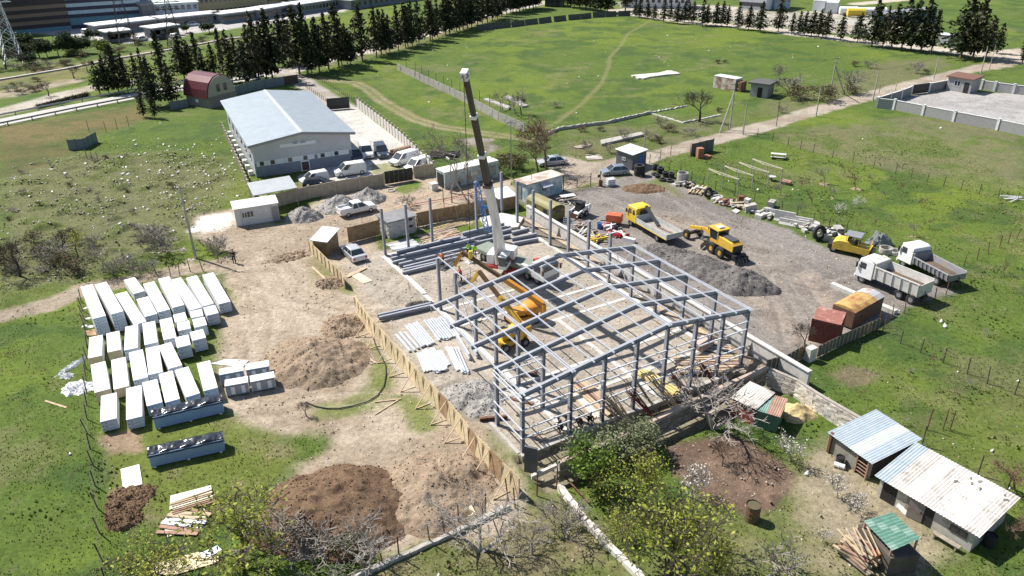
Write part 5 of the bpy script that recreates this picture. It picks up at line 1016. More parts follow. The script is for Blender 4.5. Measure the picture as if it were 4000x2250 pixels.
lift('orange articulated boom lift with round counterweight, basket raised by the crane',L1,L1+Vector((1.5,.9,0)),L1+Vector((1.6,.55,0)),c1(1775,915,3.0),c1(610,165,6.6),c1(505,350,4.9),bk1,P_ORA)
lift('orange boom lift nearer to the camera, basket at the inner column row',L2,L2+Vector((1.5,.9,0)),L2+Vector((1.6,.6,0)),c1(1440,1185,2.9),c1(850,440,6.5),c1(745,590,4.9),bk2,P_CAT)
# stacks, fences and heaps of the building yard
WRAP=mat('white_foil_wrap',(.82,.82,.82),.35,var=.04);ENDG=mat('blue_grey_foil_end',(.50,.55,.62),.5,var=.08);ENDY=mat('cut_insulation_end',(.52,.42,.24),.8,var=.12);INK=mat('blue_ink',(.06,.20,.42),.6);INKD=mat('dark_ink',(.10,.11,.13),.6)
def text_mesh(txt,size,mt):
 c=bpy.data.curves.new('t','FONT');c.body=txt;c.size=size;c.resolution_u=1;o=bpy.data.objects.new('t',c);COL.objects.link(o);bpy.context.view_layer.update()
 me=bpy.data.meshes.new_from_object(o.evaluated_get(bpy.context.evaluated_depsgraph_get()));bpy.data.objects.remove(o);me.materials.clear();me.materials.append(mt);return me
TXT=text_mesh('Assanpanel',.165,INK);MARK=MB().add([(0,0,0),(.11,0,0),(.11,.09,0),(0,.09,0)],[(0,1,2,3)]).mesh('mark',INKD);LOGO=MB().tube((0,0,0),(0,0,.004),.07,10).mesh('logo',INK)
def bundle(far,near,h,wid,label,end=ENDG,texts=True,stack=1):
 a,b=flat(g(0,2,*far,h)),flat(g(0,2,*near,h));L=(b-a).length;hd=heading(b,a);t=thing('panel_bundle',label,'panel bundle',b,hd,'wrapped white panel bundles');hh=(h-.12)/stack
 for k in range(stack):
  z0=.12+k*hh;m=MB();m.box(.02,L,-wid/2,wid/2,z0,z0+hh-.015);part('panel_stack',m,[WRAP],t)
  m=MB();m.box(.0,.019,-wid/2+.01,wid/2-.01,z0+.01,z0+hh-.03);e=part('end_face',m,end,t)
  rows=max(2,int(hh/.34))
  if texts:
   for i in range(rows):
    zz=z0+hh*(i+.55)/rows
    for me,yy,dz in((TXT,wid/2-.24,-.05),(LOGO,wid/2-.14,0),(MARK,wid/2-.3,-.19)):
     o=link('print',me,e);o.matrix_local=Matrix.Translation((-.004,yy,zz+dz))@Matrix(((0,0,-1,0),(-1,0,0,0),(0,1,0,0),(0,0,0,1)))
  else:
   for i in range(1,8):m=MB();z=z0+hh*i/8;m.box(-.004,.0,-wid/2+.01,wid/2-.01,z-.006,z+.006);part('panel_joint',m,WHITE,e)
 for x in(.3,L/2,L-.3):m=MB();m.box(x-.06,x+.06,-wid/2+.05,wid/2-.05,0,.12);part('bearer',m,WHITE,t)
 return t
BN=[((870,-13),(1000,305),2.2,1.15,2,'first from the left in the rear row, two bundles high'),((1010,-38),(1180,260),2.2,1.15,2,'second from the left in the rear row, two bundles high'),((1215,60),(1410,365),1.2,1.15,1,'third from the left in the rear row, slanting to the right'),((1300,-83),(1400,55),1.1,1.15,1,'short one at the back of the rear row beside the road'),((1430,110),(1520,285),1.2,1.15,1,'short one squeezed into the middle of the rear row'),((1495,-43),(1650,240),1.3,1.15,1,'fifth long one from the left in the rear row'),((1645,-93),(1795,195),1.2,1.15,1,'sixth long one from the left in the rear row'),((1765,-83),(1970,220),1.2,1.15,1,'third from the right in the rear row'),((1925,-103),(2095,180),1.2,1.15,1,'second from the right in the rear row'),((2090,-133),(2260,160),1.3,1.2,1,'rightmost of the rear row beside the bare earth'),((2105,195),(2140,275),1.35,1.15,1,'cube-shaped, in front of the rear row at its right end'),((1970,235),(1985,300),1.3,1.15,1,'cube-shaped, second from the right behind the small cubes'),((1800,268),(1825,345),1.3,1.15,1,'cube-shaped, at the back left of the small cubes'),((1840,350),(1855,430),1.3,1.15,1,'cube-shaped, second in the left file of small cubes'),((1995,315),(2020,395),1.3,1.15,1,'cube-shaped with torn foil, in the right file of small cubes'),((1975,440),(2005,525),1.45,1.2,1,'cube-shaped, nearest right of the small cubes'),((1825,495),(1850,597),1.45,1.2,1,'cube-shaped, nearest left of the small cubes'),((965,495),(955,705),1.1,1.15,1,'leftmost of the second row, with yellow cut end'),((1135,455),(1150,645),1.1,1.15,1,'second of the second row, with yellow cut end'),((1325,390),(1315,625),1.3,1.15,1,'third of the second row'),((1495,355),(1520,570),1.2,1.15,1,'fourth of the second row'),((1665,320),(1710,520),1.2,1.15,1,'fifth of the second row beside the small cubes'),((985,765),(1030,1045),1.3,1.2,1,'leftmost of the third row, with yellow cut end'),((1190,720),(1220,1015),1.1,1.2,1,'second of the third row, with yellow cut end'),((1365,645),(1415,925),1.2,1.2,1,'third of the third row'),((1530,605),(1565,870),1.2,1.15,1,'fourth of the third row'),((1655,575),(1765,805),1.2,1.15,1,'rightmost of the third row, slanting'),((1095,1080),(1090,1340),1.15,1.2,1,'leftmost of the front row'),((1345,1005),(1350,1320),1.15,1.2,1,'second of the front row'),((1505,945),(1555,1180),1.2,1.2,1,'third of the front row, behind the black-topped stack'),((1665,860),(1735,1145),1.2,1.15,1,'fourth of the front row'),((1825,820),(1940,1090),1.2,1.15,1,'fifth of the front row, slanting'),((2045,755),(2120,1030),1.25,1.15,1,'rightmost of the front row beside the foil-wrapped pallets')]
for f_,n_,h,w,st,lb in BN:bundle(f_,n_,h,w,'white wrapped panel bundle, '+lb,ENDY if 'yellow' in lb else ENDG,'yellow' not in lb,st)
FOIL=mat('clear_foil',(.62,.65,.70),.25,var=.15,spec=.7)
def wrapped(label,l,r,h,d):
 a,b=l,r;t=thing('wrapped_pallet',label,'pallet',a,heading(a,b),'foil wrapped pallets');L=(b-a).length
 m=MB();m.box(0,L,0,d,.12,h);part('contents',m,mat('blue_grey_trim',(.20,.235,.29),.5,var=.2),t)
 for k in range(7):m=MB();z=.2+k*(h-.3)/7;m.box(-.01,L+.01,-.012,d,z,z+.03);part('layer',m,FOIL,t)
 m=MB();m.box(-.03,L+.03,-.03,d+.03,h,h+.07);part('lid',m,WRAP,t)
 for x in(L*.22,L*.68):m=MB();m.box(x,x+L*.17,-.03,-.013,.25,h-.15);part('spacer_board',m,WHITE,t)
 for x in(0,L):m=MB();m.box(x-.02,x+.02,-.02,d+.02,.05,h-.02);part('foil_side',m,FOIL,t)
q=lambda x,y:g(0,2,x,y);q1=lambda x,y:g(1,2,x,y)
wrapped('foil-wrapped pallet of grey trim, front left of the four',q(2290,1115),q(2515,1075),1.15,.95);wrapped('foil-wrapped pallet of grey trim, back left of the four',q(2235,1005),q(2470,960),1.2,.95)
wrapped('foil-wrapped pallet of grey trim, front right of the four',q(2545,1072),q1(205,1025),1.15,.95);wrapped('foil-wrapped pallet of grey trim, back right of the four',q(2500,955),q1(150,915),1.2,.95)
BLK=mat('black_foil',(.018,.02,.025),.22,var=.3,vs=4,spec=.8,bump=.06,bs=3.0);PANB=mat('blue_grey_panel_edge',(.30,.42,.62),.45,var=.1)
def black_stack(label,l,r,h,d):
 t=thing('panel_stack',label,'panel stack',l,heading(l,r));L=(r-l).length;n=13
 for k in range(n):m=MB();z=.1+k*h/n;m.box(0,L,0,d,z,z+h/n-.02);part('panel',m,PANB,t)
 m=MB();nx,ny=60,12;vs=[]
 for i in range(nx):
  for j in range(ny):
   x=-.06+(L+.12)*i/(nx-1);y=-.05+(d+.1)*j/(ny-1);e=min(j,ny-1-j,2)/2;vs.append((x,y,.12+h+(noise.noise((x*1.6,y*1.2,L))*.10+noise.noise((x*5,y*3,L))*.04+.05)*(.25+e)-(.22 if e==0 else 0)))
 m.add(vs,[(i*ny+j,(i+1)*ny+j,(i+1)*ny+j+1,i*ny+j+1)for i in range(nx-1)for j in range(ny-1)]);part('foil_cover',m,BLK,t,True)
 for x in(.25,L*.5,L-.3):m=MB();m.box(x-.1,x+.1,-.06,d+.05,0,.1);part('bearer',m,WHITE,t)
black_stack('long blue-grey panel stack under crumpled black foil, touching the white bundles',q(1570,1440),q(2262,1272),1.15,1.15)
black_stack('long blue-grey panel stack under crumpled black foil, alone on the grass',g(0,3,1525,358),g(0,3,2268,190),1.1,1.15)
def profs(far,near,n,spread,layers,label,w=.16,h=.1):
 a,b=g(1,2,*near),g(1,2,*far);sticks('profile_stack',label,'steel profiles',a,b,n,spread,w,h,[GALV],.05,.008,'stacks of galvanised profiles',.12,layers,'profile')
profs((1440,470),(1600,655),3,.9,1,'three wide galvanised channels, leftmost of the profile stacks',.22,.18);profs((1560,385),(1735,605),14,1.3,2,'double layer of galvanised profiles, left of the largest stack');profs((1800,330),(1960,530),20,2.3,2,'largest and widest stack of galvanised profiles, farthest back')
profs((2050,510),(2190,740),10,.75,4,'tall narrow packet of galvanised profiles nearest to the frame',.15,.14);profs((1660,665),(1740,865),7,.8,1,'single layer of galvanised profiles at the front left of the stacks');profs((1730,640),(1870,870),14,1.1,2,'galvanised profile stack in the middle of the front group');profs((1830,650),(1925,815),5,.6,1,'small lot of galvanised profiles behind the front group');profs((1930,610),(2055,850),4,.5,1,'four loose galvanised profiles right of the front group');profs((1995,620),(2115,890),6,.5,2,'long narrow packet of galvanised profiles, front right')
def ibeam_thing(label,p,q_,z=.0,b=.3,h=.42):
 m=MB();L=(q_-p).length;i_beam(m,(0,0,h/2),(L,0,h/2),b,h);return solo('steel_beam',m,STEEL,label,'steel beam',flat(p)+Vector((0,0,z+.06)),heading(p,q_),'steel beams lying ready')
w_=lambda x,y:g(1,1,x,y);w2=lambda x,y:g(2,1,x,y)
for k,(p,q_,z)in enumerate([(w_(1355,1160),w_(2120,975),0),(w_(1365,1185),w_(2150,1000),0),(w_(1375,1225),w_(2250,1010),0),(w_(1440,1245),w_(2200,1060),0),(w_(1485,1275),w_(2130,1115),0),(w_(1490,1300),w_(2060,1170),0),(w_(1475,1330),w_(1850,1235),0),(w_(1420,1150),w_(2060,1000),.45),(w_(1500,1185),w_(2200,1020),.45),(w_(2020,985),w_(2560,860),0),(w_(2080,1010),w_(2570,890),0),(w_(2120,1045),w_(2560,950),0),(w_(2080,965),w_(2500,862),.45)]):
 ibeam_thing('grey steel beam on the floor by the crane, %s of the laid-out beams'%ordn(k)if k<9 else 'grey steel beam behind the crane cab, %s of the right-hand lot'%ordn(k-9),p,q_,z)
for k,(p,q_)in enumerate([(w2(0,925),w2(175,880)),(w2(0,985),w2(250,935)),(w2(20,1030),w2(265,985))]):ibeam_thing('short grey steel beam right of the crane, %s from the back'%ordn(k),p,q_)
ibeam_thing('single long steel beam lying left of the frame',g(1,2,1240,350),g(1,2,1775,225),.1,.25,.4);ibeam_thing('second long steel beam lying left of the frame, just behind the first',g(1,2,1225,325),g(1,2,1760,205),.1,.25,.4)
ibeam_thing('rusty dark steel beam half buried beside the gravel at the left front corner',G(1640+860/3.677,1300+1275/3.677),G(1640+1260/3.677,1300+1235/3.677),0,.2,.3).data.materials[0]=RUST
def hoarding(label,pts,h,side,mt=OSB,step=1.25,brace=True,bl=1.5,name='board_fence',tilt=0.0):
 root=thing(name,label,'fence',pts[0]);base=Vector(pts[0]);P=[]
 for a,b in zip(pts[:-1],pts[1:]):
  n=max(1,round((b-a).length/step));P+=[(a+(b-a)*i/n,b-a)for i in range(n)]
 P.append((pts[-1],pts[-1]-pts[-2]));r=random.Random(len(label));strut=MB().bar((0,0,h*.93),(0,bl,.0),.09,.05).mesh('strut',WOOD);foot=MB().bar((0,.02,.04),(0,bl,.04),.09,.05).mesh('foot_rail',WOOD);post=MB().box(-.03,.03,-.09,-.03,-.1,h-.05).mesh('post',WOOD)
 for i,(p,d)in enumerate(P):
  rz=math.atan2(d.y,d.x)+(0 if side>0 else math.pi);q_=p-base;link('post',post,root,q_,rz)
  if brace and i%2==0:link('strut',strut,root,q_,rz);link('foot_rail',foot,root,q_,rz)
  if i<len(P)-1:
   e=P[i+1][0];L=(e-p).length;m=MB();dz=r.gauss(0,.01);m.box(.006,L-.006,-.012,.012,.04+dz,h+dz);o=part('board',m,mt if r.random()>.06 else OSB_D,root);o.location=q_;o.rotation_euler=(r.gauss(0,.004)+tilt,0,math.atan2((e-p).y,(e-p).x))
 return root
F_=[g(1,2,*p)for p in((1000,268),(1140,470),(1250,592),(1365,727),(1490,865),(1605,1007),(1760,1172),(1920,1338))]+[g(1,3,*p)for p in((2062,50),(2207,235),(2345,375),(2465,510))]+[g(2,3,65,672)]
hoarding('long pale OSB hoarding with raking struts along the left of the building site',[flat(p)for p in F_],1.95,-1,step=1.22,tilt=R(-5))
hoarding('curved OSB hoarding running from the little shed to the site entrance',[flat(g(1,1,*p))for p in((548,1085),(625,1165),(705,1245),(790,1330),(868,1405))]+[flat(g(1,2,900,20))],1.45,1,brace=False)
hoarding('short run of brown board fence left of the block shed',[flat(g(1,1,*p))for p in((935,1000),(1080,968),(1255,920))],2.1,-1,OSB_D,brace=False)
rf=hoarding('long brown board fence behind the rear columns',[flat(g(1,1,*p))for p in((1620,845),(1820,800),(2010,768),(2195,728),(2440,690))],2.0,-1,OSB_D,bl=.9)  # fence stands in shade; its boards carry that shade as a darker colour
ORN=mat('orange_net',(.62,.20,.10),.6);m=MB();pp=[g(1,1,1560,800),g(1,1,1900,740),g(1,1,2250,660)];m.path([flat(p)+Vector((0,0,2.6))for p in pp],.05,5);m.path([flat(p)+Vector((0,0,2.3))for p in pp],.03,5)
for p in pp:m.tube(flat(p),flat(p)+Vector((0,0,2.7)),.05,5)
solo('barrier_rail',m,ORN,'orange pipe rail standing above the brown board fence','rail')
def sheet(label,c,L,w,rz,mt,name='board',z=.03,th=.02,cat='board'):m=MB();m.box(-L/2,L/2,-w/2,w/2,0,th);return solo(name,m,mt,label,cat,flat(c)+Vector((0,0,z)),rz)
def quad_sheet(label,pts,mt,z=.05,th=.03,name='board',cat='board'):c=sum(pts,Vector())/len(pts);m=MB();m.slab([p-c for p in pts],0,th);return solo(name,m,mt,label,cat,flat(c)+Vector((0,0,z)))
OSBL=mat('fresh_osb_flat',(.70,.58,.38),.8,var=.12)
quad_sheet('pale OSB sheet lying by the curved hoarding, crossed by a plank',[g(1,1,*p)for p in((930,1320),(1010,1290),(1175,1385),(1080,1415))],OSBL);quad_sheet('long plank laid across the OSB sheet at the hoarding end',[g(1,1,*p)for p in((905,1345),(1095,1250),(1120,1262),(925,1360))],WOOD,.1)
quad_sheet('old timber lying beside the grass patch at the curved hoarding',[g(1,1,*p)for p in((555,1250),(575,1245),(730,1385),(710,1395))],WOOD,.05)
quad_sheet('large cream sheet lying flat on the grass, lower left',[g(0,3,*p)for p in((1215,375),(1403,325),(1435,525),(1240,572))],mat('cream_sheet',(.80,.74,.58),.6,var=.05));
quad_sheet('cream sheets topmost of the loose stack in the grass, lower left',[g(0,3,*p)for p in((1720,650),(2125,545),(2140,615),(1710,790))],MATS['cream_sheet'],.12)
quad_sheet('second cream sheet of the loose stack, half under planks',[g(0,3,*p)for p in((1630,900),(2060,770),(2090,900),(1690,1060))],MATS['cream_sheet'],.06)
sticks('plank_pile','brown and cream laths on the loose sheet stack, lower left','planks',g(0,3,1720,790),g(0,3,2160,650),7,1.3,.1,.06,[WOOD,MATS['cream_sheet'],WOOD_R],.16,.03);sticks('plank_pile','grey metal trays and laths at the lower end of the loose sheet stack','planks',g(0,3,1660,880),g(0,3,2080,930),7,2.2,.28,.05,[GALV,WOOD,WOOD_R,MATS['cream_sheet']],.12,.09)
quad_sheet('cream sheets lying under the bare tree at the bottom left edge',[g(0,3,*p)for p in((1540,1330),(1990,1210),(2200,1235),(2200,1310),(1750,1443),(1530,1430))],OSBL,.06);quad_sheet('grey sheet piece on the cream sheets at the bottom left',[g(0,3,*p)for p in((2020,1230),(2190,1150),(2235,1195),(2080,1285))],GALV,.12)
quad_sheet('OSB sheet leaning on the tan soil heap by the garden fence',[g(1,3,*p)for p in((1915,775),(2140,685),(2215,850),(1960,920))],OSBL,.25);quad_sheet('OSB sheet half covered with soil left of the leaning one',[g(1,3,*p)for p in((1795,810),(1850,790),(1960,930),(1885,975))],OSBL,.2)
quad_sheet('white sheet lying behind the foil-wrapped pallets',[g(0,2,*p)for p in((2120,780),(2275,735),(2505,745),(2450,810),(2300,800))],mat('pinkish_white_sheet',(.74,.68,.60),.6),.05)
sticks('plank_pile','two long planks lying on the earth inside the hose loop','planks',g(1,2,1190,1165),g(1,2,1475,1132),1,.1,.12,.06,[WOOD],.02,0);sheet('single plank slanting below the hose loop',(g(1,2,1225,1270)+g(1,2,1425,1145))/2,3.0,.12,heading(g(1,2,1225,1270),g(1,2,1425,1145)),WOOD)
sticks('plank_pile','short boards by the soil heap beside the hoarding','planks',g(1,2,1070,690),g(1,2,1190,780),5,1.0,.12,.05,[WOOD,WOOD_G],.03,.6);sheet('plank lying left of the white bundles on the meadow',(g(0,2,470,1155)+g(0,2,655,1215))/2,2.6,.18,heading(g(0,2,470,1155),g(0,2,655,1215)),WOOD)
m=MB();m.path([flat(g(1,2,*p))+Vector((0,0,.08))for p in((1180,520),(1215,620),(1270,720),(1305,800),(1310,890),(1290,1000),(1225,1100),(1120,1165),(980,1205),(850,1230),(720,1232),(600,1210),(500,1165))],.05,6);solo('hose',m,BLACK,'thick black hose curving over the bare earth','hose')
sticks('plank_pile','long yellow and grey planks in the grass behind the rear columns','planks',w_(1760,880),w_(2100,785),14,2.0,.14,.06,[MATS['yellow_formwork'],WOOD,WOOD_G],.03,.04,layers=2);sticks('plank_pile','scattered boards and offcuts between block shed and rear columns','planks',w_(1640,980),w_(2060,890),18,3.4,.18,.05,[WOOD,WOOD_G,WOOD_R,CONC],.03,.25)
sticks('plank_pile','grey sheets and boards lying before the block shed','planks',w_(1340,1050),w_(1600,985),12,2.2,.4,.05,[CONC,GALV,WOOD,WOOD_G],.03,.12)
def crumple(label,c,sx,sy,h,mt,name='foil_heap',cat='foil',rz=0,seed=1,n=22):
 vs=[];
 for i in range(n):
  for j in range(n):
   u,v_=2*i/(n-1)-1,2*j/(n-1)-1;rr=math.hypot(u,v_);e=max(0,1-rr**3);x,y=u*sx*(1+noise.noise((u*2,v_*2,seed))*.4),v_*sy*(1+noise.noise((u*2,v_*2,seed+5))*.4);vs.append((x,y,-.03+e*h*(.45+abs(noise.noise((u*4,v_*4,seed+9)))*1.6+noise.noise((u*11,v_*11,seed))*.35)))
 m=MB();m.add(vs,[(i*n+j,(i+1)*n+j,(i+1)*n+j+1,i*n+j+1)for i in range(n-1)for j in range(n-1)if math.hypot(2*i/(n-1)-1,2*j/(n-1)-1)<1.08+noise.noise((i,j,seed))*.2]);return solo(name,m,mt,label,cat,flat(c),rz,smooth=False)
crumple('crumpled heap of white film left of the bundles',g(0,2,790,1020),1.5,1.1,.5,WRAP,seed=3);crumple('strip of white film waste trailing up the meadow',g(0,2,730,800),.35,1.9,.3,WRAP,rz=R(-18),seed=5);crumple('small lump of white film above the big heap',g(0,2,670,905),.7,.5,.35,WRAP,seed=8)
for k,(x,y)in enumerate(((890,320),(910,400),(850,395),(860,215))):crumple('scrap of white film by the left fence, %s from the front'%ordn(3-k),g(0,2,x,y),.35,.25,.2,WRAP,seed=20+k,n=9)
quad_sheet('brown board on the ground beside the leftmost bundle',[g(0,2,*p)for p in((850,450),(960,430),(975,495),(880,500))],OSB_D)
crumple('torn white sheet by the power pole, larger one',g(0,1,1830,1080),.9,.9,.3,mat('pink_white_film',(.78,.68,.60),.6),seed=31);crumple('torn white sheet by the power pole, smaller one',g(0,1,1915,1175),.6,.35,.2,MATS['pink_white_film'],seed=32)
# heaps
def heap_mat(name,c0,c1,st,scale=6.0,bump=.12,stones=.5,amt=.5):
 m,t,b=new_mat(name);L=t.links.new;ge=nd(t,'ShaderNodeTexCoord').outputs['Object']
 n1=nd(t,'ShaderNodeTexNoise',i_Scale=1.1,i_Detail=8.0,i_Roughness=.7);L(ge,n1.inputs['Vector']);cr=nd(t,'ShaderNodeValToRGB');L(n1.outputs['Fac'],cr.inputs[0]);e=cr.color_ramp.elements;e[0].color=(*c0,1);e[0].position=.35;e[1].color=(*c1,1);e[1].position=.66
 vo=nd(t,'ShaderNodeTexVoronoi',i_Scale=scale);L(ge,vo.inputs['Vector']);mr=nd(t,'ShaderNodeMapRange');mr.inputs[1].default_value=.05;mr.inputs[2].default_value=.45;mr.inputs[3].default_value=amt;mr.inputs[4].default_value=0;L(vo.outputs['Distance'],mr.inputs[0])
 hs=nd(t,'ShaderNodeMix',data_type='RGBA');L(mr.outputs[0],hs.inputs[0]);L(cr.outputs[0],hs.inputs[6]);hs.inputs[7].default_value=(*st,1);L(hs.outputs[2],b.inputs['Base Color']);b.inputs['Roughness'].default_value=.95;b.inputs['Specular IOR Level'].default_value=.12
 n2=nd(t,'ShaderNodeTexNoise',i_Scale=scale*.8,i_Detail=6.0,i_Roughness=.75);L(ge,n2.inputs['Vector']);bp=nd(t,'ShaderNodeBump',i_Strength=1.0,i_Distance=bump);L(n2.outputs['Fac'],bp.inputs['Height']);L(bp.outputs[0],b.inputs['Normal']);return m
def heap(name,label,c,rx,ry,h,mt,rz=0.0,seed=1,lump=.22,n=84,peak=.9,cat='heap'):
 u=np.linspace(-1.25,1.25,n);U,V=np.meshgrid(u,u);sd=seed*17.3;r=np.hypot(U,V)+(fbm(U+sd+20,V+20,.8,seed)-.5)*.55
 z=np.clip(1-r,0,1.3)**peak*h;z=np.where(z>0,z,0);w=np.clip((1.02-r)*4,0,1);X,Y=U*rx,V*ry
 z=z*(1+(fbm(U+sd+9,V+9,.45,seed+3)-.5)*.7)+w*((fbm(X+50+sd,Y+50,1.0,seed+5,3)-.5)*lump*2+(fbm(X+90,Y+90+sd,.32,seed+8,2)-.5)*lump)-.05-(1-w)*.14
 m=MB();m.add(np.stack([X.ravel(),Y.ravel(),z.ravel()],1).tolist(),[(i*n+j,i*n+j+1,(i+1)*n+j+1,(i+1)*n+j)for i in range(n-1)for j in range(n-1)if r[i,j]<1.09]);return solo(name,m,mt,label,cat,flat(c),rz,smooth=True)
SO1=heap_mat('tan_soil',(.25,.18,.122),(.385,.30,.215),(.45,.38,.30),4,.16,amt=.3);SO2=heap_mat('dark_soil',(.115,.072,.046),(.22,.145,.09),(.33,.25,.18),4,.16,amt=.3);GRV=heap_mat('grey_gravel',(.25,.235,.215),(.42,.40,.37),(.50,.48,.45),6,.12,amt=.55);DGR=heap_mat('dark_gravel',(.10,.092,.088),(.20,.185,.172),(.33,.31,.29),5,.14,amt=.4)
heap('soil_heap','large tan soil heap left of the long hoarding',g(1,2,600,740),5.6,4.9,2.3,SO1,R(20),1,.26);heap('soil_heap','low tan soil heap behind the large one near the hoarding start',g(1,2,880,400),2.6,2.8,1.1,SO1,0,4);heap('soil_heap','large dark brown soil heap at the bottom',g(1,3,830,740),6.2,4.9,2.3,SO2,0,2,.26);heap('soil_heap','tan soil heap right of the dark heap at the bottom',g(1,3,1800,560),4.4,4.6,1.7,SO1,R(-20),7,.24)
heap('soil_heap','small heap of brown earth at the end of the curved hoarding',g(1,1,740,1415),1.9,1.5,.8,SO1,0,9);heap('soil_heap','low churned earth left of the little shed',g(1,1,400,1130),4.0,1.6,.35,SO1,R(25),12,.3)
heap('soil_heap','dark dug clods below the large cream sheet',g(0,3,1290,690),1.9,2.2,.45,SO2,0,15,.3);heap('soil_heap','dark dug clods further down toward the fence',g(0,3,1270,870),1.6,1.3,.4,SO2,0,16,.3)
heap('gravel_heap','leftmost grey gravel heap beside the site office',g(1,1,490,745),2.9,2.5,1.7,GRV,0,3);heap('gravel_heap','middle grey gravel heap behind the pickup',g(1,1,830,645),3.2,3.0,1.8,GRV,0,5);heap('gravel_heap','rightmost grey gravel heap near the sandy wall',g(1,1,1115,568),3.2,3.0,1.7,GRV,0,6)
heap('gravel_heap','spread grey gravel beside the left front of the frame',g(1,2,2150,1120),3.4,3.2,.8,GRV,0,8);heap('gravel_heap','long grey gravel heap behind the right side of the frame',g(2,1,1880,1250),5.4,4.0,1.5,DGR,R(-35),10);heap('gravel_heap','darkest gravel heap at the lower end beside the frame',g(2,1,2280,1390),4.6,3.4,1.9,DGR,R(-40),11,.3);heap('gravel_heap','low gravel heap just right of the frame near the flatbed',g(2,1,1600,1110),4.2,2.4,.8,DGR,R(-40),13)
heap('sand_heap','brown rutted sand heap at the top of the plant yard',g(2,1,1340,455),3.6,2.6,.75,SO2,0,14,.2);heap('straw_heap','heap of yellow straw beside the pale stone wall',g(3,2,300,1270),1.9,1.5,1.0,mat('straw',(.52,.40,.20),.9,var=.3,vs=8,bump=.05),0,17,.12)
heap('soil_heap','dark spoil strip beside the curb left of the frame',g(1,2,1640,180),1.9,.7,.45,DGR,R(10),18)
# poles, wires, fences, sheds, clutter
POLE=mat('pole_concrete',(.36,.34,.31),.9,var=.15);POST=mat('iron_post',(.075,.06,.05),.8,var=.3);POSTW=mat('pale_post',(.42,.36,.24),.8)
def row_y(r,y):return OYS[r]+y/2.576
def pole(label,c,r,bx,by,ty,w=.2,arm=0,strut=None,mt=POLE,name='utility_pole',cat='pole',tilt=None):
 b=flat(g(c,r,bx,by));h=tall(b,ty if ty>2300 or tilt=='abs' else row_y(r,ty));t=thing(name,label,cat,b)
 m=MB();m.add([(-w/2,-w/2,-.1),(w/2,-w/2,-.1),(w/2,w/2,-.1),(-w/2,w/2,-.1),(-w*.3,-w*.3,h),(w*.3,-w*.3,h),(w*.3,w*.3,h),(-w*.3,w*.3,h)],[(3,2,1,0),(4,5,6,7),(0,1,5,4),(1,2,6,5),(2,3,7,6),(3,0,4,7)]);part('shaft',m,mt,t)
 for k in range(arm):
  m=MB();m.bar((-.7,0,h-.35-k*.9),(.7,0,h-.35-k*.9),.08,.08);q=part('cross_arm',m,POST,t)
  for x in(-.6,.6):m=MB();m.tube((x,0,h-.3-k*.9),(x,0,h-.12-k*.9),.05,6);part('insulator',m,WHITE,q)
 if strut:s=flat(g(c,r,*strut))-b;m=MB();m.bar((s.x,s.y,0),(0,0,h*.8),w*.8,w*.8);part('strut',m,mt,t)
 return Vector((b.x,b.y,h))
PT={}
PT['l']=pole('tall concrete power pole at the bend of the dirt road, left',0,1,1970,1155,420,.24,1)
PT['m']=pole('power pole behind the teal wagon',1,1,2570,340,(-230),.22,1);PT['b']=pole('power pole before the teal wagon, propped by a strut',1,1,1972,595,205,.2,0,(2105,545));pole('thin post left of the propped pole at the teal wagon',1,1,1887,600,290,.1,mt=POST)
PT['r1']=pole('short power pole beyond the guard kiosk',2,1,1330,70,-195,.2);PT['r2']=pole('double-legged power pole at the lane bend',2,0,2190,1305,830,.22,2,(2090,1335));PT['r3']=pole('slim pole on the lane right of the double-legged one',2,0,2325,1355,1015,.18)
PT['r4']=pole('rusty thin post beside the lane below the brush',3,0,82,1270,935,.1,mt=POST);PT['r5']=pole('concrete pole on the near side of the lane by the brush',3,0,482,1170,880,.2);PT['r6']=pole('tall pole with cross arms and a dark strut in the brush',3,0,615,1000,570,.22,2,(770,950));PT['r7']=pole('pole on the lane just left of the walled compound',3,0,1053,1020,700,.2);pole('yellowish thin mast by the compound gate',3,0,1280,910,670,.11,mt=POSTW);pole('short dark red post left of the compound wall',3,0,1115,945,850,.1,mt=RUST)
PT['r8']=pole('pole beyond the compound on the far side of the lane',3,0,1667,795,570,.2);PT['r9']=pole('pole near the big conifers at the far lane end',3,0,2140,740,465,.2);pole('thin pole right of the last lane pole',3,0,2225,700,450,.12)
def wire(label,pts,sag=.5,r=.018,n=8):
 m=MB()
 for a,b in zip(pts[:-1],pts[1:]):m.path([a+(b-a)*i/n-Vector((0,0,sag*4*(i/n)*(1-i/n)))for i in range(n+1)],r,3)
 return solo('overhead_wire',m,BLACKM,label,'wire')
wire('overhead line along the right lane',[PT['r1'],PT['r3'],PT['r5'],PT['r7'],PT['r8'],PT['r9']]);wire('overhead line crossing the plant yard entrance',[PT['b'],PT['m'],PT['r1']]);wire('overhead line from the double-legged pole into the brush',[PT['r2'],PT['r6']])
def wire_fence(label,pts,h,step,n_w=4,mt=POST,pr=.05,jit=.0,mesh=False,name='wire_fence'):
 t=thing(name,label,'fence',pts[0]);base=Vector(pts[0]);post=MB().tube((0,0,-.1),(0,0,h),pr,6).mesh('post',mt);P=[];r=random.Random(len(label))
 for a,b in zip(pts[:-1],pts[1:]):
  n=max(1,round((b-a).length/step));P+=[a+(b-a)*i/n for i in range(n)]
 P.append(pts[-1])
 for p in P:o=link('post',post,t,p-base);o.rotation_euler=(r.gauss(0,jit),r.gauss(0,jit),0);o.scale=(1,1,1+r.gauss(0,.06))
 if n_w:
  m=MB()
  for k in range(n_w):z=h*(k+.6)/n_w;m.path([p-base+Vector((0,0,z+r.gauss(0,.03)))for p in P],.007,3)
  w=part('wires',m,POST,t);w['kind']='stuff'
 return t
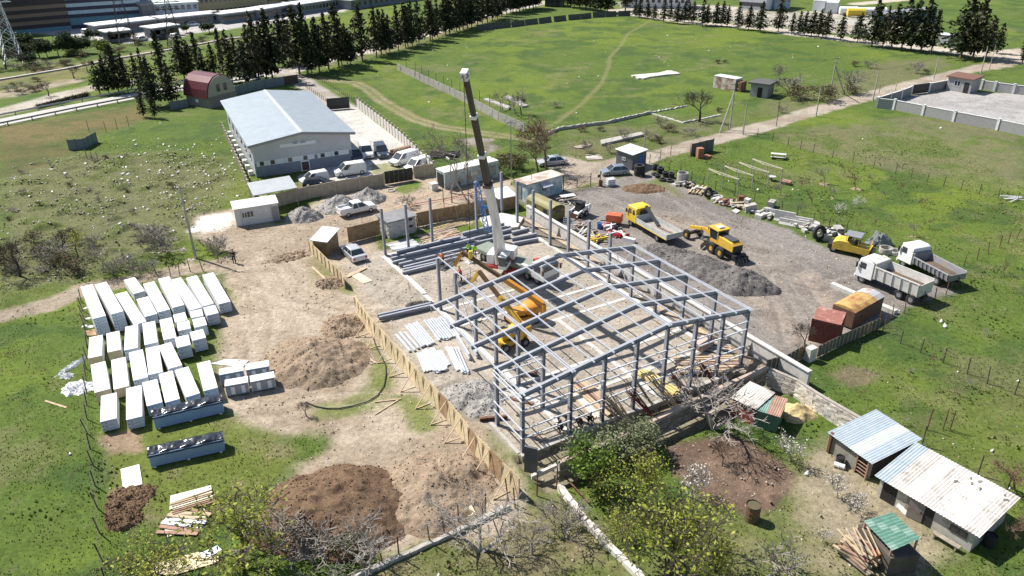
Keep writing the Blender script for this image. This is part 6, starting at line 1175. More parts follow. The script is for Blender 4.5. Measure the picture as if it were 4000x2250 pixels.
L3=lambda r,pts:[flat(g(3,r,*p))for p in pts];L2_=lambda r,pts:[flat(g(2,r,*p))for p in pts];L1_=lambda r,pts:[flat(g(1,r,*p))for p in pts];L0_=lambda r,pts:[flat(g(0,r,*p))for p in pts]
wire_fence('line of dark posts across the upper orchard edge',L3(1,((-400,-130),(200,20),(455,95),(850,195),(1280,310),(1600,390),(1940,470),(2310,555),(2700,650))),1.5,3.0)
wire_fence('post and wire fence along the lane above the tyres',L2_(1,((1385,200),(1595,120),(1790,130))),1.6,3.0);wire_fence('post and wire fence between junk row and orchard',L2_(1,((1475,225),(1695,310),(1800,380),(2045,475),(2435,590)))+L3(1,((140,670),(450,810),(785,890))),1.5,2.8,jit=.04)
wire_fence('sagging fence on the right edge of the orchard',L3(1,((1970,1240),(2100,1175),(2330,1050),(2580,920))),1.5,2.6,4,RUST,jit=.08);wire_fence('mesh fence crossing the right garden',L3(2,((1150,455),(1330,570),(1530,665),(1760,765),(2000,880),(2205,980),(2480,1085),(2700,1180))),1.6,2.6,8,jit=.04)
wire_fence('rusty fence behind the white tipper',L3(2,((1115,400),(1370,270),(1560,190),(1900,30))),1.5,2.4,6,RUST,jit=.05);wire_fence('leaning post fence on the left of the white bundles',L0_(2,((820,160),(845,330),(880,515),(880,620),(870,830)))+L0_(3,((880,10),(935,330),(985,765),(1005,1015),(1040,1310),(1060,1500))),1.6,2.3,5,POST,jit=.06)
wire_fence('rusty post fence on the low kerb at bottom centre',L1_(3,((1100,1420),(1440,1250),(1750,1110),(2040,925),(2310,800),(2540,690)))+L2_(3,((30,760),(250,640),(450,540))),1.9,1.6,3,RUST,jit=.05);wire_fence('thin posts beside the dirt road behind the bundles',L0_(1,((840,1400),(1580,1330),(1720,1340),(1810,1330),(1915,1290),(2045,1290))),1.5,6,2,POST,jit=.06)
wire_fence('short row of old posts on the left slope',L0_(0,((900,1330),(1070,1330),(1185,1310),(1300,1280))),2.2,4,0,POST);wire_fence('three short posts at the edge of the dumping ground',L0_(1,((880,160),(935,180),(990,190))),1.6,2,0,POST)
wire_fence('garden wire fence behind the long shed',L3(3,((1550,130),(2110,425),(2400,600))),1.9,3.5,3,POST,jit=.03);wire_fence('vine frame with two posts in the right garden',L3(2,((1600,1440),(1760,1435),(1830,1440))),2.0,3,1,RUST);wire_fence('railing along the left edge of the driveway',L1_(0,((430,835),(560,920),(725,1040))),1.0,1.6,2,POST);wire_fence('railing along the right edge of the driveway',L1_(0,((615,790),(800,900),(1010,1045))),1.0,1.6,2,POST)
wire_fence('tall wire posts behind the long meadow wall',L1_(0,((1430,650),(1605,720),(1740,795),(1890,858),(2055,935),(2250,1020),(2460,1120))),2.3,5.5,1)
panel_fence('long weathered concrete wall across the meadow',[flat(p)for p in(g(1,0,1425,705),g(1,0,1740,855),g(1,0,2060,1005),g(1,0,2440,1215),g(2,0,125,1328))],1.7,2.9,mat('stained_wall',(.34,.32,.285),.9,var=.2,worn=(.12,.11,.105),wamt=.35,ws=.25),CONC,pw=.16,ph=1.72)
fp=thing('fallen_wall','row of dark leaning concrete panels at the far meadow edge','wall',g(2,0,0,275))
for x0,x1,y0,y1 in((-350,-10,310,275),(0,130,275,255),(135,262,255,240),(275,400,240,222),(425,547,222,208),(570,690,205,195),(695,800,195,182),(815,938,180,172),(942,1050,172,165),(1070,1190,165,162)):
 a,b=flat(g(2,0,x0,y0)),flat(g(2,0,x1,y1));m=MB();m.box(0,(b-a).length,-.1,.1,0,1.9);o=part('panel',m,mat('mossy_panel',(.09,.095,.085),.9),fp);o.location=a-flat(g(2,0,0,275));o.rotation_euler=(R(-14),0,heading(a,b))
gt=thing('yard_gate','pair of wire mesh gate leaves at the plant yard entrance','gate',g(2,1,515,485),heading(g(2,1,515,485),g(2,1,790,440)));GL=(g(2,1,515,485)-g(2,1,790,440)).length/2
for k in(0,1):
 m=MB();x0,x1=k*GL+.03,(k+1)*GL-.03
 for a,b in(((x0,.2),(x1,.2)),((x1,.2),(x1,1.7)),((x1,1.7),(x0,1.7)),((x0,1.7),(x0,.2)),((x0,.2),(x1,1.7)),((x0,.95),(x1,.95))):m.tube((a[0],0,a[1]),(b[0],0,b[1]),.03,5)
 lf=part('gate_leaf',m,POST,gt);m=MB();m.add([((x0+x1)/2-.14,-.04,.95),((x0+x1)/2+.14,-.04,.95),((x0+x1)/2,-.04,1.25)],[(0,1,2)]);part('red_sign',m,RED,lf)
for x in(0,2*GL,2*GL+1.6):m=MB();m.tube((x,0,-.1),(x,0,2.2),.07,6);part('gate_post',m,POST,gt)
m=MB();m.box(2*GL+1.15,2*GL+1.55,-.03,.03,1.3,1.75);part('notice_board',m,DGREY,gt)
tk=thing('water_tank','white caged plastic tank beside the yard gate','tank',g(2,1,988,425),R(20));m=MB();body_shell(m,[(-.55,.15),(-.55,1.1),(.55,1.1),(.55,.15)],.5);part('tank',m,mat('milky_plastic',(.66,.67,.66),.4),tk);m=MB()
for z in(.3,.6,.9,1.15):
 for a,b in(((-.6,-.55),(.6,-.55)),((.6,-.55),(.6,.55)),((.6,.55),(-.6,.55)),((-.6,.55),(-.6,-.55))):m.tube((*a,z),(*b,z),.02,4)
for x in(-.6,-.2,.2,.6):
 for y in(-.55,.55):m.tube((x,y,.1),(x,y,1.15),.02,4)
part('cage',m,GALV,tk);m=MB();m.box(-.6,.6,-.55,.55,0,.12);part('pallet',m,GREYM,tk)
def barrel(label,c,r,h,mt,rings=2,lie=None):
 m=MB();m.tube((0,0,0),(0,0,h),r,16,cap=False);m.tube((0,0,h-.08),(0,0,h-.12),r-.01,16);m.tube((0,0,h*.98),(0,0,.0),r-.02,16,cap=False)
 for k in range(1,rings+1):m.ring((0,0,h*k/(rings+1)),'z',r-.01,r+.02,.05,16)
 o=solo('barrel',m,mt,label,'barrel',flat(c));
 if lie is not None:o.rotation_euler=(R(90),0,lie);o.location.z=r
 return o
barrel('rusty brown barrel at the yard gate',g(2,1,890,432),.3,.9,RUST);barrel('tall olive rusty drum standing alone in the garden',g(2,3,2408,872),.5,1.35,mat('olive_rust',(.10,.085,.045),.8,worn=(.2,.1,.05),wamt=.4));barrel('blue barrel left of the red props pile',g(2,1,878,860),.3,.85,mat('blue_plastic',(.03,.13,.38),.5));barrel('dark barrel beside the red and white scaffold heap',g(2,1,1045,890),.3,.9,BLACKM);barrel('grey-green barrel beside the dark barrel',g(2,1,1085,900),.3,.8,mat('grey_green',(.12,.14,.13),.6));barrel('dark drum behind the long shed at the right',g(3,3,2215,1130),.35,.9,BLACKM);barrel('black drum beside the first garden shed',g(3,3,715,320),.3,.75,BLACKM)
def tyres(label,c,r,n,w=None,mt=BLACK):
 w=w or r*.55;t=thing('tyre_stack' if n>1 else 'tyre',label,'tyres',flat(c));me=MB().ring((0,0,0),'z',r*.55,r,w,20).mesh('tyre',mt)
 for k in range(n):link('tyre',me,t,(rnd.gauss(0,.04),rnd.gauss(0,.04),w*(k+.5)))
 return t
TY=lambda x,y:g(2,1,x,y)
tyres('stack of three huge tractor tyres by the guard kiosk',TY(1280,320),.85,3,.55)
for k,(x,y,r,n,lb)in enumerate(((1440,268,.42,4,'tall stack of car tyres left of the tyre row'),(1495,300,.58,3,'stack of lorry tyres behind the tyre row'),(1465,345,.45,2,'low pair of tyres at the left of the tyre row'),(1545,335,.5,3,'stack of tyres in the middle of the tyre row'),(1600,345,.5,3,'stack of tyres at the right of the tyre row'),(1515,375,.62,1,'large single tyre in front of the tyre row'),(1590,385,.6,1,'second single tyre in front of the tyre row'),(1310,335,.5,1,'single tyre at the foot of the huge stack'),(1440,318,.55,1,'single tyre between huge stack and tyre row'))):tyres(lb,TY(x,y),r,n)
def stand_tyre(label,c,r,rz,rim=None):t=tyres(label,c,r,1,r*.5);t.rotation_euler=(R(78),0,rz);t.location.z=r;return t
stand_tyre('tyre standing on edge beside the beige boards',TY(1965,545),.75,R(25));stand_tyre('large tyre leaning at the roller',g(3,1,490,965),.95,R(15));tyres('tyre lying beside the standing one in the junk row',TY(2015,510),.7,1);tyres('pale ring lying in the junk row',TY(2075,550),.8,1,.3,CONC);tyres('dark tyre pair in the junk row near the slab',TY(1780,430),.7,2,.35)
def pipe_ring(label,c,r,h,mt=CONC):m=MB();m.ring((0,0,h/2),'z',r*.84,r,h,24);return solo('concrete_ring',m,mt,label,'concrete ring',flat(c))
pipe_ring('upright concrete well ring by the orchard fence',TY(1712,388),.85,1.5);pipe_ring('concrete ring behind the white tipper cab',g(3,1,1180,1100),.78,.7);pipe_ring('second concrete ring half hidden behind the tippers',g(3,1,1275,1115),.7,.5,CONC_P)
pipe_ring('manhole ring on the earth beside the gravel heaps',g(1,1,1360,478),.6,.15,CONC_P)
def block(label,c,d,rz=0.0,mt=CONC,z=0.0,tilt=(0,0),name='concrete_block',cat='block'):
 m=MB();m.cbox((0,0,d[2]/2),d);o=solo(name,m,mt,label,cat,flat(c)+Vector((0,0,z)),rz);o.rotation_euler=(tilt[0],tilt[1],rz);return o
J_=lambda x,y:g(3,1,x,y)
def barrier(label,c,L,rz,h=.85):m=MB();m.prism([(-.32,0),(.32,0),(.32,.1),(.14,.38),(.09,h),(-.09,h),(-.14,.38),(-.32,.1)],-L/2,L/2);return solo('concrete_barrier',m,CONC_P,label,'barrier',flat(c),rz)
JR=R(-33)+R(90)
barrier('tall pale concrete barrier at the back of the barrier row',J_(160,790),2.6,JR,1.5);barrier('pale concrete barrier, left one of the parallel three',J_(235,830),3.2,JR);barrier('pale concrete barrier, middle one of the parallel three',J_(280,815),3.2,JR);barrier('pale concrete barrier, right one of the parallel three',J_(320,800),3.2,JR);barrier('pale concrete barrier at the upper end of the row',J_(40,720),2.4,JR);block('long pale concrete beam lying across the lower plant yard',(g(3,2,720,30)+g(3,2,1190,235))/2,(7.6,.6,.45),heading(g(3,2,720,30),g(3,2,1190,235)),CONC_P)
JK=random.Random(5)
for k,(c,x,y,d,lb,mt)in enumerate(((2,1685,415,(2.4,.9,.25),'pale slab at the foot of the well ring',CONC_P),(2,2400,690,(1.6,.9,1.1),'dark squared machine block in the junk row',CONC),(2,2300,590,(1.1,.8,.9),'rusty engine with white tank in the junk row',RUST),(2,2365,610,(.8,.7,.8),'white tank lying by the rusty engine',OFFW),(2,2190,590,(1.0,.7,.4),'brown scrap lump below the pale ring',RUST),(2,2130,610,(1.3,.6,.3),'broken pale slab below the pale ring',CONC_P),(2,2250,690,(1.2,.8,.2),'pale wheel-like slab in front of the pallets',CONC_P),(2,2500,740,(1.5,1.0,.5),'pale rubble slab before the barriers',CONC_P),(2,2560,700,(1.4,.7,.7),'grey rubble block beside the barriers',CONC),(3,30,640,(1.6,.8,.9),'stacked grey grating blocks at the barrier row',CONC),(3,365,890,(.8,.5,.4),'dark rubble block near the three barriers',CONC),(3,440,860,(1.3,.9,.35),'flat rubble slab near the three barriers',CONC_P),(3,480,830,(.9,.7,.5),'rubble block stacked on the flat slab',CONC_P),(3,400,815,(.9,.5,.3),'small rubble block behind the barriers',CONC),(3,600,920,(1.6,.5,.6),'pale upright slab behind the large tyre',CONC_P),(3,655,910,(1.4,.7,.5),'pale slab pile beside the roller nose',CONC_P),(3,700,905,(1.3,.9,.9),'dark stack of kerbs beside the roller nose',CONC),(3,590,980,(.4,.9,.9),'leaning stone plate by the large tyre',CONC))):
 block(lb,g(c,1,x,y),d,JR+JK.gauss(0,.4),mt,0,(JK.gauss(0,.08),JK.gauss(0,.08)))
sticks('board_stack','beige planks leaning in a heap in the junk row','planks',TY(1830,520),TY(1900,440),12,1.6,.2,.08,[WOOD,POSTW],.1,.06,layers=3);sticks('pallet_pile','broken pale pallets in the junk row','pallets',TY(2250,640),TY(2340,600),9,1.4,.12,.08,[WOOD,WOOD_G],.2,.25,layers=2,pname='slat');crumple('grey tarpaulin tent behind the roller',J_(1120,1010),1.6,1.3,1.3,mat('grey_tarp',(.17,.185,.19),.6),name='tarpaulin',cat='tarpaulin',seed=44,n=14)
for k,(x,y,n,ms,lb)in enumerate(((1760,425,14,[WOOD_G,CONC,DARK],'dark scrap behind the pale slab'),(1900,480,14,[WOOD,CONC_P,WOOD_G],'boards beyond the beige planks'),(2100,590,16,[RUST,CONC_P,WOOD_R],'rusty hoops and plates below the pale ring'),(2210,620,16,[RUST,WOOD,CONC_P],'brown scrap left of the pallets'),(2330,660,14,[CONC,WOOD,RUST],'scrap in front of the machine block'),(2450,700,16,[CONC,CONC_P,GREYM],'grey plates between machine block and barriers'),(2540,730,12,[CONC_P,CONC],'slabs at the upper barrier'),(2905,830,16,[CONC_P,CONC,STONE[0]],'rubble below the three barriers'),(3060,870,16,[CONC_P,CONC,STONE[1]],'rubble slabs before the roller nose'),(3230,905,14,[CONC,CONC_P,DARK],'kerb scraps beside the roller nose'))):sticks('scrap_heap','junk row along the orchard fence: '+lb,'scrap',TY(x-45,y+25),TY(x+35,y-15),n,1.7,.32,.16,ms,.02,.8,layers=3,pname='piece',lenj=.6)
for k,(x0,y0,x1,y1,n,lb,ms)in enumerate(((640,860,760,830,16,'heap of dark scrap beside the retaining wall, upper part',[RUST,CONC,WOOD_G]),(650,940,790,880,18,'heap of dark scrap and boards beside the retaining wall, middle part',[DARK,CONC,WOOD_G,OFFW]),(760,990,940,950,14,'broken pallets and yellow scrap by the wall',[WOOD,P_YEL,WOOD_G,WOOD_R]),(900,870,1010,830,20,'tangled red and white scaffold parts near the compressor',[RED,WHITE,GREYM,WHITE]),(1010,950,1110,900,14,'red and white scaffold tubes by the barrels',[RED,WHITE,RED]),(480,600,620,560,10,'old hand cart with pale boards by the blue cabin',[CONC_P,WOOD_G,DARK]))):sticks('scrap_heap',lb,'scrap',TY(x0,y0),TY(x1,y1),n,1.5,.16,.12,ms,.05,.7,layers=3,pname='piece')
sheet('pale sheet on the handcart heap',TY(560,570),2.2,1.0,R(20),OFFW,z=.7);block('white block beside the pink planks at the wall',TY(1180,985),(1.6,.5,.45),R(-35),WHITE)
sc=thing('scaffold_rack','dark wire rack standing against the khaki body','rack',TY(510,860),R(-25));m=MB()
for k in range(7):m.tube((k*.25,0,0),(k*.25,.3,1.5),.02,4);m.tube((0,k*.05,k*.25),(1.5,k*.05,k*.25),.02,4)
part('grid',m,GALV,sc)
pg=thing('pergola_frame','unfinished pale truss frames on thin posts in the orchard','frame',flat(g(2,1,1985,410)))
pb=flat(g(2,1,1985,410))
for x0,y0,x1,y1 in((1985,255,2285,360),(2145,225,2430,322),(2290,190,2590,290),(2425,155,2725,255)):
 a,b=g(2,1,x0,y0,2.4)-pb,g(2,1,x1,y1,2.4)-pb;n=7;m=MB();m.bar(a,b,.08,.08);up=(b-a).cross(Vector((0,0,1))).normalized()*.7;m.bar(a+up*.2,(a+b)/2+up,.07,.07);m.bar((a+b)/2+up,b+up*.2,.07,.07)
 for i in range(1,n):q_=a+(b-a)*i/n;m.bar(q_,q_+up*(1-abs(i/n-.5)*1.5),.05,.05)
 part('truss',m,mat('aged_white_wood',(.55,.50,.38),.7),pg)
 for e in(a,b,(a+b)/2):m=MB();m.tube((e.x,e.y,-.05),(e.x,e.y,2.38),.07,6);part('post',m,POLE,pg)
ptb=thing('picnic_table','white picnic table with bench in the orchard','table',g(3,1,100,150),R(-20));m=MB();m.box(-1.2,1.2,-.4,.4,.72,.78);part('table_top',m,OFFW,ptb)
for s in(-1,1):m=MB();m.box(-1.2,1.2,s*.9-.15,s*.9+.15,.42,.47);part('bench',m,OFFW,ptb);m=MB();m.box(s*.9-.05,s*.9+.05,-.9,.9,0,.71);part('trestle',m,POST,ptb)
tb2=thing('round_table','small round white table under the pergola trusses','table',g(3,1,35,375));m=MB();m.tube((0,0,.68),(0,0,.73),.6,14);part('table_top',m,OFFW,tb2);m=MB();m.tube((0,0,0),(0,0,.68),.12,8);part('leg',m,POST,tb2)
sticks('white_metalwork','white metal frames lying at the right orchard fence','frames',g(3,1,2350,560),g(3,1,2570,570),6,1.6,.08,.08,[WHITE],.2,.35,pname='bar');block('brown overturned chest in the orchard',g(3,1,180,405),(1.5,.8,.5),R(-40),WOOD_R,0,(.3,0),'chest','chest')
bp_=thing('brick_stack','stacked red bricks on a pallet by the grey screen','bricks',g(2,1,1885,145),R(10));bm=MB().box(-.24,.24,-.24,.24,0,.235).mesh('brick_block',mat('red_brick',(.36,.155,.095),.9,var=.25))
for k in range(28):link('brick_block',bm,bp_,(((k%2)-.5)*.5,((k//2%2)-.5)*.5,(k//4)*.24));
sticks('brick_stack','loose red bricks beside the brick stack','bricks',g(2,1,1930,155),g(2,1,1980,135),12,.8,.25,.12,[MATS['red_brick']],.0,.1,layers=3,pname='brick');sticks('board_stack','grey slates and boards lying by the lane before the kiosk','boards',g(2,1,740,150),g(2,1,910,140),11,2.0,.3,.06,[CONC_P,WOOD_G,CONC],.02,.35);sticks('slab_row','broken pale concrete slabs lying in the far meadow','slabs',g(2,0,1240,785),g(2,0,1650,735),9,2.0,1.1,.3,[CONC_P],.0,.12,pname='slab');sticks('wood_stack','firewood and scrap stacked beside the warehouse wall','wood',g(1,1,1720,120),g(1,1,2060,130),16,2.0,.2,.2,[WOOD_G,DARK,CONC_P],.0,.4,layers=2);sticks('wood_stack','stacked timber ends behind the minibus','wood',g(1,1,1390,130),g(1,1,1540,80),14,1.6,.2,.3,[WOOD,WOOD_R],.0,.05,layers=3)
quad_sheet('flat concrete slab in the meadow behind the long wall',[g(1,0,2290,1010),g(1,0,2330,1003),g(1,0,2560,1085),g(1,0,2540,1110)],CONC,.0,.35,'concrete_slab','slab');quad_sheet('second flat concrete slab beside the small bare trees',[g(1,0,2490,985),g(1,0,2540,975),g(2,0,165,1075),g(2,0,100,1085)],CONC,.0,.35,'concrete_slab','slab');quad_sheet('long concrete slab by the lane bushes',[g(2,0,890,1430),g(2,0,1300,1345),g(2,0,1330,1370),g(2,0,900,1470)],CONC,.0,.4,'concrete_slab','slab');quad_sheet('pale brown slab left of the grey boards by the lane',[g(2,1,610,45),g(2,1,760,10),g(2,1,800,25),g(2,1,680,60)],mat('brown_slab',(.36,.29,.24),.9),.0,.2,'concrete_slab','slab')
# garden sheds at the lower right
def corr(name,P,n,waves,mats_,root,amp=.03,lap=.05,split='u'):
 """P: four corners (a,b,c,d) with a-b the ridge side; n sheets side by side, ribs running a->d"""
 a,b,c,d=P
 for k in range(n):
  t0,t1=k/n-(lap/n if k else 0),(k+1)/n;m=MB();vs,K=[],waves*4;nn=(b-a).cross(d-a).normalized();nn=nn if nn.z>0 else-nn;ov=.008*(k%2)
  for i in range(K+1):
   t=t0+(t1-t0)*i/K;o=nn*(amp*math.sin(2*math.pi*waves*i/K)+ov);vs+=[a+(b-a)*t+o,d+(c-d)*t+o]
  m.add(vs,[(2*i,2*i+1,2*i+3,2*i+2)for i in range(K)]);part(name,m,mats_[k%len(mats_)]if not callable(mats_)else mats_(k),root,True)
AZ=mat('asbestos_sheet',(.56,.52,.47),.9,var=.15,worn=(.34,.31,.28),wamt=.45,ws=.8);AZ2=mat('pale_asbestos_sheet',(.68,.64,.58),.9,var=.12,worn=(.45,.41,.36),wamt=.3);ZN=mat('bluish_zinc_sheet',(.46,.53,.58),.4,.25,var=.12,worn=(.55,.56,.55),wamt=.3)
GW=mat('grimy_wall',(.26,.25,.205),.92,var=.25,worn=(.15,.14,.11),wamt=.5);WW_=mat('whitewashed_wall',(.46,.44,.39),.92,var=.2,worn=(.28,.26,.22),wamt=.4)
def shed(name,label,p0,p1,D,h,hb,wm,ops,roof,rs,waves,oh=.3,rows=1):
 r_=thing(name,label,'shed',p0,heading(p0,p1));W_=(p1-p0).length;walls(r_,W_,D,h,wm,hb,z0=-.2);openings(r_,W_,D,h,ops);sl=(hb-h)/D
 for k in range(rows):
  y0,y1=-oh+(D+2*oh)*k/rows,-oh+(D+2*oh)*(k+1)/rows+(.12 if k<rows-1 else 0);zf_=lambda y,e:h+sl*y+.08+e
  corr('roof_sheet',[Vector((-oh,y1,zf_(y1,0 if k==rows-1 else-.02*(k+1)*0))),Vector((W_+oh,y1,zf_(y1,0))),Vector((W_+oh,y0,zf_(y0,.02*k))),Vector((-oh,y0,zf_(y0,.02*k)))],rs,waves,roof,r_)
 return r_,W_
shA,_w=shed('garden_shed','garden shed with bluish-silver corrugated roof and open dark side',flat(g(3,3,612,195)),flat(g(3,3,990,475)),4.6,1.75,2.1,GW,[('f',2.5,3.4,0,1.6,'hole'),('r',.3,4.2,0,1.7,'hole')],lambda k:[ZN,ZN,mat('greenish_sheet',(.52,.57,.52),.6)][k%3],4,5)
m=MB();m.bar((0,-.1,0),(0,-.1,1.9),.2,.2);part('corner_post',m,RUST,shA);m=MB();m.bar((3.45,-.1,0),(3.45,-.1,1.7),.1,.1);m.bar((2.5,-.1,0),(2.5,-.1,1.7),.1,.1)
for k in range(4):m.bar((2.5,-.1,.3+k*.3),(3.45,-.1,.3+k*.3),.05,.05)
part('slat_gate',m,WOOD_R,shA)
shB,BWd=shed('garden_shed','long garden shed with white asbestos roof weighted by stones',flat(g(3,3,1090,635)),flat(g(3,3,2025,1205)),4.6,1.75,2.15,WW_,[('f',.25,1.3,0,1.5,'hole'),('f',2.7,3.9,0,1.7,'hole'),('f',5.0,6.1,.8,1.35,'win',POST),('f',2.0,2.6,0,1.6,'panel',WOOD_G)],lambda k:[ZN,AZ,AZ2,AZ,AZ2,AZ2,AZ][k%7],7,5,.35,2)
m=MB();m.box(2.2,3.2,-.75,-.68,.05,1.6);dd=part('door',m,mat('rusty_grey_door',(.24,.22,.20),.7,worn=(.22,.1,.05),wamt=.4),shB);dd.rotation_euler=(0,0,R(12));m=MB();m.box(3.0,3.08,-.82,-.751,.8,.95);part('handle',m,BLACKM,dd)
sm=[MB().add([(-.2,-.14,0),(.2,-.12,0),(.18,.14,0),(-.17,.13,0),(-.13,-.08,.16),(.12,-.09,.18),(.11,.08,.15),(-.1,.1,.17)],[(3,2,1,0),(4,5,6,7),(0,1,5,4),(1,2,6,5),(2,3,7,6),(3,0,4,7)]).mesh('stone',s)for s in(STONE[0],STONE[2])]
for k,(x,y)in enumerate(((3.4,3.2),(3.8,4.2),(4.1,3.8),(4.4,4.4),(4.7,3.7),(6.0,4.3),(6.3,4.0))):tag(link('roof_stone',sm[k%2],None,shB.matrix_basis@Vector((x,y,1.75+y*.087+.10)),k),'stone weighing down the asbestos roof, %s from the left'%ordn(k),'stone','stones on the shed roof')
bnc=thing('bench','low wooden bench before the long shed wall','bench',shB.matrix_basis@Vector((5.2,-.6,0)),shB.rotation_euler.z);m=MB();m.box(-.9,.9,-.18,.18,.4,.46);part('seat',m,WOOD_G,bnc)
for x in(-.7,.7):m=MB();m.box(x-.05,x+.05,-.16,.16,0,.4);part('leg',m,WOOD_G,bnc)
block('white sack lying before the long shed',g(3,3,1375,765),(1.0,.8,.35),R(30),WHITE,0,(.25,.1),'sack','sack');barrel('white churn lying by the first shed',g(3,3,660,335),.2,.75,WHITE,1,R(60))
GT=mat('green_metal_tile',(.12,.25,.19),.45,.1,var=.12);GT2=mat('faded_green_tile',(.22,.34,.28),.5,.1,var=.12);K4=[g(3,3,960,892,2.0),g(3,3,1245,1190,2.0),g(3,3,1530,1068,2.5),g(3,3,1247,803,2.5)]
kb0=flat(K4[0]);gs=thing('tile_leanto','lean-to roof of green metal tiles over a firewood pile','shelter',kb0);P4=[p-kb0 for p in K4]
for i in range(5):
 for j in range(4):
  f4=lambda u,w:P4[0]+(P4[1]-P4[0])*u+((P4[3]+(P4[2]-P4[3])*u)-(P4[0]+(P4[1]-P4[0])*u))*w;u0,u1,w0,w1=i/5,(i+1)/5,j/4,(j+1)/4+.02;m=MB();vs=[]
  for k in range(9):
   t=u0+(u1-u0)*k/8;o=Vector((0,0,.025*math.sin(k*math.pi/2)));vs+=[f4(t,w0)+o+Vector((0,0,.035)),f4(t,w1)+o]
  m.add(vs,[(2*k,2*k+2,2*k+3,2*k+1)for k in range(8)]);part('roof_tile',m,GT if(i*3+j*5)%4 else GT2,gs)
for p in P4:q_=p+(sum(P4,Vector())/4-p)*.08;m=MB();m.bar((q_.x,q_.y,-.1),(q_.x,q_.y,q_.z-.05),.1,.1);part('post',m,WOOD_R,gs)
c_=sum(P4,Vector())/4;m=MB();e1=(P4[1]-P4[0]).normalized();e2=(P4[3]-P4[0]);e2.z=0;e2.normalize();o_=c_+Vector((0,0,-c_.z));m.slab([o_-e1*1.5-e2*1.0,o_+e1*1.5-e2*1.0,o_+e1*1.5+e2*1.0,o_-e1*1.5+e2*1.0],0,1.5);part('boarded_sides',m,mat('dark_planks',(.10,.085,.07),.9,var=.3),gs)
sticks('firewood_pile','firewood and old crates piled beside the green lean-to','firewood',g(3,3,760,1080,.3),g(3,3,1150,1330,.3),34,2.6,.18,.12,[WOOD,WOOD_R,WOOD_G,WOOD],.0,.15,layers=5,lenj=.4,pname='log');sticks('plank_pile','long laths lying over the firewood pile','planks',g(3,3,830,1040,1.0),g(3,3,1000,1330,1.0),6,1.6,.08,.05,[WOOD],.75,.15);block('rusty box on the firewood pile, upper one',g(3,3,1080,1155,.9),(1.1,.5,.3),R(25),RUST,.8,name='metal_box',cat='box');block('rusty box on the firewood pile, lower one',g(3,3,1110,1215,.9),(1.1,.5,.3),R(25),mat('rust_orange',(.32,.13,.06),.8),.8,name='metal_box',cat='box')
shD,_w=shed('small_shed','small shed with striped grey-white corrugated roof against the block wall',flat(g(2,2,2200,1290)),flat(g(2,2,2420,1400)),2.6,1.7,1.9,mat('red_sheet_wall',(.27,.06,.05),.7,worn=(.25,.19,.14),wamt=.5),[],[AZ2,AZ],2,6,.15)
shE,_w=shed('small_shed','small shed of green corrugated sheets with rusty patched roof',flat(g(2,2,2430,1405)),flat(g(3,2,80,1475)),2.4,1.6,1.75,ribbed('green_corrugated',(.10,.19,.14),sx=1,sy=1,pitch=.12,rough=.6),[],lambda k:[GT2,mat('rust_pink_sheet',(.36,.22,.16),.8,var=.25)][k%2],2,6,.1)
hoarding('dark old board fence at the corner of plant yard and garden',[flat(p)for p in(g(2,2,2540,880),g(3,2,160,830),g(3,2,365,710))],1.5,1,mat('old_grey_board',(.16,.14,.12),.9,var=.3),.6,False);hoarding('shaded board fence below the red container',[flat(p)for p in(g(3,2,480,720),g(3,2,700,610),g(3,2,1100,430))],1.3,1,MATS['old_grey_board'],.6,False);block('white masonry pier in the corner fence',g(3,2,415,740),(.9,.6,1.4),R(30),STONE[2],name='gate_pier',cat='pier')
block('upright dark formwork panel at the left front corner of the frame',g(2,3,190,400),(1.0,.2,2.4),R(-20),mat('dark_formwork',(.10,.105,.115),.6),name='formwork_panel',cat='panel')
quad_sheet('pale concrete kerb before the dug strip at the front left',[g(2,3,190,455),g(2,3,470,330),g(2,3,740,235),g(2,3,745,255),g(2,3,470,355),g(2,3,200,480)],CONC_P,.0,.35,'concrete_kerb','kerb');m=MB();m.path([g(2,3,520,465),g(2,3,780,740)],.06,6);m2=solo('rusty_pipe',m,RUST,'rusty pipe lying along the garden corner','pipe');m2.location.z=.3
# vegetation
VR=np.random.RandomState(5)
def leaf_mesh(name,C,size,mt,tone=None,asp=1.6,up=0.0,jit=.35):
 """one small quad per leaf or leaf clump, freely turned"""
 n=len(C);s=size*(1+(VR.rand(n)-.5)*2*jit);a=VR.randn(n,3);a[:,2]+=up;a/=np.linalg.norm(a,axis=1)[:,None];b=np.cross(a,VR.randn(n,3));b/=np.linalg.norm(b,axis=1)[:,None];u=a*(s*asp/2)[:,None];w=b*(s/2)[:,None]
 co=np.stack([C-u,C+w*.9,C+u,C-w*.9],1).reshape(-1,3).astype(np.float32)
 me=bpy.data.meshes.new(name);me.vertices.add(4*n);me.vertices.foreach_set('co',co.ravel());me.loops.add(4*n);me.loops.foreach_set('vertex_index',np.arange(4*n,dtype=np.int32));me.polygons.add(n);me.polygons.foreach_set('loop_start',np.arange(0,4*n,4,dtype=np.int32));me.update(calc_edges=True)
 t=VR.rand(n)if tone is None else tone;me.attributes.new('tone','FLOAT','FACE').data.foreach_set('value',np.asarray(t,np.float32));me.materials.append(mt);return me
BARK=mat('dark_bark',(.075,.058,.045),.95,var=.3);BARK_G=mat('grey_bark',(.23,.205,.175),.95,var=.25);BARK_W=mat('pale_bark',(.46,.43,.39),.9,var=.2);BARK_B=mat('brown_twigs',(.17,.115,.08),.95,var=.3)
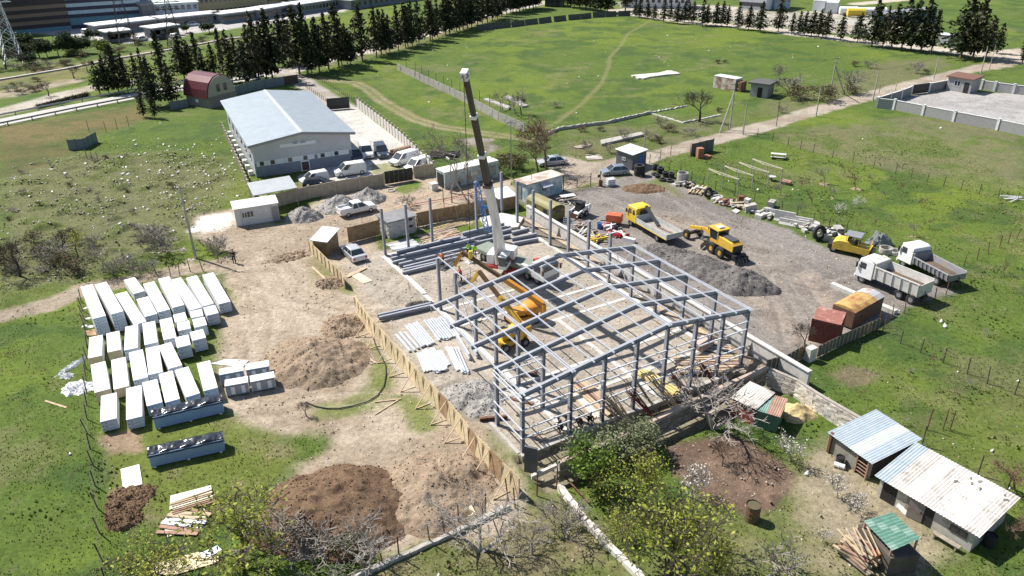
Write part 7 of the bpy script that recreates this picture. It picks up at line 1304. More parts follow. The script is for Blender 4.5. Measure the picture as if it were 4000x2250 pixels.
CON=leaf_mat('dark_conifer',(.023,.034,.014),.55,(.006,.003,.0),.08);CON2=leaf_mat('brown_conifer',(.036,.038,.017),.5,(.006,.003,.0),.08);LF_Y=leaf_mat('spring_leaf',(.33,.36,.07),.35,(.04,.03,0),.4);LF_G=leaf_mat('green_leaf',(.085,.125,.03),.45);LF_GG=leaf_mat('grey_green_leaf',(.24,.27,.15),.4,(0,0,0),.35);LF_W=leaf_mat('white_blossom',(.72,.70,.66),.12);LF_O=leaf_mat('olive_scrub',(.095,.10,.035),.5);LF_B=leaf_mat('brown_scrub',(.125,.105,.06),.5)
def conifer_mesh(H,Rm,seed,mt,taper=1.0,gap=.25,n=1500,slim=False):
 r=np.random.RandomState(seed);P,T=[],[]
 for lv in range(30 if not slim else 60):
  k=(lv+r.rand())/(30 if not slim else 60);z=H*(.13+.87*k);prof=(1-k**1.9)**.95*min(1,.45+k*3.0)*Rm
  for b in range(7 if not slim else 6):
   if r.rand()<gap:continue
   a=r.rand()*2*math.pi;L=prof*(.55+r.rand()*.7)+.12
   for q in range(max(2,int(L/.33))):
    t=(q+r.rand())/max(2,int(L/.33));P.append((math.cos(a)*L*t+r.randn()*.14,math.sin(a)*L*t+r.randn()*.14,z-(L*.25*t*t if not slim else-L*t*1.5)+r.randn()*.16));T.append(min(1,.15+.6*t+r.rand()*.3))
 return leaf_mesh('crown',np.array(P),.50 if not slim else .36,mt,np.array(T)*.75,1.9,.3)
CROWNS=[conifer_mesh(13,3.6,1,CON,gap=.2),conifer_mesh(13,3.0,2,CON2,gap=.3),conifer_mesh(13,3.9,3,CON,gap=.3),conifer_mesh(13,3.3,4,CON2,gap=.25),conifer_mesh(13,2.8,5,CON,gap=.3)];CYP=conifer_mesh(13,1.3,7,CON,gap=.1,slim=True)
TRUNK=MB().tube((0,0,-.2),(0,0,6),.19,7,.12).tube((0,0,6),(0,0,12),.12,6,.03).mesh('trunk',BARK_B)
def conifer(label,b,h,k,wide=1.0,group=None,cyp=False):
 t=thing('cypress_tree' if cyp else 'conifer_tree',label,'tree',b,rnd.random()*6.28,group);s=h/13.2;t.scale=(s*wide,s*wide,s);link('trunk',TRUNK,t);link('crown',CYP if cyp else CROWNS[k%5],t);return t
def row(fmt,c,r,pts,group,wide=1.0):
 for i,p in enumerate(pts):
  b=flat(g(c,r,p[0],p[1]));h=min(17,max(5,tall(b,row_y(r,p[2]))if p[2]is not None else 13+rnd.gauss(0,1.2)));conifer(fmt%ordn(i),b,h,i*3+len(fmt),wide*(1+rnd.gauss(0,.1)),group,len(p)>3)
row('dark conifer, %s from the left in the clump left of the round-roofed house',0,0,((1010,950,610),(1100,945,560),(1200,935,430),(1290,930,540),(1400,900,520),(1490,960,480),(1560,1075,560),(1690,1010,320,1),(1740,1050,640),(1450,1180,930),(1560,1190,960)),'conifers left of the house',1.05)
row('dark conifer, %s from the left behind the round-roofed house',0,0,((1860,800,340),(1930,790,400),(2010,760,330,1),(2060,780,480),(2160,770,430),(2250,750,290,1),(2340,835,300),(2400,760,330),(2480,862,390),(2540,800,260)),'conifers behind the house',1.05)
row('dark conifer, %s from the left in the tall row along the back lane',1,0,((40,845,110),(110,810,200),(170,805,80),(285,660,120),(345,640,150),(440,745,50),(525,752,40,1),(565,750,210),(640,725,160),(735,703,130),(835,672,30),(865,660,200),(920,652,240),(955,648,280),(1072,612,45),(1215,570,45),(1262,550,90),(1310,540,100),(1348,530,140),(1435,512,60),(1505,480,0),(1530,478,60),(1575,462,0),(1642,442,0),(1755,412,-40),(1775,400,0),(1830,380,-30),(1910,356,-40),(1950,340,None),(2020,322,None),(2050,310,None),(2085,300,None),(2130,285,None),(2170,275,None),(2230,257,None),(2280,242,None),(2330,226,None),(2380,207,None),(2430,190,None),(2470,162,None),(2520,142,None),(2565,125,None)),'tall conifers along the back lane')
row('far dark conifer, %s from the left where the back lane row runs out',2,0,((10,130,None),(42,122,None),(75,115,None),(112,107,None),(140,100,None),(175,92,None),(215,86,None),(240,80,None),(560,72,None),(590,74,None),(625,78,None),(680,92,None),(740,98,None),(790,105,None),(840,112,None),(890,122,None),(960,132,None)),'far conifers at the lane end')
row('conifer of the far right row, %s from the left',2,0,((1140,112,None),(1240,168,0),(1280,180,-20),(1360,187,10),(1430,200,40),(1525,228,-20),(1590,210,0),(1665,240,20),(1735,226,0),(1778,226,20),(1820,242,10),(1915,262,-10),(1960,252,40),(2050,262,20),(2110,267,10),(2165,272,50),(2270,297,20),(2380,302,50),(2495,322,10)),'right far conifer row',1.15)
row('conifer beside the pale far lane, %s from the left on the right side',3,0,((100,322,-10),(235,347,120),(305,352,110),(365,360,110),(435,367,100),(505,380,90),(580,390,100),(725,412,130),(900,424,130),(1042,466,-10),(1150,482,60),(1237,492,20),(1340,502,-30),(1432,512,-20),(1535,522,-20),(1635,542,100,1)),'right lane conifers',1.15)
row('large conifer, %s of the group near the silver hut',3,0,((1935,582,-40),(2055,600,-10),(2190,575,150),(2300,540,230)),'big conifers near the hut',1.2);row('dark cypress at the right edge of the picture%.0s',3,0,((2550,652,320,1),),None,1.4)
def skeleton(seed,H,spread=.55,levels=5,stems=1,first=.3,kids=3,droop=0.0,len_k=.72):
 r=random.Random(seed);segs,tips=[],[]
 def grow(p,d,L,rad,lv):
  n=2;q=p
  for _ in range(n):
   d=(d+Vector((r.gauss(0,.13),r.gauss(0,.13),r.gauss(0,.08)-droop*.05))).normalized();e=q+d*L/n;segs.append((q,e,rad,rad*.8,lv));q=e;rad*=.8
   if lv<levels and _==0 and lv>0 and r.random()<.75:sp(q,d,L*len_k*.85,rad*.6,lv+1)
  if lv<levels:
   for _ in range(kids if lv else kids+1):sp(q,d,L*len_k,rad*.68,lv+1)
  else:tips.append(q)
 def sp(q,d,L,rad,lv):
  v_=Vector((r.gauss(0,1),r.gauss(0,1),r.gauss(.25,.6)));v_=v_-d*v_.dot(d);v_.normalize();grow(q,(d+v_*(spread+r.random()*.45)).normalized(),L*(.75+r.random()*.5),rad,lv)
 for s in range(stems):a=r.random()*6.28;grow(Vector((0,0,-.1)),Vector((math.cos(a)*.35*(stems>1),math.sin(a)*.35*(stems>1),1)).normalized(),H*first,H*.022/stems**.4,0 if stems==1 else 1)
 return segs,tips
def tree_meshes(seed,H,bark,leaf=None,nl=0,ls=.1,spread=.55,levels=4,stems=1,first=.3,kids=3,lj=.22,tw=1.0,**kw):
 segs,tips=skeleton(seed,H,spread,levels,stems,first,kids,**kw);top=max(max(s[1].z for s in segs),.1);k=H/top;m=MB()
 for p,q,a,b,lv in segs:m.tube(p*k,q*k,max(a*k,.012*tw),5 if lv<2 else 3,max(b*k,.009*tw),cap=False)
 br=m.mesh('trunk',bark);lf=None
 if leaf is not None:
  th=[s for s in segs if s[4]>=levels-1];r=random.Random(seed);P=[]
  for _ in range(nl):s=r.choice(th);P.append((s[0]+(s[1]-s[0])*r.random())*k+Vector((r.gauss(0,lj),r.gauss(0,lj),r.gauss(0,lj))))
  P=np.array(P);lf=leaf_mesh('crown',P,ls,leaf,np.clip(VR.rand(nl)*.8,0,1))
 return br,lf
def plant(label,c,r,bx,by,ty,mm,H,group=None,name='bare_tree',cat='tree',wide=1.0,hmax=20):
 b=flat(g(c,r,bx,by));b.z=ground_z(b.x,b.y)-.05 if b.y<160 else 0;h=min(hmax,max(.6,tall(b,row_y(r,ty))));t=thing(name,label,cat,b,rnd.random()*6.28,group);s=h/H;t.scale=(s*wide,s*wide,s);link('trunk',mm[0],t)
 if mm[1]:link('crown',mm[1],t)
 return t
BT=[tree_meshes(11,7,BARK_G,levels=5,tw=1.6),tree_meshes(12,7,BARK_B,leaf_mat('red_bud',(.22,.13,.08),.4),500,.12,levels=5,spread=.45,tw=1.7),tree_meshes(13,6,BARK,levels=5,spread=.7,tw=1.6,first=.22),tree_meshes(14,4,mat('pale_grey_bark',(.33,.30,.265),.9,var=.2),levels=5,stems=3,spread=.6,tw=1.0,first=.2,len_k=.68)]
BSH=[tree_meshes(21,2.2,BARK_G,LF_GG,160,.09,levels=4,stems=5,first=.4,tw=1.3),tree_meshes(22,2.0,BARK_B,LF_O,420,.11,levels=4,stems=5,first=.4,tw=1.2),tree_meshes(23,2.4,BARK_G,None,0,levels=4,stems=6,first=.4,tw=1.4)]
plant('tall grey bare tree in front of the teal wagon',1,1,1955,500,-190,BT[0],7);plant('reddish budding tree by the silver saloon, left stem',2,1,265,290,-180,BT[1],7);plant('reddish budding tree by the silver saloon, right stem',2,1,345,255,-290,BT[1],7,wide=1.2);plant('round dark bare tree in the meadow beyond the lane',2,0,1885,1222,900,BT[2],6,wide=1.25);plant('slim bare tree behind the long meadow wall, left one',1,0,2480,1112,880,BT[0],7);plant('slim bare tree behind the long meadow wall, right one',2,0,45,1158,870,BT[0],7);plant('smallest bare tree behind the long meadow wall',2,0,95,1155,950,BT[2],6)
plant('bare tree at the left picture edge beside the dirt road',0,1,200,1335,940,BT[2],6);plant('yellowish tree on the dumping ground',0,1,790,1155,860,tree_meshes(31,5,BARK,LF_Y,500,.12,levels=4,tw=1.5),5);plant('dark bare tree beside the yellowish one',0,1,680,1135,870,BT[2],6);plant('grey bare tree right of the yellowish one near the road',0,1,1040,1315,960,BT[0],7);plant('whitish fig-like bare tree against the block wall',2,2,2030,1420,900,BT[3],4,wide=1.5);plant('whitish bare tree casting a long shadow at bottom centre',1,3,2250,1190,720,BT[3],4,wide=1.5);plant('thorny bare tree at the bottom centre fence',1,3,1135,1400,960,BT[3],4,wide=1.3);plant('bare brown tree between fence and low wall at the bottom',2,3,200,1235,860,BT[0],7,wide=1.2);plant('dense brown bare bush beside the crumbling low wall',2,3,545,1065,720,BSH[2],2.4,name='bare_bush',cat='bush',wide=1.3);plant('orange-brown bare tree behind the long shed',3,3,2480,575,240,BT[1],7,wide=1.3);plant('thin tree at the end of the long shed',3,3,2430,1055,740,BT[1],7);plant('wispy grey tree at the lower right corner of the garden',3,3,60,1440,1100,BSH[0],2.2,name='bare_bush',cat='bush',wide=1.2);plant('tiny dead tree in the bare earth below the hose',1,2,512,1305,1160,BT[2],6);plant('young brown tree in the dug garden bed',2,3,2112,335,90,BT[1],7);plant('bare sapling in the plant yard by the red container',3,2,365,620,370,BT[2],6)
big=tree_meshes(41,5.5,BARK,LF_Y,1900,.12,levels=5,spread=.6,stems=3,tw=1.2,first=.3,lj=.36);big2=tree_meshes(42,5,BARK,LF_Y,1600,.12,levels=5,spread=.7,stems=4,tw=1.2,first=.3,lj=.25);ggs=tree_meshes(43,3.5,BARK,LF_GG,3600,.13,levels=4,stems=6,first=.4,lj=.28)
plant('large yellow-green leafing tree at the bottom centre, upper one',2,3,1250,760,225,big,5.5,name='leafy_tree',wide=1.05);plant('large yellow-green leafing tree at the bottom edge',2,3,1560,1440,620,big2,5,name='leafy_tree',wide=1.1);plant('yellow-green leafing tree right of the bottom-edge one',2,3,1930,1500,1080,big,5.5,name='leafy_tree',wide=1.2);plant('yellow-green bush between the two large leafing trees',2,3,1120,1020,820,big2,5,name='leafy_bush',cat='bush',wide=1.6);plant('grey-green shrub leaning on the block wall, right one',2,3,1310,230,-70,ggs,3.5,name='leafy_bush',cat='bush',wide=1.25);plant('grey-green shrub leaning on the block wall, left one',2,3,930,300,30,ggs,3.5,name='leafy_bush',cat='bush',wide=1.3);plant('fresh green young tree at the garden corner',2,3,768,550,130,tree_meshes(44,3,BARK,leaf_mat('fresh_leaf',(.13,.21,.03),.4),1500,.13,levels=4,first=.35),3,name='leafy_tree');plant('bright yellow leafing bush at the bottom left edge',0,3,1580,1460,1080,big2,5,name='leafy_bush',cat='bush',wide=1.5);plant('large half-bare tree with yellow buds at the bottom left',0,3,2440,1400,640,tree_meshes(45,5.5,BARK,LF_Y,1300,.12,levels=5,spread=.7,stems=2,tw=1.5,first=.26),5.5,wide=1.35);plant('bare thicket at the left foot of the dark soil heap',1,3,230,1200,900,BSH[2],2.4,name='bare_bush',cat='bush',wide=1.9);plant('second bare thicket below the dark soil heap',1,3,560,1330,1030,BSH[2],2.4,name='bare_bush',cat='bush',wide=1.7);plant('reddish thicket at the lower rim of the dark soil heap',1,3,890,1180,980,BSH[1],2.0,name='bare_bush',cat='bush',wide=1.4)
blo=tree_meshes(51,2.6,BARK_G,LF_W,230,.08,levels=4,first=.3,tw=1.3)
for x,y,ty,lb,c,r in((1790,650,320,'white blossoming tree beside the dug bed',2,3),(230,290,30,'white blossoming bush at the garden path',3,3),(700,660,430,'white blossoming bush before the long shed, upper',3,3),(860,790,600,'white blossoming bush before the long shed, lower',3,3),(560,1090,960,'thin white blossoming twig by the firewood',3,3)):plant(lb,c,r,x,y,ty,blo,2.6,name='blossom_tree',wide=1.1)
sap=[tree_meshes(61,2.2,BARK_G,LF_GG,110,.09,levels=3,first=.4,tw=1.3),tree_meshes(62,2.2,BARK_B,leaf_mat('bronze_leaf',(.16,.10,.045),.4),110,.09,levels=3,first=.4,tw=1.3),tree_meshes(63,2.2,BARK_W,LF_W,220,.09,levels=3,first=.35,tw=1.3)];ringm=MB().ring((0,0,-.10),'z',.02,.75,.3,12).mesh('soil_ring',SO1)
for i,(x,y,ty)in enumerate(((130,525,400),(310,462,350),(570,410,250),(750,320,185),(870,282,215),(885,462,300),(1045,402,300),(1240,365,315),(615,548,420),(435,605,500),(335,690,600),(520,748,655),(705,822,740),(900,882,800),(745,715,608),(925,648,540),(1185,552,470),(1355,492,400),(1410,415,370),(1620,470,430),(1825,520,470),(1545,648,540),(1465,948,800),(1635,866,750),(1905,738,660),(1085,832,770),(1245,755,710),(2385,1345,1200))):
 t=plant('young fruit tree in the orchard, number %s counted from the upper left'%ordn(i)if i not in(14,15)else 'white blossoming young fruit tree, %s of the two'%('nearer' if i==14 else 'farther'),3,1,x,y,ty,sap[2]if i in(14,15)else sap[i%2],2.2,'young orchard trees','fruit_sapling',hmax=2.6);link('soil_ring',ringm,t)
for i,(x,y)in enumerate(((1400,900),(1640,790),(2180,510),(1920,1110),(2030,1030),(930,1130),(1340,1390))):plant('young tree in the right garden, %s from the left'%ordn(i),3,2,x,y,y-90,sap[i%2],2.2,'young trees of the right garden','fruit_sapling',hmax=1.8);
for i,(c,r,x,y,ty,k,w)in enumerate(((3,0,105,795,640,0,1),(3,0,215,960,740,2,1.6),(3,0,330,1010,850,1,1.8),(3,0,540,1000,830,1,1.8),(3,0,810,930,690,0,1.2),(3,0,860,950,850,1,1.6),(3,0,1480,745,600,2,1.2),(3,0,1600,740,690,1,1.6),(3,0,1010,680,590,2,1.8),(3,0,880,670,610,1,1.5),(3,0,130,1130,1040,2,1.3),(2,0,1500,1270,1150,2,1.2),(2,0,1580,1330,1250,1,1.8),(2,0,1800,1370,1270,2,1.6),(2,0,2090,1130,1080,1,1.6),(2,0,1110,1410,1280,0,1.3),(2,0,1380,1400,1290,2,1.5),(2,0,1490,1440,1360,1,1.4),(2,0,700,1330,1270,1,1.6),(2,0,880,1320,1270,1,1.6),(2,0,2080,640,595,1,1.7),(2,0,2140,635,600,1,1.7),(2,0,440,1075,1015,0,2.2),(2,1,110,270,100,1,1.2),(1,1,2480,320,110,1,1.2),(2,1,20,240,90,1,1.2),(1,1,1500,640,500,2,1.4),(2,1,760,90,-60,2,1.0),(2,1,980,90,-30,2,1.2))):
 plant('roadside bush beyond the yard, number %s of the scrub along the lane'%ordn(i),c,r,x,y,ty,BSH[k],(2.2,2.0,2.4)[k],'bushes along the lane','scrub_bush','bush',w,5)
for i in range(46):
 x,y=(VR.rand()*1750+20,VR.rand()*1250+150)if i<26 else(VR.rand()*1500,940+VR.rand()*440)
 plant('scrub bush among the rubble of the left dumping ground',0,1,x,y,y-(70+VR.rand()*110 if i>=26 else 35+VR.rand()*40),BSH[i%3],(2.2,2.0,2.4)[i%3],'scrub on the dumping ground','scrub_bush','bush',1.3+VR.rand()*.6,3.2)
for i,(x,y,ty)in enumerate(((1480,1010,800),(1600,1050,850),(1700,1130,900),(2160,1125,920),(2230,1110,980))):plant('dark leafless bush by the power pole, %s from the left'%ordn(i),0,1,x,y,ty,BSH[2],2.4,'bushes by the power pole','scrub_bush','bush',1.6,3.2)
fl=tree_meshes(71,8,BARK,leaf_mat('far_green_leaf',(.045,.065,.024),.5),1600,.5,levels=4,lj=.6,first=.25);fl2=tree_meshes(72,8,BARK,leaf_mat('far_light_leaf',(.14,.18,.04),.4),1600,.5,levels=4,lj=.6,first=.25)
for i,(x,y,ty,k,w)in enumerate(((60,560,300,0,1),(130,545,300,0,1),(230,520,330,0,1.1),(400,580,390,0,1),(480,575,410,0,1),(590,565,370,0,1),(690,555,310,0,.7),(770,545,340,0,1),(830,545,380,0,1),(300,655,525,0,1.1),(950,410,285,0,1),(1000,565,385,1,1.1),(1130,440,300,2,1),(1360,440,310,2,1),(2110,335,215,0,1.3),(1880,330,240,0,1),(750,790,660,2,1.2),(490,965,810,2,1.1),(200,600,420,0,1),(60,700,480,2,1.2),(880,720,600,2,1.2))):plant('%s tree in the left background, %s counted from the left edge'%(('dark leafy','light green','bare grey')[k],ordn(i)),0,0,x,y,ty,(fl,fl2,(BT[2][0],None))[k],(8,8,6)[k],'trees in the left background','leafy_tree' if k<2 else 'bare_tree',wide=w*1.2)
for i in range(44):
 t_=VR.rand();x=t_*2300;y=690-x*.135+VR.randn()*30 if i<26 else 1010-x*.2+VR.randn()*45;plant('low green bush on the railway bank in the left background',0,0,x if i<26 else x*.35,y,y-26-VR.rand()*40,BSH[1]if i%3 else BSH[0],2.0 if i%3 else 2.2,'bushes on the railway bank','scrub_bush','bush',2.2,5)
HB=(BSH[1][0],leaf_mesh('crown',VR.randn(260,3)*(.45,.45,.4)+(0,0,.9),.3,CON))
for i in range(14):plant('clipped dark hedge bush beside the highway, %s from the left'%ordn(i),0,0,400+i*36,1085-i*9,1043-i*9,HB,2.0,'hedge along the highway','hedge_bush','bush',1.6,3)
# uncountable small stuff on the ground
def sample(n,mask,x0,x1,y0,y1,power=1.0):
 """random spots of the sheet where mask holds, denser toward the viewer"""
 out=[]
 while len(out)<n:
  X=x0+(x1-x0)*VR.rand(4*n);Y=y0+(y1-y0)*VR.rand(4*n)**power;i=np.clip(np.searchsorted(ys,Y),0,NY-1);j=np.clip(np.searchsorted(xs,X),0,NX-1);k=mask[i,j]>VR.rand(4*n);out+=list(zip(X[k],Y[k],zf[i,j][k]))
 return np.array(out[:n])
def tufts(name,P,h,mt,label,w=.5):
 n=len(P);V,F=[],[];a=VR.rand(n,3)*6.28;s=h*(.6+VR.rand(n)*.8);B=[]
 for k in range(3):
  d=np.stack([np.cos(a[:,k]),np.sin(a[:,k]),np.zeros(n)],1);lean=np.stack([np.cos(a[:,k]+1.3),np.sin(a[:,k]+1.3),np.zeros(n)],1)*(s*.5)[:,None];B+=[P-d*(s*w)[:,None],P+d*(s*w)[:,None],P+lean+np.stack([0*s,0*s,s],1)]
 co=np.stack(B,1).reshape(-1,3).astype(np.float32);N=3*n;me=bpy.data.meshes.new(name);me.vertices.add(3*N);me.vertices.foreach_set('co',co.ravel());me.loops.add(3*N);me.loops.foreach_set('vertex_index',np.arange(3*N,dtype=np.int32));me.polygons.add(N);me.polygons.foreach_set('loop_start',np.arange(0,3*N,3,dtype=np.int32));me.update(calc_edges=True)
 me.attributes.new('tone','FLOAT','FACE').data.foreach_set('value',np.repeat(VR.rand(n)*.8,3).astype(np.float32));me.materials.append(mt);tag(link(name,me),label,name.replace('_',' '),kind='stuff')
GM=grass*(cover==0)
tufts('grass_tufts',sample(60000,GM*(.25+.75*ss(n_sm,.4,.65)),-75,75,30,135,1.3),.085,leaf_mat('tuft_green',(.17,.22,.04),.45,(.04,.03,0),.45),'short rough grass tufts over the meadows and gardens')
tufts('dry_grass',sample(16000,GM*ss(fbm(GX,GY,6,91),.5,.65),-75,75,30,135,1.3),.10,leaf_mat('tuft_dry',(.36,.30,.16),.4,(0,0,0),.4),'dry straw-coloured grass tufts')
tufts('weeds',sample(3500,GM*ss(fbm(GX,GY,3.5,95),.58,.7),-75,75,30,130,1.3),.15,leaf_mat('weed_green',(.10,.155,.035),.5,(0,0,0),.4),'darker leafy weeds in clumps',.7)
def stones(name,P,size,mt,label,seed=3):
 n=len(P);r=np.random.RandomState(seed);T=np.array([(1,1,1),(-1,-1,1),(-1,1,-1),(1,-1,-1)],float)*.5;co=(T[None]*(.6+r.rand(n,4,3)*.8))*(size*(.4+r.rand(n)**3*1.8))[:,None,None];ang=r.rand(n)*6.28;c,s=np.cos(ang)[:,None],np.sin(ang)[:,None];x=co[...,0]*c-co[...,1]*s;co[...,1]=co[...,0]*s+co[...,1]*c;co[...,0]=x;co=co+P[:,None,:]
 F=np.array([(0,1,2),(0,3,1),(0,2,3),(1,3,2)]);f=(F[None]+4*np.arange(n)[:,None,None]).reshape(-1).astype(np.int32);me=bpy.data.meshes.new(name);me.vertices.add(4*n);me.vertices.foreach_set('co',co.reshape(-1).astype(np.float32));me.loops.add(len(f));me.loops.foreach_set('vertex_index',f);me.polygons.add(len(f)//3);me.polygons.foreach_set('loop_start',np.arange(0,len(f),3,dtype=np.int32));me.update(calc_edges=True);me.materials.append(mt);return tag(link(name,me),label,name.replace('_',' '),kind='stuff')
bare=(1-grass)
stones('stones',sample(9000,bare*(GY<125),-65,55,30,125,1.2),.085,mat('loose_stone',(.42,.37,.31),.9,var=.4),'loose stones and clods scattered on the bare ground');stones('earth_clods',sample(4500,bare*(GY<110)*ss(n_sm,.54,.66),-60,55,30,110,1.2),.10,SO1,'brown earth clods on the churned ground',4)
stones('rubble',sample(2600,w_rub*ss(n_sm,.48,.6),-110,-28,75,135),.15,mat('pale_rubble',(.30,.27,.22),.9,var=.5),'broken rubble on the left dumping ground',5);stones('litter',np.concatenate([sample(220,np.clip(grass,0,1)*(1-ss(sd_poly([g(0,1,*p)for p in((1400,20),(2250,0),(2500,560),(1500,600))]),-1,6)),-70,-28,88,135),sample(160,w_rub,-110,-28,75,135),sample(150,grass,-70,120,110,260),sample(60,grass,-40,45,33,110)])+(0,0,.05),.20,mat('white_litter',(.72,.71,.68),.7),'scattered scraps of white litter',6)
for o in[o for o in COL.objects if o.name.startswith(('soil_heap','gravel_heap'))]:
 me=o.data;n=len(me.vertices);co=np.empty(3*n,np.float32);me.vertices.foreach_get('co',co);co=co.reshape(-1,3).astype(float);ok=co[co[:,2]>.02];P=ok[VR.randint(0,len(ok),min(2600,len(ok)//3))];P=P+VR.randn(len(P),3)*(.06,.06,.0);so_=stones('clods',P,.075 if 'soil' in o.name else .07,me.materials[0],'x',9);so_.parent=o
 for k in('label','category'):del so_[k]
 # far buildings, highway, railway, pylons
def far(name,label,cat,a,b,D,h,wm,rm,rows=0,cols=0,bands=None,oh=.4,pitch=0.0):
 a,b=flat(a),flat(b);t=thing(name,label,cat,a,heading(a,b));W_=(b-a).length;m=MB();m.box(0,W_,0,D,-.2,h);part('wall',m,wm,t)
 m=MB();m.prism([(-oh,h),(D+oh,h),(D+oh,h+.3),(D/2,h+.3+pitch),(-oh,h+.3)],-oh,W_+oh,0,Matrix.Rotation(R(90),4,'Z')@Matrix.Scale(-1,4,(0,1,0)));part('roof',m,rm,t)
 if bands:
  n=len(bands)
  for k,mt in enumerate(bands):m=MB();m.box(-.05,W_+.05,-.25 if k%2 else-.12,-.01,h*k/n,h*(k+1)/n-.02);part('facade_band',m,mt,t)
 if rows:
  pane=MB().box(-.6,.6,-.08,.0,-.7,.7).mesh('window',GLASS)
  for i in range(rows):
   for j in range(cols):link('window',pane,t,(W_*(j+.5)/cols,-.02,h*(i+.55)/rows))
 return t
q0=lambda x,y:g(0,0,x,y);q1_=lambda x,y:g(1,0,x,y);q2_=lambda x,y:g(2,0,x,y);q3_=lambda x,y:g(3,0,x,y)
BRN,BRD,ORB,BLB,NAV,LBL=mat('brown_band',(.24,.165,.12),.7),mat('dark_band',(.035,.025,.032),.5),mat('orange_brown_band',(.34,.16,.09),.7),mat('pale_blue_band',(.50,.60,.68),.5),mat('navy_band',(.03,.03,.065),.5),mat('teal_glass_band',(.12,.26,.34),.3)
mall=far('shopping_hall','big brown and dark striped shopping hall at the upper left','hall',q0(-700,420),q0(722,292),45,17,BRD,mat('mall_roof',(.30,.28,.24),.8),bands=[LBL,BRD,BRN,BRD,BRN,BRD,BRN,BRD,BRD,ORB,BRD,BRN,BRD,BRN])
m=MB();WL_=(flat(q0(-700,420))-flat(q0(722,292))).length
for k in range(16):m.box(WL_-27+k*1.6+(k>8)*1.2,WL_-27+k*1.6+(k>8)*1.2+1.0,-.4,-.26,11.1,12.0)
part('sign_letters',m,RED,mall)
far('shopping_hall','blue and white striped shopping hall beside the brown one','hall',q0(724,290),q0(1455,235),40,16.5,NAV,mat('pale_mall_roof',(.42,.42,.42),.8),bands=[NAV,LBL,LBL,NAV,BLB,NAV,BLB,NAV,BLB,NAV,NAV,BLB,NAV,BLB])
YEL=mat('yellow_render',(.50,.40,.21),.85);far('apartment_block','yellow apartment block with rows of dark windows','building',q0(1990,190),q1_(130,115),14,15,YEL,mat('grey_far_roof',(.30,.30,.30),.8),4,16);far('apartment_block','lower yellow block right of the taller one','building',q1_(140,112),q1_(330,75),12,9,YEL,WHITE,3,10)
far('market_hall','white-roofed hall with small dark windows left of the yellow block','hall',q0(1580,225),q0(2020,195),16,6,mat('blue_white_wall',(.52,.56,.60),.7),mat('greenish_white_roof',(.62,.70,.66),.6),2,7,pitch=2.2);far('market_hall','grey old hall between striped hall and white-roofed hall','hall',q0(1460,245),q0(1575,232),14,6.5,mat('grey_far_wall',(.22,.21,.21),.9),mat('dull_far_roof',(.35,.33,.30),.9),pitch=1.2)
for i,(a,b,D,h,lb)in enumerate(((q0(990,365),q0(1600,290),7,3.2,'first from the left'),(q0(1610,290),q0(2230,225),7,3.2,'second from the left'),(q0(2240,240),q1_(20,195),7,3.2,'third from the left'),(q1_(40,200),q1_(420,130),7,3.4,'fourth from the left'),(q1_(430,150),q1_(900,75),8,3.6,'fifth from the left'),(q1_(650,65),q1_(1150,10),9,5,'behind the tall conifers'),(q0(1110,430),q0(1320,405),6,3,'lower one beside the bare trees'),(q0(1560,385),q0(1800,350),6,3,'small one before the forecourt'),(q1_(960,100),q1_(1700,-10),8,3.5,'rightmost beyond the conifers'))):far('market_stalls','long low market building with white roof, '+lb,'building',a,b,D,h,mat('stall_front',(.20,.22,.25),.7),WHITE,1,14,oh=.8)
far('green_hall','pale green glass-fronted hall behind the conifers','hall',q1_(350,105),q1_(640,90),14,7,mat('green_glass_wall',(.30,.40,.40),.5),WHITE,2,9);far('dark_hut','dark hut with pale green roof at the far end of the back lane','hut',q2_(330,68),q2_(480,72),8,4.2,mat('dark_green_wall',(.05,.06,.05),.8),mat('pale_green_roof',(.5,.6,.52),.6),1,3)
far('white_warehouse','large white building behind the right far trees','building',q2_(2280,90),q3_(-30,110),16,11,mat('white_far_wall',(.62,.64,.66),.6),WHITE,3,10);far('long_depot','long low white building behind the far right row','building',q2_(1100,75),q2_(1800,90),10,5,MATS['white_far_wall'],WHITE,1,12)
far('box_trailer','white box trailer in the far depot, left one','trailer',q3_(440,110),q3_(560,118),12,3.6,MATS['white_far_wall'],WHITE,oh=.02);far('box_trailer','white box trailer in the far depot, right one','trailer',q3_(570,135),q3_(690,140),12,3.6,MATS['white_far_wall'],WHITE,oh=.02);far('blue_shed','blue-walled shed in the far depot behind the conifers','shed',q3_(1180,260),q3_(1680,210),6,3.5,mat('teal_far_wall',(.05,.13,.17),.7),GREYM);far('blue_frame_house','light blue half-built frame at the far depot','building',q3_(60,95),q3_(220,85),8,5.5,mat('light_blue_far',(.30,.42,.55),.6),GREYM,1,4)
for i,(x,y)in enumerate(((800,150),(960,160),(1090,160),(880,170))):
 m=MB();m.tube((-3,0,1.6),(3,0,1.6),1.3,14);m.box(-2.4,-2.0,-.9,.9,0,1.2);m.box(2.0,2.4,-.9,.9,0,1.2);solo('storage_tank',m,WHITE if i<3 else P_YEL,'horizontal %s storage tank in the far depot, %s from the left'%('white' if i<3 else 'yellow',ordn(i)),'tank',flat(q3_(x,y)),R(-10))
for i,(x,y)in enumerate(((330,505),(420,440),(860,400),(1250,330),(1430,410),(1620,400),(1770,380),(2480,150),(1950,260),(300,560),(1200,300),(880,330))):car('far parked car before the market, %s counted by list from the left'%ordn(i)if False else 'tiny parked car on the market forecourt, number %s'%ordn(i),flat(q0(x,y)),rnd.random()*3,4.4,1.8,1.5,(P_WHITE,P_BLACK,P_SILV,P_BLUE)[i%4],'hatch')
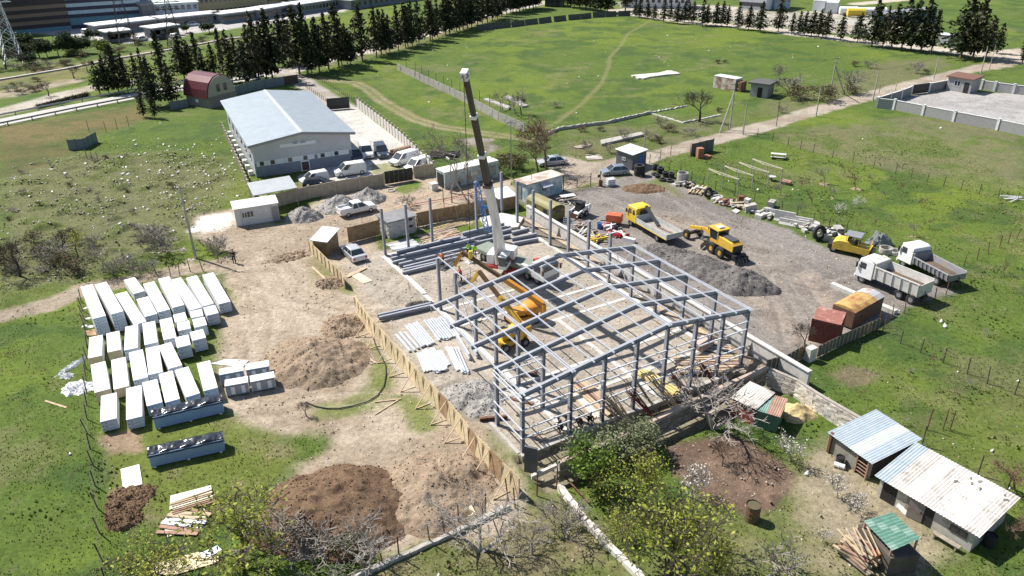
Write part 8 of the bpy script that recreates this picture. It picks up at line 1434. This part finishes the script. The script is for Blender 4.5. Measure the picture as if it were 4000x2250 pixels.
def ribbon(name,pts,w,z,mt,kind='structure',h=.06):
 m=MB()
 for a,b in zip(pts[:-1],pts[1:]):d=(b-a).normalized();n=Vector((-d.y,d.x,0))*w/2;m.slab([a-n,b-n,b+n,a+n],z-h,z)
 o=link(name,m.mesh(name,mt));o['kind']=kind;return o
HW=[flat(q0(*p))for p in((-600,1350),(0,1235),(700,1092),(1300,978),(1700,905),(2100,850),(2600,775))]+[flat(q1_(100,740))];ribbon('highway',HW,6.0,.1,mat('pale_asphalt',(.44,.42,.39),.9,var=.1))
def rail(label,off):
 pts=[]
 for a,b in zip(HW[:-2],HW[1:-1]):d=(b-a).normalized();n=Vector((-d.y,d.x,0))*off;pts+=[a+n,b+n]
 t=thing('guard_rail',label,'guard rail',pts[0]);m=MB()
 for a,b in zip(pts[:-1],pts[1:]):m.bar(a-pts[0]+Vector((0,0,.75)),b-pts[0]+Vector((0,0,.75)),.06,.32)
 part('beam',m,GREYM,t);pm=MB().box(-.08,.08,-.08,.08,0,.9).mesh('post',GREYM)
 for a,b in zip(pts[:-1:2],pts[1::2]):
  n=int((b-a).length/4)
  for i in range(n):link('post',pm,t,a-pts[0]+(b-a)*i/n)
rail('steel guard rail on the near side of the highway',-3.6);rail('steel guard rail on the far side of the highway',3.6)
ribbon('railway_track',[flat(q0(*p))for p in((-600,915),(0,808),(650,700),(1200,590),(1800,490),(2270,400))]+[flat(q1_(350,320))],1.1,.35,mat('rail_ballast',(.42,.39,.34),.9,var=.2),h=.4)
def pylon(label,b,h,mt):
 t=thing('lattice_pylon',label,'pylon',flat(b),R(20));m=MB();n=9;S=lambda k:1.9*(1-k/n)**1.2+.35
 for k in range(n):
  z0,z1,s0,s1=h*k/n,h*(k+1)/n,S(k),S(k+1);c=[(-1,-1),(1,-1),(1,1),(-1,1)]
  for i in range(4):p,q=c[i],c[(i+1)%4];m.bar((p[0]*s0,p[1]*s0,z0),(p[0]*s1,p[1]*s1,z1),.13,.13);m.bar((p[0]*s0,p[1]*s0,z0),(q[0]*s1,q[1]*s1,z1),.08,.08);m.bar((q[0]*s0,q[1]*s0,z0),(p[0]*s1,p[1]*s1,z1),.08,.08)
 part('mast',m,mt,t)
 for z in(.72,.85,.97):m=MB();m.bar((-3.4,0,h*z),(3.4,0,h*z),.2,.2);m.bar((-3.4,0,h*z),(0,0,h*z+1),.1,.1);m.bar((3.4,0,h*z),(0,0,h*z+1),.1,.1);part('cross_arm',m,mt,t)
pylon('white lattice pylon at the left picture edge',q0(150,640),22,GALV);pylon('dark lattice pylon before the striped halls',q0(1285,440),26,POST);pylon('slim dark lattice mast right of the dark pylon',q0(1770,470),15,POST)
# people
def person(label,loc,rz,top,legs,pose='stand',helmet=None,name='person'):
 V,E,Rr,Mt=[],[],[],[]
 def ch(pts,par,mi):
  for p,r in pts:V.append(p);Rr.append(r);Mt.append(mi);(E.append((par,len(V)-1))if par is not None else None);par=len(V)-1
  return par
 sq=pose=='squat';hz=.42 if sq else .95;lean=.25 if sq else(.12 if pose=='work' else 0)
 root=ch([((0,0,hz),.15)],None,1);chest=ch([((lean*.5,0,hz+.2),.14),((lean,0,hz+.42),.16)],root,0);neck=ch([((lean*1.3,0,hz+.56),.06)],chest,2);ch([((lean*1.5,0,hz+.66),.10),((lean*1.5+.02,0,hz+.80),.09)],neck,2)
 for s in(-1,1):
  hip=ch([((0,s*.1,hz-.05),.10)],root,1);leg=[((.38,s*.17,.42),.075),((.05,s*.17,.08),.055),((.22,s*.17,.04),.045)]if sq else[((.03,s*.12,.5),.075),((0,s*.12,.09),.055),((.18,s*.14,.04),.045)];ch(leg,hip,1)
  sh=ch([((lean,s*.2,hz+.46),.075)],chest,0);arm=[((lean+.12,s*.25,hz+.2),.055),((lean+.38,s*.15,hz+.18),.045),((lean+.47,s*.14,hz+.18),.04)]if pose!='stand' else[((lean,s*.26,hz+.2),.055),((lean+.14,s*.16,hz+.12),.045),((lean+.2,s*.1,hz+.15),.04)];ch(arm[:2],sh,0);ch(arm[2:],len(V)-1,2)
 me=bpy.data.meshes.new('p');me.from_pydata(V,E,[]);o=bpy.data.objects.new('p',me);COL.objects.link(o);md=o.modifiers.new('s','SKIN');o.modifiers.new('u','SUBSURF').levels=1
 for i,sv in enumerate(me.skin_vertices[0].data):sv.radius=(Rr[i],Rr[i]);sv.use_root=i==0
 bpy.context.view_layer.update();bm_=bpy.data.meshes.new_from_object(o.evaluated_get(bpy.context.evaluated_depsgraph_get()));bpy.data.objects.remove(o);bm_.materials.clear()
 for x in(top,legs,mat('skin',(.42,.25,.18),.6)):bm_.materials.append(x)
 A=np.array(V);mi=[Mt[int(np.argmin(((A-np.array(p.center))**2).sum(1)))]for p in bm_.polygons];bm_.polygons.foreach_set('material_index',mi);bm_.polygons.foreach_set('use_smooth',[True]*len(mi));t=thing(name,label,'person',loc,rz);link('body',bm_,t)
 m=MB();c=Vector((lean*1.5+.0,0,hz+.80));rr=.125 if helmet else .108
 for k in range(3):z0,z1=c.z+k*.045-.02,c.z+(k+1)*.045-.02;m.tube((c.x-.01,0,z0),(c.x-.01,0,z1),rr*(1-.12*k*k/2),10,rr*(1-.12*(k+1)**2/2))
 part('helmet' if helmet else 'hair',m,helmet or mat('dark_hair',(.02,.016,.012),.7),t,True);return t
CL=lambda n,c:mat(n,c,.85,var=.1);DK,NV,RDV,GRV_,ORV=CL('black_cloth',(.02,.02,.022)),CL('navy_cloth',(.03,.035,.06)),CL('red_vest',(.62,.07,.08)),CL('green_vest',(.28,.62,.06)),CL('orange_vest',(.72,.16,.03));HY,HB_,HO=mat('yellow_helmet',(.75,.55,.03),.4),mat('blue_helmet',(.03,.16,.5),.4),mat('orange_helmet',(.75,.2,.03),.4)
person('person in black standing on the dirt road',flat(g(0,1,2362,1205)),R(-80),DK,DK)
person('worker with yellow helmet and red vest in the nearer lift basket',bk2+Vector((-.35,.0,.07)),R(190),RDV,NV,'work',HY);person('worker with orange vest in the farther lift basket',bk1+Vector((-.4,.0,.07)),R(180),ORV,NV,'work',HB_)
person('worker in green vest behind the crane carrier, left one',flat(g(1,1,2135,1165))+Vector((0,0,.45)),R(-60),GRV_,DK,'work',HB_);person('worker in green vest behind the crane carrier, right one',flat(g(1,1,2205,1180))+Vector((0,0,.45)),R(-100),GRV_,NV,'work',HB_)
k5=lambda x,y:G(1840+x/2.079,1500+y/2.079)
for i,(x,y,lb)in enumerate(((775,420,'leftmost of the four'),(840,395,'second from the left of the four'),(930,370,'third from the left of the four'),(1000,350,'rightmost of the four'))):person('worker in dark clothes crouching at the front plinth, '+lb,flat(k5(x,y))+HV*.6,HALL_YAW+R(120+i*40),DK if i%2 else CL('dark_red_cloth',(.06,.025,.025)),DK,'squat')
